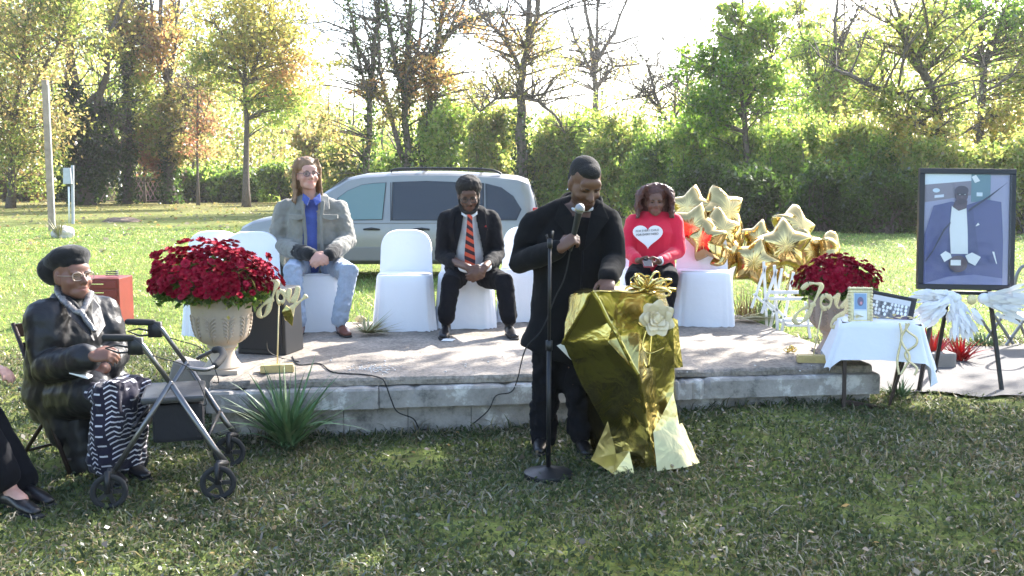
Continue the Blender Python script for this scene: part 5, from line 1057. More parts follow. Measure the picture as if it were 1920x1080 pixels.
mb = MB(); mb.prism([cx(1127, 380, -.11), cx(1142, 410, -.16), cx(1118, 445, -.19), cx(1095, 470, -.20), cx(1108, 400, -.165)], (0, .012, 0)); mb.build('lapel', M['coat'], sp, bevel=.004)
mb = MB(); mb.tube([cx(1093, 470, -.195), cx(1090, 540, -.20), cx(1085, 620, -.19), cx(1080, 668, -.185)], .006, 6); mb.build('front_edge', M['coat'], sp, smooth=True)
M['shirt_w'] = cloth('white_shirt', (.72, .72, .74), .8, (30, .2))
mb = MB(); nc = at(1090, 389, D - .035); mb.tube([nc + Vector((math.cos(2 * math.pi * q / 20) * .071, math.sin(2 * math.pi * q / 20) * .071, math.sin(2 * math.pi * q / 20) * .014)) for q in range(21)], .010, 8, rb=.005, side=(0, 0, 1), cap=False); mb.build('shirt_collar', M['shirt_w'], sp, smooth=True)
M['trouser_b'] = cloth('black_trousers', (.008, .008, .010), .92, (18, .4, .015), sheen=.02, spec=.12)
mb = MB(); limb(mb, [at(1055, 610, D), at(1058, 640, D)], (.16, .15)); limb(mb, [hipL, knL, at(1020, 780, D + .02), anL], (.10, .088, .085, .088)); limb(mb, [hipR, knR, at(1086, 770, D - .02), anR], (.10, .085, .082, .085)); organic('trousers', mb, M['trouser_b'], sp, .011, 4, (.04, .09), hard=True)
M['shoe_b'] = mat('black_leather', (.012, .011, .012), .35, bump=(60, .2)); shoe(sp, Vector((anL.x, anL.y + .06, .0)), Vector((anL.x - .03, anL.y - .22, 0)), M['shoe_b']); shoe(sp, Vector((anR.x, anR.y + .06, .0)), Vector((anR.x + .03, anR.y - .22, .0)), M['shoe_b'])
M['hair_b'] = mat('black_hair', (.012, .010, .009), .85, bump=(160, .8, .006)); mb = MB(); mb.ell(hc + hR @ (Vector((0, -.030, .054)) * hk), (.0775 * hk, .0930 * hk, .0785 * hk), hR, 24, 16); mb.ell(hc + hR @ (Vector((0, .014, .080)) * hk), (.060 * hk, .060 * hk, .044 * hk), hR, 18, 12); mb.ell(hc + hR @ (Vector((0, -.048, .015)) * hk), (.0745 * hk, .068 * hk, .072 * hk), hR, 20, 12); organic('hair', mb, M['hair_b'], sp, .006, 2, (.003, .012))
mb = MB(); mb.ell(hc + hR @ (Vector((-.084, -.006, -.036)) * hk), .006, n=8, m=6); mb.build('earring', M['chrome'], sp, smooth=True)
# microphone in his hand
mt = at(1087, 392, D - .40); mbm = at(1069, 470, D - .31); mc = thing('microphone', 'silver headed handheld microphone held by the speaker', 'microphone', mbm); ax = (mt - mbm).normalized()
mb = MB(); mb.tube([mbm, mbm + ax * .02, mt - ax * .03, mt - ax * .02], [.010, .0125, .019, .021], 14); mb.build('handle', mat('mic_grey', (.035, .037, .037), .45, .3), mc, smooth=True, angle=40)
mb = MB(); mb.ell(mt + ax * .002, (.027, .027, .029), basis(ax), 16, 12); mb.build('grille', mat('mic_mesh', (.30, .30, .31), .5, .8, bump=(500, .8, .003)), mc, smooth=True); mb = MB(); mb.tube([mt - ax * .003, mt + ax * .003], .0285, 16); mb.build('grille_band', M['chrome'], mc, smooth=True, angle=40)
# ---------------------------------------------------------------- clothing helper for seated people
def clasp(mb, c, side, k, fwd):
    """two hands folded into one another"""
    side = Vector(side); up = Vector((0, 0, 1)); f = Vector(fwd)
    hand(mb, c - side * .055 * k + up * .012, side * .75 + f * .45 - up * .25, f * -.3 + side * .55 - up * .5, up * .8 + f * .2, .75, k, .05, .35); hand(mb, c + side * .055 * k - up * .002, -side * .75 + f * .5 - up * .30, f * -.3 - side * .55 - up * .4, up * .9, .65, k, .07, .35)
# ---------------------------------------------------------------- the long haired man in the grey jacket
D = 8.45; k = 1.08
m1 = thing('person', 'long haired person in grey jacket and jeans sitting with folded hands', 'person', on(600, 632, ZS))
J = dict(pel=at(588, 492, D + .02), wai=at(590, 455, D), che=at(585, 410, D + .02), upc=at(582, 385, D + .05)); sd = Vector((1, .05, 0))
hR = headframe((.45, -.86, .08)); hc = at(576, 328, D - .03); hk = 1.12
shL, elL, wrL = at(533, 394, D + .06), at(520, 458, D - .04), at(568, 476, D - .34); shR, elR, wrR = at(634, 394, D + .04), at(652, 452, D - .04), at(622, 474, D - .34)
hipL, knL, anL = at(565, 500, D), at(548, 508, D - .50), at(560, 606, D - .52); hipR, knR, anR = at(615, 500, D), at(655, 508, D - .48), at(636, 604, D - .46)
hd = at(600, 482, D - .44)
mb = MB(); torso(mb, J, sd, (.18, .17, .175, .14), (.13, .13, .12, .09)); limb(mb, [J['upc'], at(580, 368, D + .02), at(578, 350, D)], (.07, .06, .058)); head_parts(mb, hc, hR, hk)
for a, b_, c_ in ((shL, elL, hd + Vector((-.07, 0, .02))), (shR, elR, hd + Vector((.07, 0, .01)))): limb(mb, [a, b_, c_], (.055, .046, .032))
for a, b_, c_ in ((hipL, knL, anL), (hipR, knR, anR)): limb(mb, [a, b_, c_], (.085, .065, .045))
clasp(mb, hd, (1, 0, 0), 1.05, (0, -1, 0))
M['sk2'] = skinmat('skin_fair', SKB, 0); body = organic('body', mb, M['sk2'], m1, .0065, 3, post=face_post(hc, hR, hk)); vcol(body.data, skin_colour(hc, hR, hk, SKB, (.50, .17, .14))); M['brow2'] = mat('brown_brow', (.16, .09, .05), .8); eyes(hc, hR, hk, m1, body, .8, M['brow2'])
M['jacket_g'] = cloth('grey_canvas', (.20, .19, .165), .9, (26, .4, .01), (8, .15)); M['shirt_u'] = cloth('blue_shirt', (.06, .09, .30), .75, (20, .35)); M['jeans'] = cloth('light_denim', (.29, .34, .43), .88, (34, .35, .008), (45, .10)); M['knit_b'] = cloth('black_knit', (.010, .010, .011), .95, (60, .4))
mb = MB(); mb.tube([J['upc'], J['che'], J['wai'], J['pel']], [.13, .175, .18, .185], 22, rb=[.10, .145, .152, .155], side=sd, rnd=True); limb(mb, [mid(shL, shR, .2), at(582, 390, D + .04), mid(shL, shR, .8)], (.05, .072, .05)); organic('shirt', mb, M['shirt_u'], m1, .010, 4, (.012, .07))
def vcut(cx_, top, bot, w0, w1, D_, front=.02):
    """keep everything except the front opening of a jacket: a band about pixel column cx_, w0 wide at the top, w1 at the bottom (half widths, pixels)"""
    def keep(V):
        z0, z1 = at(cx_, top, D_).z, at(cx_, bot, D_).z; t = np.clip((z0 - V[:, 2]) / (z0 - z1), 0, 1); xc = at(cx_, 400, D_).x; hw = (w0 + (w1 - w0) * t) * D_ / FPX
        return ~((np.abs(V[:, 0] - xc) < hw) & (V[:, 1] < D_ + front) & (V[:, 2] < z0 + .08))
    return keep
mb = MB(); mb.tube([J['upc'], J['che'], J['wai'], J['pel'] + Vector((0, 0, -.02))], [.19, .226, .235, .255], 24, rb=[.125, .168, .175, .185], side=sd, rnd=True); limb(mb, [shL, at(582, 386, D + .05), shR], (.09, .10, .09)); limb(mb, [shL, mid(shL, elL), elL, mid(elL, wrL), mid(elL, wrL, .80)], (.095, .09, .085, .078, .072)); limb(mb, [shR, mid(shR, elR), elR, mid(elR, wrR), mid(elR, wrR, .80)], (.095, .09, .085, .078, .072))
organic('jacket', mb, M['jacket_g'], m1, .010, 5, [(.020, .09), (.010, .04)], hard=True, keep=vcut(587, 385, 490, 11, 14, D))
for sg, xs_ in ((-1, (566, 570, 573, 572)), (1, (606, 603, 602, 606))):
    mb = MB(); mb.tube([at(x, y, D - .15 - .02 * i) for i, (x, y) in enumerate(zip(xs_, (378, 410, 445, 478)))], .014, 8, rb=.007, side=(1, 0, 0), rnd=True); mb.build('jacket_placket', M['jacket_g'], m1, smooth=True)
    x0 = 556 if sg < 0 else 620; mb = MB(); mb.prism([at(x0 - 15, 402, D - .175), at(x0 + 13, 403, D - .18), at(x0 + 13, 410, D - .185), at(x0, 413, D - .188), at(x0 - 15, 409, D - .18)], (0, .03, 0)); mb.build('pocket_flap', M['jacket_g'], m1, bevel=.003)
    mb = MB(); mb.prism([at(586 + sg * 11, 366, D - .08), at(586 + sg * 30, 368, D - .05), at(586 + sg * 32, 392, D - .14), at(586 + sg * 16, 396, D - .17)], (0, .015, 0)); mb.build('collar', M['jacket_g'], m1, bevel=.004)
    mb = MB(); mb.prism([at(584 + sg * 3, 372, D - .13), at(584 + sg * 16, 362, D - .07), at(584 + sg * 18, 378, D - .13), at(584 + sg * 8, 386, D - .16)], (0, .01, 0)); mb.build('shirt_collar', M['shirt_u'], m1, bevel=.003)
for a, b_ in ((mid(elL, wrL, .72), hd + Vector((-.075, .02, .02))), (mid(elR, wrR, .72), hd + Vector((.075, .02, .015)))):
    mb = MB(); limb(mb, [a, mid(a, b_), b_], (.062, .066, .055)); organic('knit_cuff', mb, M['knit_b'], m1, .009, 4, (.012, .04))
mb = MB(); limb(mb, [hipL, mid(hipL, hipR), hipR], (.11, .115, .11)); limb(mb, [hipL, mid(hipL, knL), knL, mid(knL, anL), mid(knL, anL, .95)], (.106, .096, .082, .075, .073)); limb(mb, [hipR, mid(hipR, knR), knR, mid(knR, anR), mid(knR, anR, .95)], (.106, .096, .082, .075, .073)); organic('jeans', mb, M['jeans'], m1, .010, 4, [(.018, .08), (.010, .035)], hard=True)
M['shoe_br'] = mat('brown_leather', (.13, .038, .020), .35, bump=(50, .2), coat=.2)
shoe(m1, Vector((anL.x, anL.y + .06, ZS)), Vector((anL.x + .01, anL.y - .21, ZS)), M['shoe_br'], 1.08); shoe(m1, Vector((anR.x, anR.y + .04, ZS)), Vector((anR.x + .10, anR.y - .18, ZS)), M['shoe_br'], 1.08)
M['hair_br'] = mat('light_brown_hair', (.20, .115, .060), .55, var=(30, .3), bump=(90, .6, .008)); mb = MB(); rr = random.Random(3); HP = lambda *p: hc + hR @ (Vector(p) * hk)
mb.ell(HP(0, -.022, .060), (.086 * hk, .100 * hk, .080 * hk), hR, 22, 14); mb.ell(HP(0, -.060, -.03), (.084 * hk, .060 * hk, .12 * hk), hR)
for i in range(46):
    a = math.pi * (i / 45) * 1.15 - .1 * math.pi; sx = math.cos(a); cy = -math.sin(a); z0 = .06; drop = -.19 + rr.gauss(0, .02)
    strands(mb, [[HP(sx * .06, cy * .07 + .012, .112), HP(sx * .088, cy * .085 - .0, .05), HP(sx * .096, cy * .085 - .015, -.06), HP(sx * .098, cy * .08 - .01, -.13), HP(sx * .108, cy * .08 + .005, drop)]], rr, .017, .008)
organic('hair', mb, M['hair_br'], m1, .0075, 2, (.008, .02)); spectacles(m1, hc, hR, hk, mat('thin_metal', (.10, .09, .10), .3, .8), M['lens'])
# ---------------------------------------------------------------- the man in the striped tie
D = 8.35
m2 = thing('person', 'person in black suit with orange striped tie sitting head bowed', 'person', on(893, 625, ZS))
J = dict(pel=at(882, 500, D + .10), wai=at(882, 462, D + .03), che=at(880, 425, D - .02), upc=at(879, 405, D - .05)); sd = Vector((1, 0, 0))
hR = headframe((.05, -.90, -.32), (0, -.25, .95)); hc = at(879, 367, D - .16); hk = 1.06
shL, elL, wrL = at(838, 412, D), at(830, 480, D - .04), at(872, 502, D - .36); shR, elR, wrR = at(921, 412, D), at(932, 478, D - .04), at(912, 500, D - .36)
hipL, knL, anL = at(860, 515, D + .05), at(845, 530, D - .42), at(836, 598, D - .45); hipR, knR, anR = at(905, 515, D + .05), at(946, 530, D - .42), at(954, 598, D - .45); hd = at(892, 506, D - .46)
mb = MB(); torso(mb, J, sd, (.16, .155, .16, .13), (.12, .12, .11, .09)); limb(mb, [J['upc'], at(879, 395, D - .09), at(879, 385, D - .12)], (.065, .06, .058)); head_parts(mb, hc, hR, hk)
for a, b_, c_ in ((shL, elL, hd + Vector((-.07, .02, .02))), (shR, elR, hd + Vector((.07, .02, .02)))): limb(mb, [a, b_, c_], (.052, .045, .030))
for a, b_, c_ in ((hipL, knL, anL), (hipR, knR, anR)): limb(mb, [a, b_, c_], (.08, .06, .042))
clasp(mb, hd, (1, 0, 0), 1.05, (0, -.8, -.5)); M['sk3'] = skinmat('skin_dark', SKC, 0); body = organic('body', mb, M['sk3'], m2, .0065, 3, post=face_post(hc, hR, hk)); vcol(body.data, skin_colour(hc, hR, hk, SKC, (.12, .04, .03))); eyes(hc, hR, hk, m2, body, .4)
M['suit'] = cloth('black_suit', (.008, .008, .010), .85, (30, .25, .008), sheen=.02, spec=.15); M['pinstripe'] = cloth('grey_white_shirt', (.60, .60, .63), .8, (40, .2))
mb = MB(); mb.tube([J['upc'], J['che'], J['wai'], J['pel']], [.15, .17, .17, .17], 20, rb=[.10, .135, .14, .14], side=sd, rnd=True); organic('shirt', mb, M['pinstripe'], m2, .010, 4, (.008, .06))
mb = MB(); mb.tube([J['upc'], J['che'], J['wai'], J['pel'] + Vector((0, 0, -.02))], [.175, .20, .205, .225], 22, rb=[.115, .152, .158, .165], side=sd, rnd=True); limb(mb, [shL, at(879, 402, D - .02), shR], (.082, .09, .082)); limb(mb, [shL, mid(shL, elL), elL, mid(elL, wrL), mid(elL, wrL, .86)], (.084, .08, .074, .066, .056)); limb(mb, [shR, mid(shR, elR), elR, mid(elR, wrR), mid(elR, wrR, .86)], (.084, .08, .074, .066, .056))
def keepv(V):
    z0, zm, z1 = at(880, 390, D).z, at(880, 470, D).z, at(880, 505, D).z; hw = np.interp(V[:, 2], [z1, zm, z0], [26, 24, 9]) * D / FPX
    return ~((np.abs(V[:, 0] - at(881, 400, D).x) < hw) & (V[:, 1] < D - .05))
organic('suit_jacket', mb, M['suit'], m2, .010, 5, (.018, .08), hard=True, keep=keepv)
for sg in (-1, 1):
    mb = MB(); mb.prism([at(881 + sg * 10, 388, D - .14), at(881 + sg * 28, 398, D - .14), at(881 + sg * 33, 428, D - .19), at(881 + sg * 25, 470, D - .20), at(881 + sg * 16, 430, D - .20)], (0, .012, 0)); mb.build('lapel', M['suit'], m2, bevel=.003)
    mb = MB(); mb.prism([at(880 + sg * 2, 396, D - .19), at(880 + sg * 14, 388, D - .15), at(880 + sg * 15, 402, D - .19), at(880 + sg * 6, 408, D - .21)], (0, .008, 0)); mb.build('shirt_collar', M['shirt_w'], m2, bevel=.003)
    a, b_ = (wrL, elL) if sg < 0 else (wrR, elR); mb = MB(); limb(mb, [mid(a, b_, .10), a, mid(a, hd, .35)], (.042, .040, .036)); organic('shirt_cuff', mb, M['shirt_w'], m2, .009, 2)
tie = MB(); N_ = 26                                                        # striped tie: one strip, bands of two colours
for i in range(N_):
    y0, y1 = 402 + i * (498 - 402) / N_, 402 + (i + 1) * (498 - 402) / N_; w_ = lambda y: np.interp(y, [402, 410, 485, 498], [5, 4.5, 10.5, 9]); dd = lambda y: np.interp(y, [402, 430, 498], [-.215, -.235, -.20]); sk = 4.5
    tie.add([at(881 - w_(y0), y0 - sk, D + dd(y0)), at(881 + w_(y0), y0 + sk, D + dd(y0)), at(881 + w_(y1), y1 + sk, D + dd(y1)), at(881 - w_(y1), y1 - sk, D + dd(y1))], [(0, 1, 2, 3)], (i // 2) % 2)
tie.build('necktie', [cloth('tie_orange', (.55, .075, .035), .6), cloth('tie_dark', (.03, .012, .02), .6)], m2)
mb = MB(); mb.prism([at(911, 422, D - .185), at(914, 430, D - .185), at(910, 434, D - .185), at(907, 427, D - .185)], (0, .01, 0)); mb.build('pocket_square', cloth('red_silk', (.5, .03, .03), .6), m2)
mb = MB(); limb(mb, [hipL, mid(hipL, hipR), hipR], (.10, .11, .10)); limb(mb, [hipL, mid(hipL, knL), knL, mid(knL, anL), mid(knL, anL, .96)], (.105, .095, .082, .074, .072)); limb(mb, [hipR, mid(hipR, knR), knR, mid(knR, anR), mid(knR, anR, .96)], (.105, .095, .082, .074, .072)); organic('trousers', mb, M['trouser_b'], m2, .010, 4, (.018, .08), hard=True)
shoe(m2, Vector((anL.x, anL.y + .05, ZS)), Vector((anL.x - .01, anL.y - .22, ZS)), M['shoe_b'], 1.05); shoe(m2, Vector((anR.x, anR.y + .05, ZS)), Vector((anR.x + .05, anR.y - .21, ZS)), M['shoe_b'], 1.05)
HP = lambda *p: hc + hR @ (Vector(p) * hk); mb = MB(); mb.ell(HP(0, -.040, .060), (.100 * hk, .108 * hk, .092 * hk), hR, 22, 14); mb.ell(HP(0, .012, .092), (.082 * hk, .07 * hk, .060 * hk), hR); mb.ell(HP(0, -.06, .0), (.088 * hk, .07 * hk, .08 * hk), hR); organic('hair', mb, M['hair_b'], m2, .008, 2, (.022, .022))
mb = MB(); mb.tube(smooth_path([tuple(HP(*p)) for p in ((.070, .012, -.02), (.066, .03, -.06), (.05, .066, -.09), (.02, .085, -.105), (-.02, .085, -.105), (-.05, .066, -.09), (-.066, .03, -.06), (-.070, .012, -.02))]), .016, 8); mb.tube([HP(-.026, .092, -.05), HP(0, .098, -.044), HP(.026, .092, -.05)], .006, 6, rnd=True); organic('beard', mb, M['hair_b'], m2, .007, 2, (.008, .015)); spectacles(m2, hc, hR, hk, mat('dark_frame', (.012, .009, .008), .3), M['lens'], (.022, .020), True)
# ---------------------------------------------------------------- the woman in red
D = 8.50
w1 = thing('person', 'person in red heart shirt with curly hair sitting with a phone', 'person', on(1222, 615, ZS))
J = dict(pel=at(1222, 505, D + .06), wai=at(1222, 470, D), che=at(1224, 435, D - .01), upc=at(1226, 412, D + .02)); sd = Vector((1, 0, 0)); hR = headframe((-.03, -.99, -.08)); hc = at(1228, 378, D - .04); hk = 1.0
shL, elL, wrL = at(1190, 416, D + .02), at(1176, 470, D - .06), at(1196, 488, D - .34); shR, elR, wrR = at(1264, 416, D + .02), at(1270, 472, D - .06), at(1236, 490, D - .34)
hipL, knL, anL = at(1203, 510, D + .02), at(1188, 520, D - .42), at(1198, 600, D - .40); hipR, knR, anR = at(1243, 510, D + .02), at(1256, 520, D - .42), at(1248, 600, D - .40)
mb = MB(); torso(mb, J, sd, (.16, .15, .15, .12), (.12, .12, .12, .085)); limb(mb, [J['upc'], at(1227, 402, D), at(1228, 392, D - .02)], (.055, .048, .046)); head_parts(mb, hc, hR, hk)
for a, b_, c_ in ((shL, elL, wrL), (shR, elR, wrR)): limb(mb, [a, b_, c_], (.046, .040, .027))
for a, b_, c_ in ((hipL, knL, anL), (hipR, knR, anR)): limb(mb, [a, b_, c_], (.08, .06, .04))
hand(mb, wrL, (.7, -.5, -.25), (.3, .2, .8), (.2, -.3, .8), .7, .95); hand(mb, wrR, (-.75, -.45, -.2), (-.3, .2, .8), (-.2, -.3, .8), .7, .95)
M['sk4'] = skinmat('skin_brown', SKD, 0); body = organic('body', mb, M['sk4'], w1, .0065, 3, post=face_post(hc, hR, hk)); vcol(body.data, skin_colour(hc, hR, hk, SKD, (.20, .05, .05))); eyes(hc, hR, hk, w1, body, .9)
M['red_shirt'] = cloth('red_jersey', (.62, .012, .045), .8, (14, .4, .012), (6, .08))
mb = MB(); mb.tube([J['upc'], J['che'], J['wai'], J['pel'] + Vector((0, 0, -.03))], [.145, .175, .178, .205], 22, rb=[.10, .150, .150, .16], side=sd, rnd=True); limb(mb, [shL, at(1227, 409, D + .02), shR], (.07, .075, .07)); limb(mb, [shL, mid(shL, elL), mid(shL, elL, .95)], (.076, .076, .074)); limb(mb, [shR, mid(shR, elR), mid(shR, elR, .95)], (.076, .076, .074)); limb(mb, [elL, mid(elL, wrL), mid(elL, wrL, .88)], (.058, .052, .045)); limb(mb, [elR, mid(elR, wrR), mid(elR, wrR, .88)], (.058, .052, .045)); organic('shirt', mb, M['red_shirt'], w1, .009, 5, (.018, .09))
# white heart with two lines of print, laid on the chest
hw = MB(); pts = []
for i in range(40):
    t = 2 * math.pi * i / 40; pts.append((16 * math.sin(t) ** 3, 13 * math.cos(t) - 5 * math.cos(2 * t) - 2 * math.cos(3 * t) - math.cos(4 * t)))
hy = lambda x, y: D - .172 - .010 * math.cos((x - 1215) / 30) - .006
vs = [at(1215 + p[0] * 1.75, 441 - p[1] * 1.52, hy(1215 + p[0] * 1.75, 0)) for p in pts]; hw.prism(vs, (0, .02, 0)); ht_ = hw.build('heart_print', mat('white_print', (.82, .80, .82), .8), w1)
for txt, yy in (('FOR EVERY CHILD', 434), ('FOR EVERY NEED', 441)):
    cu = bpy.data.curves.new('print_text', 'FONT'); cu.body = txt; cu.size = .0235; cu.align_x = 'CENTER'; cu.extrude = .0006; to = bpy.data.objects.new('t', cu); COL.objects.link(to); me = bpy.data.meshes.new_from_object(to.evaluated_get(bpy.context.evaluated_depsgraph_get())); bpy.data.objects.remove(to)
    q = at(1214, yy, hy(1215, 0) - .004); me.transform(Matrix.Translation(q) @ Matrix.Rotation(-.06, 4, 'Y') @ Matrix.Rotation(math.pi / 2, 4, 'X')); me.materials.clear(); me.materials.append(M['trim']); link('print_text', me, ht_)
mb = MB(); limb(mb, [hipL, mid(hipL, hipR), hipR], (.105, .11, .105)); limb(mb, [hipL, mid(hipL, knL), knL, mid(knL, anL), anL], (.105, .095, .075, .062, .052)); limb(mb, [hipR, mid(hipR, knR), knR, mid(knR, anR), anR], (.105, .095, .075, .062, .052)); organic('trousers', mb, M['trouser_b'], w1, .010, 4, (.014, .08))
shoe(w1, Vector((anL.x, anL.y + .05, ZS)), Vector((anL.x, anL.y - .18, ZS)), M['shoe_b'], .9); shoe(w1, Vector((anR.x, anR.y + .05, ZS)), Vector((anR.x, anR.y - .18, ZS)), M['shoe_b'], .9)
M['hair_w'] = mat('dark_auburn_hair', (.080, .028, .020), .5, var=(40, .35), bump=(70, .6, .01)); HP = lambda *p: hc + hR @ (Vector(p) * hk); mb = MB(); rr = random.Random(8); mb.ell(HP(0, -.035, .060), (.100, .104, .092), hR, 22, 14); mb.ell(HP(0, -.06, -.03), (.12, .075, .12), hR)
for i in range(70):
    a = math.pi * (i / 69) * 1.30 - .15 * math.pi; sx = math.cos(a); cy = -math.sin(a); pts = []; ph = rr.uniform(0, 6)
    for j in range(9):
        t = j / 8; rad = .028 + .118 * min(1, t * 2.4) ** .6; w_ = .016 * math.sin(ph + j * 1.8); pts.append(HP(sx * rad + w_ * cy, cy * rad * .95 - .01 + w_ * sx, .132 - .262 * t ** 1.25))
    strands(mb, [pts], rr, .019, .009)
organic('hair', mb, M['hair_w'], w1, .008, 1, [(.022, .022)])
ph = thing('phone', 'small phone held in the lap of the woman in red', 'phone', at(1214, 494, D - .45)); mb = MB(); mb.box(at(1214, 492, D - .45), (.075, .14, .010), Matrix.Rotation(.5, 3, 'X')); mb.build('case', mat('phone_case', (.25, .03, .04), .4), ph, bevel=.003)
mb = MB(); mb.box(at(1214, 492, D - .45) + Vector((0, 0, .006)), (.068, .13, .002), Matrix.Rotation(.5, 3, 'X')); mb.build('screen', M['tint'], ph)
mb = MB(); mb.tube([mid(elR, wrR, .92), mid(elR, wrR, 1.0)], .036, 14); mb.build('bracelet', M['white_plastic'], w1, smooth=True)
# ---------------------------------------------------------------- the elderly woman in the beret
D = 5.50
w2 = thing('person', 'elderly person in black beret and leather coat gripping a rollator', 'person', Vector((-2.3, 5.4, 0)))
F_ = LF; S_ = Vector((LF.y, -LF.x, 0))                                     # S_: her right, towards the camera
J = dict(pel=at(128, 735, D + .05), wai=at(128, 680, D + .03), che=at(133, 620, D + .02), upc=at(138, 580, D + .03)); hR = headframe((.80, -.58, .06)); hc = at(136, 518, D - .02); hk = 1.10
shN, elN, wrN = at(88, 595, D - .14), at(92, 690, D - .22), at(172, 668, D - .46); shF, elF, wrF = at(190, 588, D + .14), at(215, 665, D + .10), at(195, 692, D - .22)
hipN, knN, anN = at(130, 740, D - .10), at(208, 738, D - .38), at(196, 872, D - .32); hipF, knF, anF = at(165, 735, D + .12), at(252, 730, D - .16), at(240, 870, D - .20)
mb = MB(); torso(mb, J, S_, (.18, .18, .17, .13), (.16, .15, .13, .10)); limb(mb, [J['upc'], at(140, 562, D), at(140, 548, D - .01)], (.07, .062, .058)); head_parts(mb, hc, hR, hk, .006)
for a, b_, c_ in ((shN, elN, wrN), (shF, elF, wrF)): limb(mb, [a, b_, mid(b_, c_, .6), c_], (.055, .046, .042, .030))
for a, b_, c_ in ((hipN, knN, anN), (hipF, knF, anF)): limb(mb, [a, b_, c_], (.07, .055, .042))
hand(mb, wrN, (.95, -.18, .12), (.1, .6, -.6), (.1, .3, .8), .85, 1.05, .02, .4); hand(mb, wrF, (-.75, -.45, -.2), (-.2, .5, -.8), (.3, -.5, .6), .6, 1.05)
M['sk5'] = skinmat('skin_elder', SKE, 0); body = organic('body', mb, M['sk5'], w2, .0065, 3, post=face_post(hc, hR, hk)); vcol(body.data, skin_colour(hc, hR, hk, SKE, (.22, .08, .07))); eyes(hc, hR, hk, w2, body, .7, mat('grey_brow', (.15, .12, .11), .8))
M['leather'] = mat('black_leather_coat', (.012, .012, .014), .46, var=(9, .2), bump=(30, .4, .008), spec=.4)
mb = MB(); mb.tube([J['upc'], J['che'], J['wai'], J['pel']], [.17, .225, .235, .25], 24, rb=[.13, .185, .20, .215], side=S_, rnd=True); limb(mb, [shN, at(138, 585, D + .04), shF], (.10, .105, .10)); limb(mb, [shN, mid(shN, elN), elN, mid(elN, wrN), mid(elN, wrN, .86)], (.112, .108, .10, .086, .078)); limb(mb, [shF, mid(shF, elF), elF, mid(elF, wrF), mid(elF, wrF, .75)], (.105, .10, .09, .08, .07))
limb(mb, [hipN, mid(hipN, knN, .6)], (.15, .125)); limb(mb, [hipF, mid(hipF, knF, .6)], (.14, .125)); limb(mb, [at(120, 745, D - .05), at(130, 800, D - .10)], (.16, .13)); organic('leather_coat', mb, M['leather'], w2, .011, 5, [(.030, .12), (.008, .05)])
for sg, pts in ((1, [at(112, 548, D - .10), at(128, 590, D - .24), at(160, 622, D - .28), at(176, 640, D - .28), at(160, 590, D - .22), at(140, 566, D - .15)]), (-1, [at(172, 556, D - .02), at(186, 575, D - .06), at(196, 612, D - .14), at(182, 634, D - .24), at(172, 590, D - .14)])):
    mb = MB(); mb.prism(pts, (0, .02, 0)); mb.build('lapel', M['leather'], w2, bevel=.006)
M['scarf'] = mat('silver_scarf', (.30, .28, .27), .35, .2, var=(26, .0), col2=(.02, .018, .02), bump=(30, .4, .01)); mb = MB(); mb.tube(smooth_path([tuple(p) for p in (at(108, 535, D + .02), at(112, 553, D - .09), at(130, 574, D - .17), at(150, 586, D - .19), at(164, 566, D - .12), at(170, 548, D - .02))]), .022, 8, rb=.016); mb.tube(smooth_path([tuple(p) for p in (at(150, 582, D - .19), at(162, 600, D - .22), at(178, 622, D - .25))]), .016, 8); organic('scarf', mb, M['scarf'], w2, .008, 2, (.012, .03))
def skirt_mat():
    """navy cloth printed with rows of white chevrons and bars"""
    m = cloth('printed_skirt', (.015, .013, .03), .85); nt = m.node_tree; b = nt.nodes['Principled BSDF']; tc = nt.nodes['Texture Coordinate']; sx = nt.nodes.new('ShaderNodeSeparateXYZ'); lk(nt, tc.outputs['Object'], sx.inputs[0])
    def mth(op, a, b_=None, c=None):
        n = nt.nodes.new('ShaderNodeMath'); n.operation = op
        for i, v in enumerate((a, b_, c)):
            if v is None: continue
            if isinstance(v, (int, float)): n.inputs[i].default_value = v
            else: lk(nt, v, n.inputs[i])
        return n.outputs[0]
    col = mth('MULTIPLY', mth('SUBTRACT', sx.outputs['X'], mth('MULTIPLY', sx.outputs['Y'], .35)), 1 / .052); fr = mth('FRACT', col); odd = mth('LESS_THAN', mth('FRACT', mth('MULTIPLY', col, .5)), .5)
    tri = mth('ABSOLUTE', mth('SUBTRACT', fr, .5)); chev = mth('LESS_THAN', mth('FRACT', mth('ADD', mth('MULTIPLY', sx.outputs['Z'], 1 / .027), mth('MULTIPLY', tri, 1.6))), .30); inb = mth('LESS_THAN', tri, .36)
    bars = mth('LESS_THAN', mth('FRACT', mth('MULTIPLY', sx.outputs['Z'], 1 / .055)), .17); f = mth('MULTIPLY', inb, mth('ADD', mth('MULTIPLY', odd, chev), mth('MULTIPLY', mth('SUBTRACT', 1, odd), bars)))
    mx = nt.nodes.new('ShaderNodeMix'); mx.data_type = 'RGBA'; lk(nt, f, mx.inputs[0]); mx.inputs[6].default_value = (.014, .012, .028, 1); mx.inputs[7].default_value = (.55, .53, .58, 1); lk(nt, mx.outputs[2], b.inputs['Base Color']); return m
M['skirt'] = skirt_mat(); mb = MB(); limb(mb, [mid(hipN, knN, .4), knN, mid(knN, anN, .5), mid(knN, anN, .92)], (.098, .098, .096, .10)); limb(mb, [mid(hipF, knF, .4), knF, mid(knF, anF, .5), mid(knF, anF, .92)], (.098, .098, .096, .10)); limb(mb, [mid(knN, knF), mid(mid(knN, anN), mid(knF, anF)), mid(anN, anF) + Vector((0, 0, .06))], (.09, .09, .10)); organic('skirt', mb, M['skirt'], w2, .011, 5, (.03, .09), hard=True)
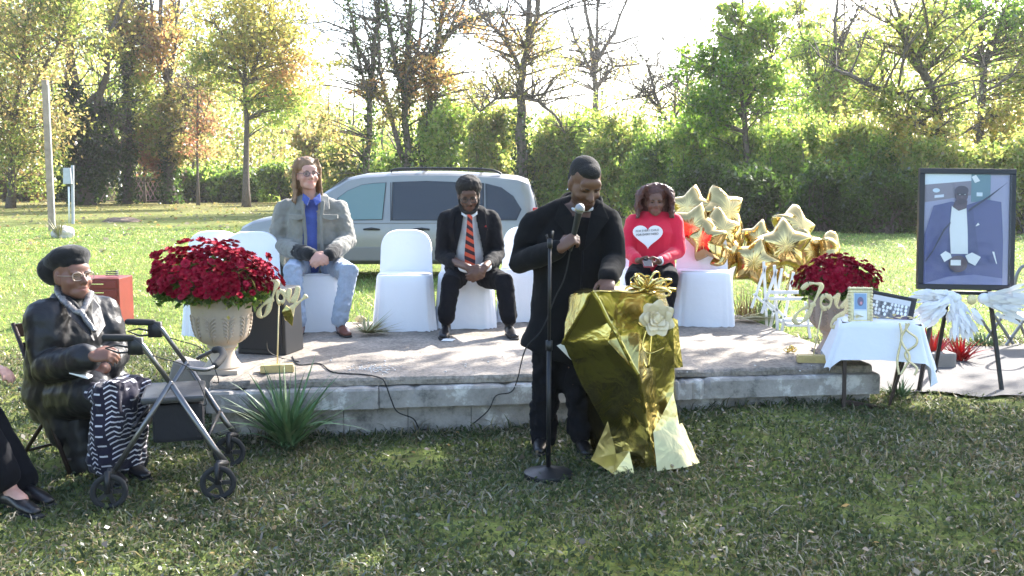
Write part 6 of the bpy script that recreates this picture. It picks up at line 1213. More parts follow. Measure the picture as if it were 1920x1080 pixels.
mb = MB(); limb(mb, [at(150, 790, D - .1), at(160, 850, D - .12), at(168, 878, D - .14)], (.12, .11, .10)); limb(mb, [at(120, 760, D - .02), at(150, 800, D - .08)], (.13, .12)); organic('coat_skirt', mb, M['leather'], w2, .012, 4, (.03, .1))
shoe(w2, Vector((anN.x - .03, anN.y + .03, .01)), Vector((anN.x + .15, anN.y - .12, .01)), M['shoe_b']); shoe(w2, Vector((anF.x - .03, anF.y + .03, .01)), Vector((anF.x + .15, anF.y - .12, .01)), M['shoe_b'])
HP = lambda *p: hc + hR @ (Vector(p) * hk); mb = MB(); mb.ell(HP(0, -.035, .085), (.108 * hk, .120 * hk, .066 * hk), hR @ Matrix.Rotation(.30, 3, 'X'), 24, 14); mb.ell(HP(0, -.115, .035), (.112 * hk, .085 * hk, .085 * hk), hR @ Matrix.Rotation(.3, 3, 'X')); mb.ell(HP(0, .0, .072), (.083 * hk, .088 * hk, .050 * hk), hR); organic('beret', mb, M['knit_b'], w2, .008, 4, (.008, .04))
spectacles(w2, hc, hR, hk, mat('pale_frame', (.35, .27, .22), .3, .2), M['lens'], (.025, .019))
mb = MB(); mb.box(at(152, 702, D - .40), (.10, .06, .012), Matrix.Rotation(.3, 3, 'Y')); t_ = mb.build('folded_tissue', M['white_cloth'], None, bevel=.004); tag(t_, 'folded white paper tissue in the lap of the woman in the beret', 'tissue')
# ---------------------------------------------------------------- the person at the left edge, seen from the shin down
w3 = thing('person', 'person in black trousers and flat black shoes at the left edge', 'person', Vector((-2.75, 4.9, 0)))
o3 = Vector((-2.98, 5.02, 0)); J = dict(pel=o3 + Vector((0, 0, .52)), wai=o3 + Vector((-.02, .0, .72)), che=o3 + Vector((-.02, 0, .95)), upc=o3 + Vector((0, 0, 1.08))); sd = Vector((.2, .97, 0)); hc = o3 + Vector((.04, -.01, 1.34)); hR = headframe((.95, -.25, -.05))
hipN, knN, anN = o3 + Vector((.05, -.10, .50)), at(-70, 745, 4.78), at(22, 925, 4.80); hipF, knF, anF = o3 + Vector((.05, .10, .50)), at(-55, 735, 5.0), at(55, 930, 4.93)
mb = MB(); torso(mb, J, sd, (.17, .16, .17, .13), (.13, .13, .12, .09)); limb(mb, [J['upc'], hc - Vector((0, 0, .1))], (.06, .055)); head_parts(mb, hc, hR, 1)
arms = [(J['upc'] + sd * s_ * .19 - Vector((0, 0, .03)), J['wai'] + sd * s_ * .27 + Vector((.02, 0, .03)), J['pel'] + Vector((.30, -.03, .12)) + sd * s_ * .1) for s_ in (-1, 1)]
for a, b_, c_ in arms: limb(mb, [a, b_, c_], (.05, .043, .03)); hand(mb, c_, (.8, -.2, -.2), (0, 0, -1), (0, .5, .5), .5)
for a, b_, c_ in ((hipN, knN, anN), (hipF, knF, anF)): limb(mb, [a, b_, mid(b_, c_, .35), c_], (.08, .062, .056, .036))
for c_, t_ in ((anN, at(60, 948, 4.66)), (anF, at(92, 955, 4.80))): limb(mb, [c_, mid(c_, Vector((t_.x, t_.y, .04)), .5)], (.038, .034))
M['sk6'] = skinmat('skin_pale', SKB, 0); body = organic('body', mb, M['sk6'], w3, .0075, 3, post=face_post(hc, hR, 1)); vcol(body.data, skin_colour(hc, hR, 1, SKB, (.5, .17, .14))); eyes(hc, hR, 1, w3, body)
mb = MB(); limb(mb, [hipN, mid(hipN, hipF), hipF], (.11, .12, .11)); limb(mb, [hipN, knN, mid(knN, anN, .5), mid(knN, anN, .80)], (.11, .085, .085, .088)); limb(mb, [hipF, knF, mid(knF, anF, .5), mid(knF, anF, .84)], (.11, .085, .085, .088)); organic('trousers', mb, M['trouser_b'], w3, .010, 4, (.018, .09))
mb = MB(); mb.tube([J['upc'], J['che'], J['wai'], J['pel']], [.16, .195, .19, .20], 20, rb=[.11, .15, .15, .16], side=sd, rnd=True)
for a, b_, c_ in arms: limb(mb, [a, b_, mid(b_, c_, .85)], (.08, .07, .05))
limb(mb, [arms[0][0], J['upc'], arms[1][0]], (.08, .09, .08)); organic('sweater', mb, M['knit_b'], w3, .010, 4, (.014, .08)); mb = MB(); mb.ell(hc + hR @ Vector((0, -.03, .055)), (.085, .098, .085), hR); mb.ell(hc + hR @ Vector((0, -.06, -.02)), (.085, .06, .10), hR); organic('hair', mb, M['hair_br'], w3, .008, 2, (.012, .02))
for c_, tx in ((anN, (72, 945, 4.62)), (anF, (98, 958, 4.78))):
    t_ = at(*tx); shoe(w3, Vector((c_.x - .05, c_.y + .02, 0)), Vector((t_.x, t_.y, 0)), M['shoe_b'], .95)
# ================================================================= star balloons
def star_mesh(seed, R=.23):
    """puffed five pointed foil star with a seam and puckered edge, facing -y"""
    r = random.Random(seed); n = 60; rings = 9; vs = []; fs = []
    def edge(a):
        t = (a * 5 / (2 * math.pi)) % 1.0; t = abs(t - .5) * 2; return R * (.64 + .36 * t ** 1.6)
    for sgn in (-1, 1):
        for j in range(rings + 1):
            q = j / rings
            for i in range(n):
                a = 2 * math.pi * i / n + math.pi / 2; e = edge(2 * math.pi * i / n) * q; h = .105 * (R / .23) * (1 - q ** 3.4) ** .62 + .004 * math.sin(i * 2.5 + seed) * q * (1 - q) * 3
                vs.append(Vector((math.cos(a) * e, sgn * h, math.sin(a) * e)))
    m = (rings + 1) * n
    for s_ in (0, 1):
        for j in range(rings):
            for i in range(n):
                f = (s_ * m + j * n + i, s_ * m + j * n + (i + 1) % n, s_ * m + (j + 1) * n + (i + 1) % n, s_ * m + (j + 1) * n + i); fs.append(f if s_ else f[::-1])
    mb = MB(); mb.add(vs, fs); me = mb.mesh('star'); bm = bmesh.new(); bm.from_mesh(me); bmesh.ops.remove_doubles(bm, verts=bm.verts, dist=.0004); bmesh.ops.recalc_face_normals(bm, faces=bm.faces); bm.to_mesh(me); bm.free(); setmats(me, M['gold_bal']); me.polygons.foreach_set('use_smooth', [True] * len(me.polygons)); return me
SM = [star_mesh(i) for i in range(3)]
def balloon(label, x, y, Y, rpx, rot, roll, tilt, group, knot):
    c = at(x, y, Y); root = thing('star_balloon', label, 'balloon', c, group); o = bpy.data.objects.new('foil', SM[int(x) % 3]); COL.objects.link(o); o.parent = root; s_ = 1.12 * rpx / pxm(Y) / .23; o.scale = (s_,) * 3; o.rotation_euler = (Matrix.Rotation(rot, 4, 'Z') @ Matrix.Rotation(tilt, 4, 'X') @ Matrix.Rotation(roll, 4, 'Y')).to_euler()
    mb = MB(); k = Vector(knot); b = c + Vector((0, 0, -.6 * rpx / pxm(Y))); mb.tube(bez(b, k, (random.gauss(0, .03), 0, -.02), 6), .0022, 4); mb.build('ribbon', M['white_plastic'], root); return root
K1 = on(1345, 600, ZS) + Vector((.05, .35, 0)); K1.z = ZS + .12; G1 = 'star balloons behind the right hand chair'
for (x, y, Y, r, rot, roll, tilt) in [(1296, 393, 9.3, 43, -.5, .1, -.2), (1352, 400, 9.25, 50, .45, -.25, -.15), (1300, 428, 8.95, 46, -.35, .3, -.15), (1345, 435, 8.95, 46, .3, .05, -.25), (1328, 452, 8.75, 40, -.8, -.1, -.1), (1362, 452, 9.2, 52, 1.0, .2, 0), (1358, 482, 8.9, 34, .7, .6, .3), (1290, 452, 9.1, 34, -.2, .2, .2)]:
    balloon('gold foil star balloon in the bunch behind the right chair', x, y, Y, r, rot, roll, tilt, G1, K1)
K2 = at(1462, 560, 9.2); G2 = 'star balloons tied behind the tan urn'
for (x, y, Y, r, rot, roll, tilt) in [(1488, 430, 9.6, 46, .5, .25, -.35), (1422, 450, 9.4, 36, -.4, .15, -.15), (1470, 462, 8.95, 50, -.1, -.05, -.1), (1415, 492, 8.9, 46, -.3, .25, -.05), (1508, 470, 9.25, 42, .5, -.2, -.1), (1556, 466, 9.2, 32, .95, .3, -.1), (1500, 530, 9.2, 32, .6, .5, .15), (1448, 512, 9.5, 34, .2, .6, .2)]:
    balloon('gold foil star balloon in the bunch beside the tan urn', x, y, Y, r, rot, roll, tilt, G2, K2)
# ================================================================= white slatted folding chair and plants behind the urn
def xchair(label, Y, m, P4):
    """folding chair seen from the side: crossing legs given in pixels"""
    base = at(P4[0][1][0], P4[0][1][1], Y); root = thing('folding_chair', label, 'chair', Vector((base.x, Y, max(0, min(ZS, base.z)))))
    for a, b_ in P4:
        for dy in (0, .36):
            mb = MB(); mb.bar(at(*a, Y) + Vector((0, dy, 0)), at(*b_, Y) + Vector((0, dy, 0)), .022, .022); mb.build('leg', m, root, bevel=.004)
    return root
c1 = xchair('white slatted folding chair behind the tan urn', 8.35, M['white_paint'], [((1452, 497), (1460, 668)), ((1456, 505), (1428, 588)), ((1488, 510), (1462, 640)), ((1478, 600), (1432, 560))])
for z0, xa, xb in ((548, 1442, 1512), (560, 1442, 1510), (600, 1468, 1514)):
    mb = MB(); mb.bar(at(xa, z0, 8.3), at(xb, z0, 8.3), .06 if z0 == 600 else .02, .028); mb.build('slat', M['white_paint'], c1, bevel=.004)
mb = MB(); mb.box(at(1490, 605, 8.45), (.22, .34, .022)); mb.build('seat', M['white_paint'], c1, bevel=.006)
mb = MB(); mb.bar(at(1510, 566, 8.28), at(1519, 634, 8.28), .022, .022); mb.build('leg', M['white_paint'], c1, bevel=.004)
def spray(name, label, cat, base, n, L, spread, pal, w=.012, seed=1, up=1.0, group=None, gain=1.0, curl=.3, bias=(0, 0, 0)):
    """clump of strap leaves, each its own blade"""
    rr = random.Random(seed); root = thing(name, label, cat, base, group); mats_ = []
    for q in range(3):
        c = PAL[pal][q % len(PAL[pal])]; mats_.append(mat(label[:20] + str(q), tuple(v * gain for v in c), .5, var=(12, .25)))
    for i in range(n):
        a = rr.uniform(0, 2 * math.pi); l = L * rr.uniform(.55, 1.1); lean = spread * rr.random() ** .6; d = Vector((math.cos(a) * lean, math.sin(a) * lean, up)) + Vector(bias); d.normalize(); sd_ = d.cross(Vector((rr.gauss(0, .2), rr.gauss(0, .2), 1))); sd_ = sd_.normalized() if sd_.length > .01 else Vector((1, 0, 0)); b0 = Vector(base) + Vector((rr.gauss(0, .02), rr.gauss(0, .02), 0)); vs = []; cu = curl * rr.uniform(.2, 1.6) * lean
        for j in range(7):
            t = j / 6; p = b0 + d * l * t + Vector((math.cos(a), math.sin(a), -1.4)) * (cu * l * t ** 2.4 * .45); ww = w * (1 - t ** 2.2) * (.7 + .5 * math.sin(math.pi * min(1, t * 1.5))); p.z = max(p.z, base[2] + .008); nn = sd_.cross(d).normalized() * ww * .35; vs += [p - sd_ * ww + nn, p, p + sd_ * ww + nn]
        mb = MB(); mb.add(vs, [f for j in range(6) for f in ((j * 3, j * 3 + 1, j * 3 + 4, j * 3 + 3), (j * 3 + 1, j * 3 + 2, j * 3 + 5, j * 3 + 4))]); mb.build('leaf', mats_[i % 3], root, smooth=True)
    return root
PAL['yucca'] = [(.045, .085, .035), (.065, .115, .05), (.10, .14, .065)]; PAL['straw'] = [(.36, .32, .17), (.28, .29, .13), (.42, .37, .22)]; PAL['brownp'] = [(.16, .09, .045), (.22, .14, .06), (.10, .09, .03)]
b = on(540, 838, 0); spray('yucca_plant', 'spiky green yucca growing at the foot of the platform', 'plant', b, 120, .58, 1.0, 'yucca', .0135, 3, .85, curl=.5, gain=1.7)
spray('straw_bundle', 'loose bundle of pale dried stalks on the platform beside brown shoes', 'dried flowers', on(690, 628, ZS) + Vector((0, 0, .01)), 80, .30, 1.1, 'straw', .006, 5, .28, curl=.15, bias=(.35, -.15, 0))
mb = MB(); q = on(676, 606, ZS) + Vector((0, 0, .035)); mb.ell(q, (.05, .035, .03), n=10, m=7); o_ = organic('dried_seed_head', mb, mat('dry_head', (.30, .26, .14), .9), None, .006, 0, (.02, .02)); tag(o_, 'crumpled dry seed head on the platform beside brown shoes', 'dried flower')
spray('stalk_pile', 'pile of dried stalks along the edge behind the right chair', 'dried flowers', on(1385, 604, ZS) + Vector((0, .05, .02)), 60, .50, 1.1, 'straw', .005, 9, .12, curl=.1, bias=(1.0, -.35, 0))
spray('ornamental_grass', 'brown upright ornamental grass beside the right chair', 'plant', at(1400, 590, 9.4) * Vector((1, 1, 0)) + Vector((0, 0, .1)) if False else Vector((at(1400, 590, 9.4).x, 9.4, .02)), 120, .62, .42, 'brownp', .006, 11, 1.0)
spray('green_clump', 'green leafy clump under the star balloons', 'plant', Vector((at(1432, 590, 9.7).x, 9.7, .02)), 60, .55, .6, 'yucca', .02, 12, 1.0, gain=1.6)
spray('weed_clump', 'weedy green clump beside the path behind the easel', 'plant', Vector((at(1850, 640, 8.9).x, 8.95, .03)), 70, .30, 1.0, 'yucca', .012, 13, .7, gain=1.6)
spray('weed_clump', 'low weeds at the corner of the platform under the draped table', 'plant', Vector((at(1690, 735, 6.75).x, 6.8, gzf(2.5, 6.8))), 60, .16, 1.2, 'yucca', .008, 14, .7, gain=1.5)
# ================================================================= small draped table with keepsakes
tb = on(1640, 768, .10); TY = 6.62; tc_ = at(1648, 598, TY); zt = tc_.z; root = thing('side_table', 'small dark folding table under a white cloth beside the tan urn', 'table', Vector((tc_.x, TY, .1)))
tw, td = .255, .19; rt = Matrix.Rotation(-.25, 3, 'Z'); T = lambda x, y, z: Vector((tc_.x, TY, 0)) + rt @ Vector((x, y, 0)) + Vector((0, 0, z))
mb = MB(); mb.box(T(0, 0, zt - .014), (tw * 1.9, td * 1.9, .018), rt); mb.build('table_top', M['brown_metal'], root, bevel=.004)
for a, b_ in ((T(-.22, -.16, zt - .03), at(1582, 768, TY - .18)), (T(-.22, .16, zt - .03), at(1600, 748, TY + .18)), (T(.20, -.16, zt - .03), at(1664, 782, TY - .16)), (T(.20, .16, zt - .03), at(1672, 752, TY + .18))):
    b_.z = gzf(b_.x, b_.y); mb = MB(); mb.bar(a, b_, .024, .018); mb.build('leg', M['brown_metal'], root, bevel=.003)
mb = MB(); mb.bar(at(1578, 752, TY - .16), at(1664, 768, TY - .15), .02, .03); mb.build('stretcher', M['brown_metal'], root, bevel=.003)
# cloth: draped square, corners hanging lower
mb = MB(); n = 48; rings = 12; vs = []
for j in range(rings + 1):
    q = j / rings
    for i in range(n):
        a = 2 * math.pi * i / n; ca, sa = math.cos(a), math.sin(a); p_ = 14.0; ox = math.copysign(abs(ca) ** (2 / p_), ca) * tw; oy = math.copysign(abs(sa) ** (2 / p_), sa) * td
        corner = abs(math.sin(2 * a)) ** 1.5; low = .27 + .05 * corner + (.07 if -1.1 < math.atan2(sa, ca) < -.5 else 0) - (.02 if sa < -.9 else 0)
        if q < .3: k_ = q / .3; vs.append(T(ox * k_, oy * k_, zt + .004))
        else:
            t = (q - .3) / .7; fl = 1 + .34 * t ** 1.1 + .05 * math.sin(a * 9 + 1) * t; vs.append(T(ox * fl + .0, oy * fl, zt + .004 - low * t ** .95 * (1 - .06 * math.sin(a * 7))))
mb.add(vs, [(j * n + i, j * n + (i + 1) % n, (j + 1) * n + (i + 1) % n, (j + 1) * n + i) for j in range(rings) for i in range(n)]); cl = mb.build('tablecloth', M['white_cloth'], None, smooth=True); tag(cl, 'white cloth draped over the small folding table', 'tablecloth')
def frame_box(root, c, w, h, R, bd, dep, m, name='frame_rail'):
    for (dx, dz, ww, hh) in ((0, h / 2 - bd / 2, w, bd), (0, -h / 2 + bd / 2, w, bd), (-w / 2 + bd / 2, 0, bd, h - 2 * bd), (w / 2 - bd / 2, 0, bd, h - 2 * bd)):
        mb = MB(); mb.box(c + R @ Vector((dx, 0, dz)), (ww, dep, hh), R); mb.build(name, m, root, bevel=min(.004, bd * .2))
# gilt picture frame
c = at(1613, 574, TY - .10); Rg = Matrix.Rotation(-.15, 3, 'Z') @ Matrix.Rotation(-.18, 3, 'X'); root = thing('gilt_frame', 'small ornate gilt picture frame on the draped table', 'picture frame', c - Vector((0, 0, .115)))
gw, gh = .135, .225; M['gilt'] = mat('gilt', (.70, .60, .36), .4, .5, var=(60, .2), bump=(80, .6, .006)); frame_box(root, c, gw, gh, Rg, .026, .018, M['gilt']); rr = random.Random(2)
mb = MB()
for i in range(44):
    t = i / 44 * 4; s_ = t % 1; x, z = ((s_ - .5) * gw, gh / 2) if t < 1 else (gw / 2, (.5 - s_) * gh) if t < 2 else ((.5 - s_) * gw, -gh / 2) if t < 3 else (-gw / 2, (s_ - .5) * gh); mb.ell(c + Rg @ Vector((x, -.006, z)), (.010 + .004 * rr.random(), .009, .010 + .004 * rr.random()), n=8, m=5)
ob = mb.build('scroll_beads', M['gilt'], root, smooth=True); ob['kind'] = 'stuff'
mb = MB(); mb.box(c + Rg @ Vector((0, .002, 0)), (gw - .04, .006, gh - .04), Rg); mb.build('backing', M['white_plastic'], root)
def picture(root, c, R, polys, name='print'):
    """flat print: patches of colour, each a hair above the last, one mesh"""
    mb = MB(); ms = []
    for i, (pts, col) in enumerate(polys):
        ms.append(mat('ink', tuple(min(.85, v * 1.6) for v in col), .5)); mb.add([c + R @ Vector((x, -.0012 * (i + 1), z)) for x, z in pts], [tuple(range(len(pts)))], i)
    me = mb.mesh(name); setmats(me, ms); return link(name, me, root)
def rect(x0, x1, z0, z1): return [(x0, z0), (x1, z0), (x1, z1), (x0, z1)]
def oval(cx_, cz, rx, rz, n=18): return [(cx_ + rx * math.cos(2 * math.pi * i / n), cz + rz * math.sin(2 * math.pi * i / n)) for i in range(n)]
picture(root, c - Rg @ Vector((0, .003, 0)), Rg, [(rect(-.046, .046, -.092, .092), (.42, .45, .52)), (rect(-.036, .036, -.02, .08), (.16, .24, .36)), (oval(.0, .03, .02, .03), (.12, .10, .16)), (oval(.004, .02, .008, .010), (.45, .20, .22)), (rect(-.04, .04, -.088, -.03), (.72, .75, .85))])
mb = MB(); mb.bar(c + Vector((0, .012, .02)), c + Vector((0, .10, -.108)), .03, .006); mb.build('strut', M['gilt'], root)
# dark picture panel: a group photograph in greys
c = at(1668, 582, TY - .01); Rp = Matrix.Rotation(-.35, 3, 'Z') @ Matrix.Rotation(-.30, 3, 'X') @ Matrix.Rotation(.17, 3, 'Y'); root = thing('photo_panel', 'dark framed group photograph leaning on the draped table', 'picture', c - Vector((0, 0, .1)))
M['panel_dark'] = mat('dark_wood', (.035, .03, .032), .5); frame_box(root, c, .30, .22, Rp, .016, .02, M['panel_dark']); mb = MB(); mb.box(c + Rp @ Vector((0, .003, 0)), (.285, .012, .205), Rp); mb.build('backing', M['panel_dark'], root)
rr = random.Random(6); pl = [(rect(-.117, .117, -.085, .085), (.16, .155, .16)), (rect(-.117, .117, .05, .085), (.40, .39, .40)), (rect(.03, .117, -.085, -.02), (.10, .07, .09))]
for row in range(4):
    for i in range(10):
        x = -.105 + i * .0225 + rr.gauss(0, .003); z = .038 - row * .026
        if x > .02 and row == 3: continue
        pl.append((oval(x, z, .0085, .0115, 10), rr.choice([(.62, .61, .62), (.45, .44, .45), (.72, .71, .72), (.08, .08, .085)])))
picture(root, c - Rp @ Vector((0, .005, 0)), Rp, pl)
# gold garland and ribbon on the table
rr = random.Random(5); root = thing('gold_garland', 'gold paper leaf garland along the front edge of the draped table', 'garland', T(0, -td, zt + .01))
for i in range(22):
    x = rr.uniform(-.16, .22); y = -td + rr.uniform(0, .07); q = T(x, y, zt + .018 + rr.random() * .02); L_ = rr.uniform(.03, .06); a = rr.uniform(0, 6.28); d = Vector((math.cos(a), math.sin(a) * .5, rr.uniform(-.2, .5))); s_ = d.cross(Vector((0, 0, 1))).normalized(); mb = MB(); mb.add([q, q + d * L_ * .5 + s_ * L_ * .3 + Vector((0, 0, .008)), q + d * L_, q + d * L_ * .5 - s_ * L_ * .3 + Vector((0, 0, .008))], [(0, 1, 2, 3)]); mb.build('leaf', M['gold_paint'], root)
for i in range(3):
    x0 = .10 + .02 * i; pts = [tuple(T(x0 + (.012 + .014 * i) * math.sin(j * (.9 + .35 * i) + i * 2) + .015 * i, -td * 1.18 - .012 * j - .02, zt + .01 - .045 * j)) for j in range(8)]; mb = MB(); mb.tube(smooth_path(pts, 4), .008, 4, rb=.0012, side=(1, 0, 0), cap=False); mb.build('ribbon', M['gold_paint'], root, smooth=True)
# ================================================================= portrait on its easel
EY = 7.05; root = thing('easel', 'black tripod easel carrying the large portrait', 'easel', at(1800, 720, EY) * Vector((1, 1, 0)) + Vector((0, 0, .1)))
for a, b_, dy0, dy1, nm in (((1775, 430), (1722, 745), -.02, -.12, 'leg'), ((1840, 430), (1878, 752), -.02, -.12, 'leg'), ((1800, 430), (1752, 692), .02, .55, 'leg')):
    p, q = at(a[0], a[1], EY + dy0 + .10), at(b_[0], b_[1], EY + dy1); q.z = gzf(q.x, q.y); mb = MB(); mb.bar(p, q, .026, .022); mb.build(nm, M['black_metal'], root, bevel=.003)
mb = MB(); mb.bar(at(1745, 548, EY - .06), at(1870, 550, EY - .06), .06, .022); mb.build('tray', M['black_metal'], root, bevel=.003)
c = at(1811, 430, EY - .03); pw, ph_ = 176 / pxm(EY), 226 / pxm(EY); Rq = Matrix.Rotation(-.06, 3, 'Z') @ Matrix.Rotation(-.10, 3, 'X') @ Matrix.Rotation(.012, 3, 'Y')
root = thing('portrait', 'large black framed portrait of a person in a dark suit', 'portrait', c - Vector((0, 0, ph_ / 2))); M['frame_navy'] = mat('black_frame', (.012, .013, .022), .35); frame_box(root, c, pw, ph_, Rq, .038, .04, M['frame_navy'])
mb = MB(); mb.box(c + Rq @ Vector((0, .008, 0)), (pw - .06, .012, ph_ - .06), Rq); mb.build('backing', M['frame_navy'], root)
W_, H_ = (pw - .076) / 2, (ph_ - .076) / 2; X = lambda x, z: (x * W_, z * H_)
def pp(*a): return [X(x, z) for x, z in a]
nav, nav2 = (.07, .075, .17), (.055, .06, .14)
pl = [(pp((-1, -1), (1, -1), (1, 1), (-1, 1)), (.24, .235, .33)), (pp((-1, .80), (.1, .88), (.1, 1), (-1, 1)), (.46, .50, .66)), (pp((-1, .48), (.1, .62), (.1, .88), (-1, .80)), (.17, .15, .18)), (pp((.1, .5), (.55, .5), (.55, 1), (.1, 1)), (.10, .17, .20)),
      (oval(-.72 * W_, .70 * H_, .085 * W_, .04 * H_), (.42, .48, .62)), (pp((-.76, .56), (-.54, .58), (-.54, .63), (-.76, .61)), (.45, .47, .52)), (pp((.1, .95), (.2, .99), (.3, .88), (.18, .84)), (.65, .68, .75)), (pp((.22, .60), (.36, .60), (.36, .67), (.22, .67)), (.45, .5, .55)),
      (pp((-.98, -1), (-.98, -.1), (-.78, .42), (-.35, .50), (.0, .44), (.42, .55), (.80, .50), (.86, -.2), (.86, -1)), nav), (pp((-.98, -1), (-.4, -.86), (.2, -.82), (.86, -.88), (.86, -1)), (.15, .155, .27)), (pp((-.45, -.45), (-.38, .42), (0, .25), (.02, -.45)), nav2), (pp((.02, -.45), (.0, .25), (.12, .44), (.3, -.45)), nav2),
      (pp((-.36, -.45), (-.40, .0), (-.36, .42), (-.2, .33), (-.02, .43), (.02, .0), (.04, -.45)), (.74, .74, .82)), (oval(-.14 * W_, .62 * H_, .155 * W_, .155 * H_), (.075, .052, .07)), (pp((-.28, .52), (0, .52), (-.02, .38), (-.2, .33), (-.34, .40)), (.075, .052, .07)), (oval(-.14 * W_, .70 * H_, .16 * W_, .085 * H_), (.05, .04, .055)),
      (pp((-.26, .61), (-.02, .61), (-.03, .645), (-.25, .645)), (.03, .025, .035)), (pp((-.21, .62), (-.18, .635), (-.17, .62)), (.5, .52, .6)), (pp((-.09, .62), (-.06, .635), (-.05, .62)), (.5, .52, .6)), (oval(-.14 * W_, .50 * H_, .10 * W_, .05 * H_), (.055, .04, .055)), (oval(-.14 * W_, .575 * H_, .03 * W_, .025 * H_), (.10, .07, .09)), (pp((-.62, -.47), (-.50, -.40), (-.38, -.45), (-.35, -.52), (-.52, -.60)), (.80, .80, .88)), (pp((-.04, -.48), (.12, -.42), (.33, -.50), (.20, -.66), (.04, -.60)), (.80, .80, .88)),
      (oval(-.2 * W_, -.63 * H_, .22 * W_, .15 * H_), (.075, .052, .07)), (pp((-.38, -.56), (-.14, -.56), (-.14, -.66), (-.38, -.66)), (.80, .82, .92)), (pp((.18, .05), (.24, .12), (.28, .08)), (.75, .75, .82)), (pp((.58, -.40), (.63, -.40), (.70, -.62), (.68, -.62)), (.62, .62, .70)),
      (pp((-.98, -.62), (-.80, -.42), (-.55, -.05), (-.40, .10), (-.40, .13), (-.56, -.0), (-.82, -.40), (-.98, -.58)), (.03, .03, .055)), (pp((.0, .31), (.2, .42), (.5, .58), (.92, .86), (.5, .62), (.2, .46), (.02, .36)), (.03, .03, .055))]
picture(root, c, Rq, pl); mb = MB(); mb.box(c + Rq @ Vector((0, -.036, 0)), (W_ * 2, .002, H_ * 2), Rq); g_ = mb.build('glazing', clearglass('picture_glass', (.97, .97, .98), .35), root)
# ---- feather wings under the portrait
M['feather'] = mat('white_feather', (.78, .77, .79), .85, bump=(120, .3, .003)); root = thing('feather_wings', 'white feather angel wings hung below the portrait', 'wings', at(1815, 560, EY - .15)); rr = random.Random(3)
def feather(L, w_, seed):
    r_ = random.Random(seed); mb = MB(); vs = []; n = 9
    for j in range(n):
        t = j / (n - 1); ww = w_ * math.sin(math.pi * (.12 + .86 * t) ** .8) * (1 + .12 * r_.gauss(0, 1)); cu = .10 * L * t * t; vs += [(-ww, cu - .006, t * L), (0, cu, t * L * 1.01), (ww, cu - .006, t * L)]
    mb.add(vs, [f for j in range(n - 1) for f in ((j * 3, j * 3 + 1, j * 3 + 4, j * 3 + 3), (j * 3 + 1, j * 3 + 2, j * 3 + 5, j * 3 + 4))]); me = mb.mesh('feather'); setmats(me, M['feather']); me.polygons.foreach_set('use_smooth', [True] * len(me.polygons)); return me
FM = [feather(1, .15, i) for i in range(4)]
for nm, (ox, oy), dirs in (('wing', (1782, 556), [(-1, .15), (-1, -.25), (-1, -.7), (-.7, -1)]), ('wing', (1790, 560), [(.35, -.75), (.15, -1), (-.1, -1), (.5, -.5)]), ('wing', (1846, 560), [(1, .35), (1, 0), (1, -.3), (.9, -.6)])):
    o0 = at(ox, oy, EY - .13); mb = MB(); mb.ell(o0, (.05, .03, .04), n=10, m=7); wg = mb.build(nm, M['feather'], root, smooth=True); wl = wloc(wg)
    for k_ in range(120):
        i = rr.randrange(len(dirs) - 1); t = rr.random(); d = Vector((dirs[i][0] * (1 - t) + dirs[i + 1][0] * t, -.25 + rr.gauss(0, .15), dirs[i][1] * (1 - t) + dirs[i + 1][1] * t)).normalized(); L_ = rr.uniform(.06, .12); st = o0 + d * rr.uniform(.0, .20) + Vector((rr.gauss(0, .02), 0, rr.gauss(0, .02))) + Vector((0, rr.uniform(-.03, .02), 0)); o = bpy.data.objects.new('feather', FM[k_ % 4]); COL.objects.link(o); o.parent = wg; o.location = st - wl
        o.rotation_euler = basis(d, (d.z, .3, -d.x)).to_euler(); o.scale = (L_ * rr.uniform(.8, 1.2), L_, L_)
mb = MB(); mb.ell(at(1822, 562, EY - .16), (.035, .02, .035), n=10, m=6); mb.build('gold_bow', M['gold_paint'], root, smooth=True)
# ---- red foil wrapped plant, kerb stone, metal chair frames behind the easel
PAL['redfoil'] = [(.40, .012, .015), (.32, .01, .02), (.46, .03, .02)]
spray('red_plant', 'red leaved plant standing behind the easel legs', 'plant', Vector((at(1745, 650, 8.0).x, 8.0, gzf(3.3, 8))), 46, .36, .75, 'redfoil', .018, 21, .9)
spray('red_plant', 'spreading red leaved plant between the wings and the metal chair', 'plant', Vector((at(1800, 655, 8.15).x, 8.15, gzf(3.5, 8))), 40, .34, .9, 'redfoil', .014, 22, .8)
b = on(1762, 692, gzf(3.0, 7.4)); mb = MB(); mb.box(b + Vector((0, .1, .06)), (.26, .20, .13), Matrix.Rotation(.1, 3, 'Z')); o_ = mb.build('kerb_stone', M['concrete'], None, bevel=.02); tag(o_, 'loose grey concrete block on the path behind the easel', 'concrete block')
xchair('silver metal folding chair at the edge behind the wings', 8.6, M['grey_metal'], [((1862, 588), (1900, 645)), ((1920, 600), (1886, 648)), ((1940, 590), (1965, 650))])
mb = MB(); mb.bar(at(1885, 470, 8.6) , at(1935, 560, 8.6), .03, .03); mb = MB()
c_ = at(1935, 530, 8.6); root = [o for o in bpy.data.objects if o.get('label', '').startswith('silver metal folding')][0]
mb.tube(smooth_path([tuple(at(x, y, 8.6)) for x, y in ((1905, 600), (1902, 540), (1912, 505), (1935, 495), (1965, 500), (1975, 600))]), .014, 8); mb.build('back_hoop', M['grey_metal'], root, smooth=True); mb = MB(); mb.box(at(1935, 592, 8.75), (.34, .36, .03)); mb.build('seat', M['white_plastic'], root, bevel=.01)
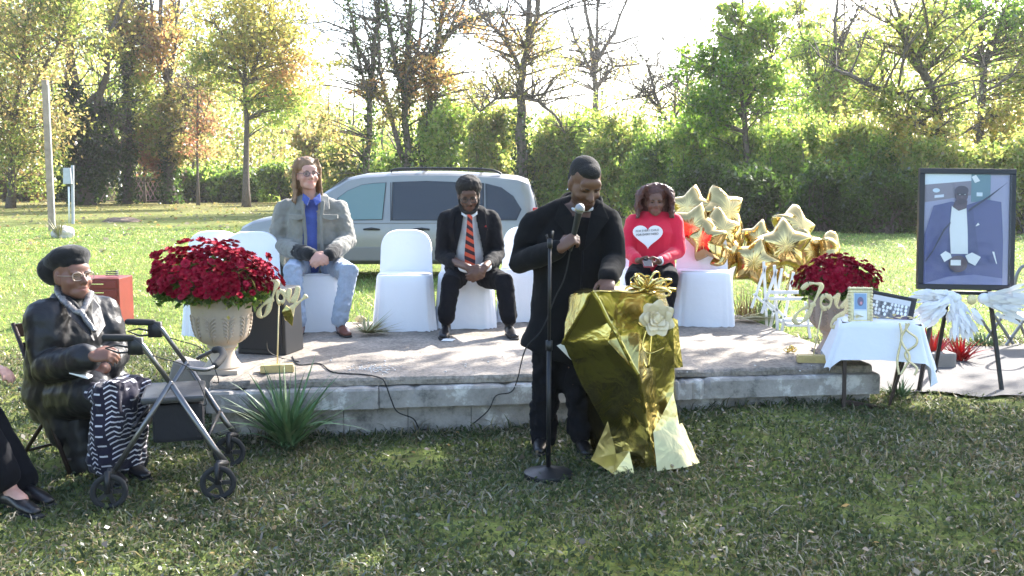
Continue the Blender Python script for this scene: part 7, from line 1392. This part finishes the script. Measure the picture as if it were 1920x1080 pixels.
# gold curl on the platform beside the right sign base
rr = random.Random(12); b = on(1482, 662, ZS); root = thing('gold_bow', 'little crinkled gold ribbon bow on the platform beside the right sign', 'bow', b)
for i in range(14):
    d = Vector((rr.gauss(0, 1), rr.gauss(0, 1), abs(rr.gauss(.6, .5)))).normalized(); u_ = d.orthogonal().normalized(); q = b + d * .028 + Vector((0, 0, .012)); mb = MB(); mb.tube([q + d * math.cos(t) * .022 + u_ * math.sin(t) * .014 for t in [2 * math.pi * k_ / 10 for k_ in range(11)]], .004, 4, rb=.001, side=d.cross(u_), cap=False); mb.build('loop', M['ribbon'], root, smooth=True)
# ================================================================= things far left
M['post_wood'] = mat('weathered_wood', (.34, .26, .21), .9, var=(5, .25), bump=(40, .5, .02))
pb = on(98, 432); root = thing('wooden_post', 'tall square weathered wooden post on the lawn', 'post', pb); mb = MB(); ht = at(88, 150, pb.y); mb.bar(pb - Vector((0, 0, .2)), Vector((pb.x, pb.y, ht.z)), .17, .17, up=(0, 1, 0)); mb.build('shaft', M['post_wood'], root, bevel=.012); mb = MB(); mb.bar(pb + Vector((.095, -.03, 0)), Vector((pb.x + .095, pb.y - .03, ht.z * .97)), .04, .05, up=(0, 1, 0)); mb.build('conduit', mat('pale_conduit', (.62, .57, .52), .6), root, bevel=.01)
bb = on(132, 420); root = thing('meter_pedestal', 'grey utility box mounted on a thin post beside the wooden post', 'utility box', bb); mb = MB(); Yb = bb.y; M['galv'] = mat('galvanised', (.40, .42, .45), .5, .5, var=(6, .1))
mb.bar(Vector((at(136, 400, Yb).x, Yb, -.1)), at(136, 310, Yb), .09, .07, up=(0, 1, 0)); mb.build('support', M['galv'], root); mb = MB(); c = at(127, 330, Yb - .1); mb.box(c, (.30, .16, .58), None, taper=.86); mb.build('cabinet', M['galv'], root, bevel=.015); mb = MB(); mb.tube([at(129, 350, Yb - .08), at(130, 418, Yb - .08)], .035, 8); mb.build('conduit', M['white_paint'], root, smooth=True)
b = on(118, 446); mb = MB(); mb.ell(b + Vector((0, 0, .12)), (.32, .22, .22), n=14, m=9); o_ = organic('boulder', mb, mat('pale_stone', (.55, .50, .44), .9, var=(6, .2), bump=(14, .6, .05)), None, .03, 1, (.14, .2)); tag(o_, 'pale boulder at the foot of the wooden post', 'boulder')
spray('dry_weeds', 'dry weeds round the foot of the wooden post', 'plant', on(108, 447) + Vector((0, .1, 0)), 70, .75, .8, 'straw', .012, 31, 1.0)
b = on(228, 416); mb = MB(); mb.ell(b + Vector((0, 0, -.02)), (.75, .5, .20), n=20, m=10); o_ = organic('earth_mound', mb, mat('bare_earth', (.17, .12, .085), .95, var=(7, .3), bump=(10, .8, .06)), None, .04, 1, (.12, .25)); tag(o_, 'low mound of bare earth on the lawn', 'mound')
for (x, y0, y1, lab) in ((228, 372, 320, 'white wooden fence post beside the lattice panel'), (62, 367, 300, 'leaning grey fence post at the wood edge')):
    b = on(x, y0 + 3); t_ = at(x - (5 if x > 100 else 12), y1, b.y); root = thing('fence_post', lab, 'post', b); mb = MB(); mb.bar(b - Vector((0, 0, .1)), t_, .20, .18, up=(0, 1, 0)); mb.build('shaft', M['white_paint'] if x > 100 else M['post_wood'], root, bevel=.02); mb = MB(); mb.box(t_, (.24, .22, .06)); mb.build('cap', M['white_paint'] if x > 100 else M['post_wood'], root, bevel=.01)
b = on(285, 379); root = thing('lattice_panel', 'faded reddish lattice panel among shrubs at the wood edge', 'lattice', b); Yl = b.y - 1.0; M['lat'] = mat('faded_lath', (.30, .20, .19), .9)
for i in range(16):
    x = 190 + i * 9
    for sg in (-1, 1):
        mb = MB(); mb.bar(at(x, 334 if sg > 0 else 374, Yl + .03 * sg), at(x + 22, 374 if sg > 0 else 334, Yl + .03 * sg), .06, .02, up=(0, 1, 0)); mb.build('lath', M['lat'], root)
for y in (332, 376):
    mb = MB(); mb.bar(at(186, y, Yl), at(352, y, Yl), .10, .06); mb.build('rail', M['lat'], root)
# red tool chest behind the woman in the beret
b = on(198, 600) ; Yc = 11.0; p0 = at(198, 522, Yc); root = thing('tool_chest', 'red metal drawer chest standing on the grass behind the woman in the beret', 'tool chest', Vector((p0.x, Yc, 0))); hz = p0.z; M['chest'] = mat('red_enamel', (.16, .022, .014), .5, var=(5, .15)); wx = 108 / pxm(Yc)
cx0 = at(170, 540, Yc).x; mb = MB(); mb.box((cx0, Yc + .2, hz / 2), (wx, .40, hz)); mb.build('body', M['chest'], root, bevel=.01)
for i in range(5):
    mb = MB(); mb.box((cx0 + wx * .02, Yc - .004, hz - .07 - i * .095), (wx * .86, .02, .075)); d_ = mb.build('drawer', mat('red_drawer', (.17, .02, .016), .5), root, bevel=.006); mb = MB(); mb.bar((cx0 + wx * .02 - .14, Yc - .022, hz - .06 - i * .095), (cx0 + wx * .02 + .14, Yc - .022, hz - .06 - i * .095), .014, .014); mb.build('handle', M['chrome'], d_)
rr = random.Random(4); root = thing('wire_coil', 'tangle of wire lying on top of the red tool chest', 'wire', (at(185, 515, Yc).x, Yc + .15, hz)); mb = MB()
mb.tube(smooth_path([(at(178 + 12 * math.cos(i * 1.3), 0, Yc).x, Yc + .15 + .06 * math.sin(i * 1.3), hz + .012 + .004 * i) for i in range(16)], 4), .005, 5); mb.build('coil', M['black_plastic'], root, smooth=True)
# concrete block step left of the urn
b = on(352, 715, 0); mb = MB(); mb.box(Vector((at(352, 690, 6.75).x, 6.85, .16)), (.30, .24, .34), Matrix.Rotation(.3, 3, 'Y')); o_ = mb.build('concrete_block', M['concrete'], None, bevel=.012); tag(o_, 'tilted concrete block leaning at the left end of the platform', 'concrete block')
# ================================================================= cables, papers, chips on the platform
def cable(label, pts, r=.0045):
    mb = MB(); mb.tube(smooth_path([tuple(p) for p in pts], 5), r, 6); o = mb.build('cable', M['rubber'], None, smooth=True); return tag(o, label, 'cable')
zc = ZS + .005; vf = lambda x, y: slab(((on(x, y, ZS) - SF0).dot(fdir)), -.05, 0)
def wall_pt(x, y):
    r_ = Vector(ray(x, y)); o0 = Vector((0, 0, H_CAM)); n_ = -bdir; p0 = SF0 + n_ * .055; t = (p0 - o0).dot(n_) / r_.dot(n_); return o0 + r_ * t
cable('black cable running from the loudspeaker over the platform edge to the grass', [on(548, 668, zc), on(560, 684, zc), on(600, 682, zc), on(625, 698, zc), on(680, 702, zc), on(712, 708, zc), wall_pt(722, 718), wall_pt(733, 748), wall_pt(745, 772), wall_pt(775, 785), on(790, 805, .02), on(830, 800, .02)])
cable('black microphone cable dropping from the hand of the speaker to the lawn', [mbm, mbm + Vector((-.03, .0, -.15)), at(1040, 560, 5.62), at(1015, 620, 5.6), at(985, 655, 5.62), wall_pt(970, 712), wall_pt(958, 735), wall_pt(930, 742), wall_pt(915, 770), on(880, 800, .02)], .004)
cable('thin cable trailing across the platform behind the gold sign', [on(500, 640, zc + .25), on(505, 660, zc + .08), on(530, 672, zc), on(560, 678, zc)], .003)
for (x, y, lab, s_) in ((840, 638, 'small scrap of white paper before the striped tie man', .05), (548, 652, 'flat cream sheet on the platform beside brown shoes', .07)):
    q = on(x, y, ZS + .006); mb = MB(); mb.prism([q + Vector((-s_, -s_ * .6, 0)), q + Vector((s_ * .7, -s_, 0)), q + Vector((s_ * 1.1, s_ * .5, .004)), q + Vector((-s_ * .6, s_ * .7, .006))], (0, 0, .003)); o_ = mb.build('paper', M['white_plastic'], None); tag(o_, lab, 'paper')
rr = random.Random(7); ch = MB()
for i in range(150):
    x, y = (rr.gauss(700, 20), rr.gauss(690, 5)) if i < 110 else (rr.uniform(620, 1600), rr.uniform(660, 700)); q = on(x, y, ZS + .004); s_ = rr.uniform(.002, .009); ch.ell(q, (s_, s_ * rr.uniform(.5, 1), s_ * .45), Matrix.Rotation(rr.uniform(0, 3), 3, 'Z'), 6, 4)
o_ = ch.build('plaster_crumbs', mat('plaster', (.62, .60, .57), .95), None); tag(o_, 'white plaster crumbs scattered on the platform edge', 'rubble', kind='stuff')
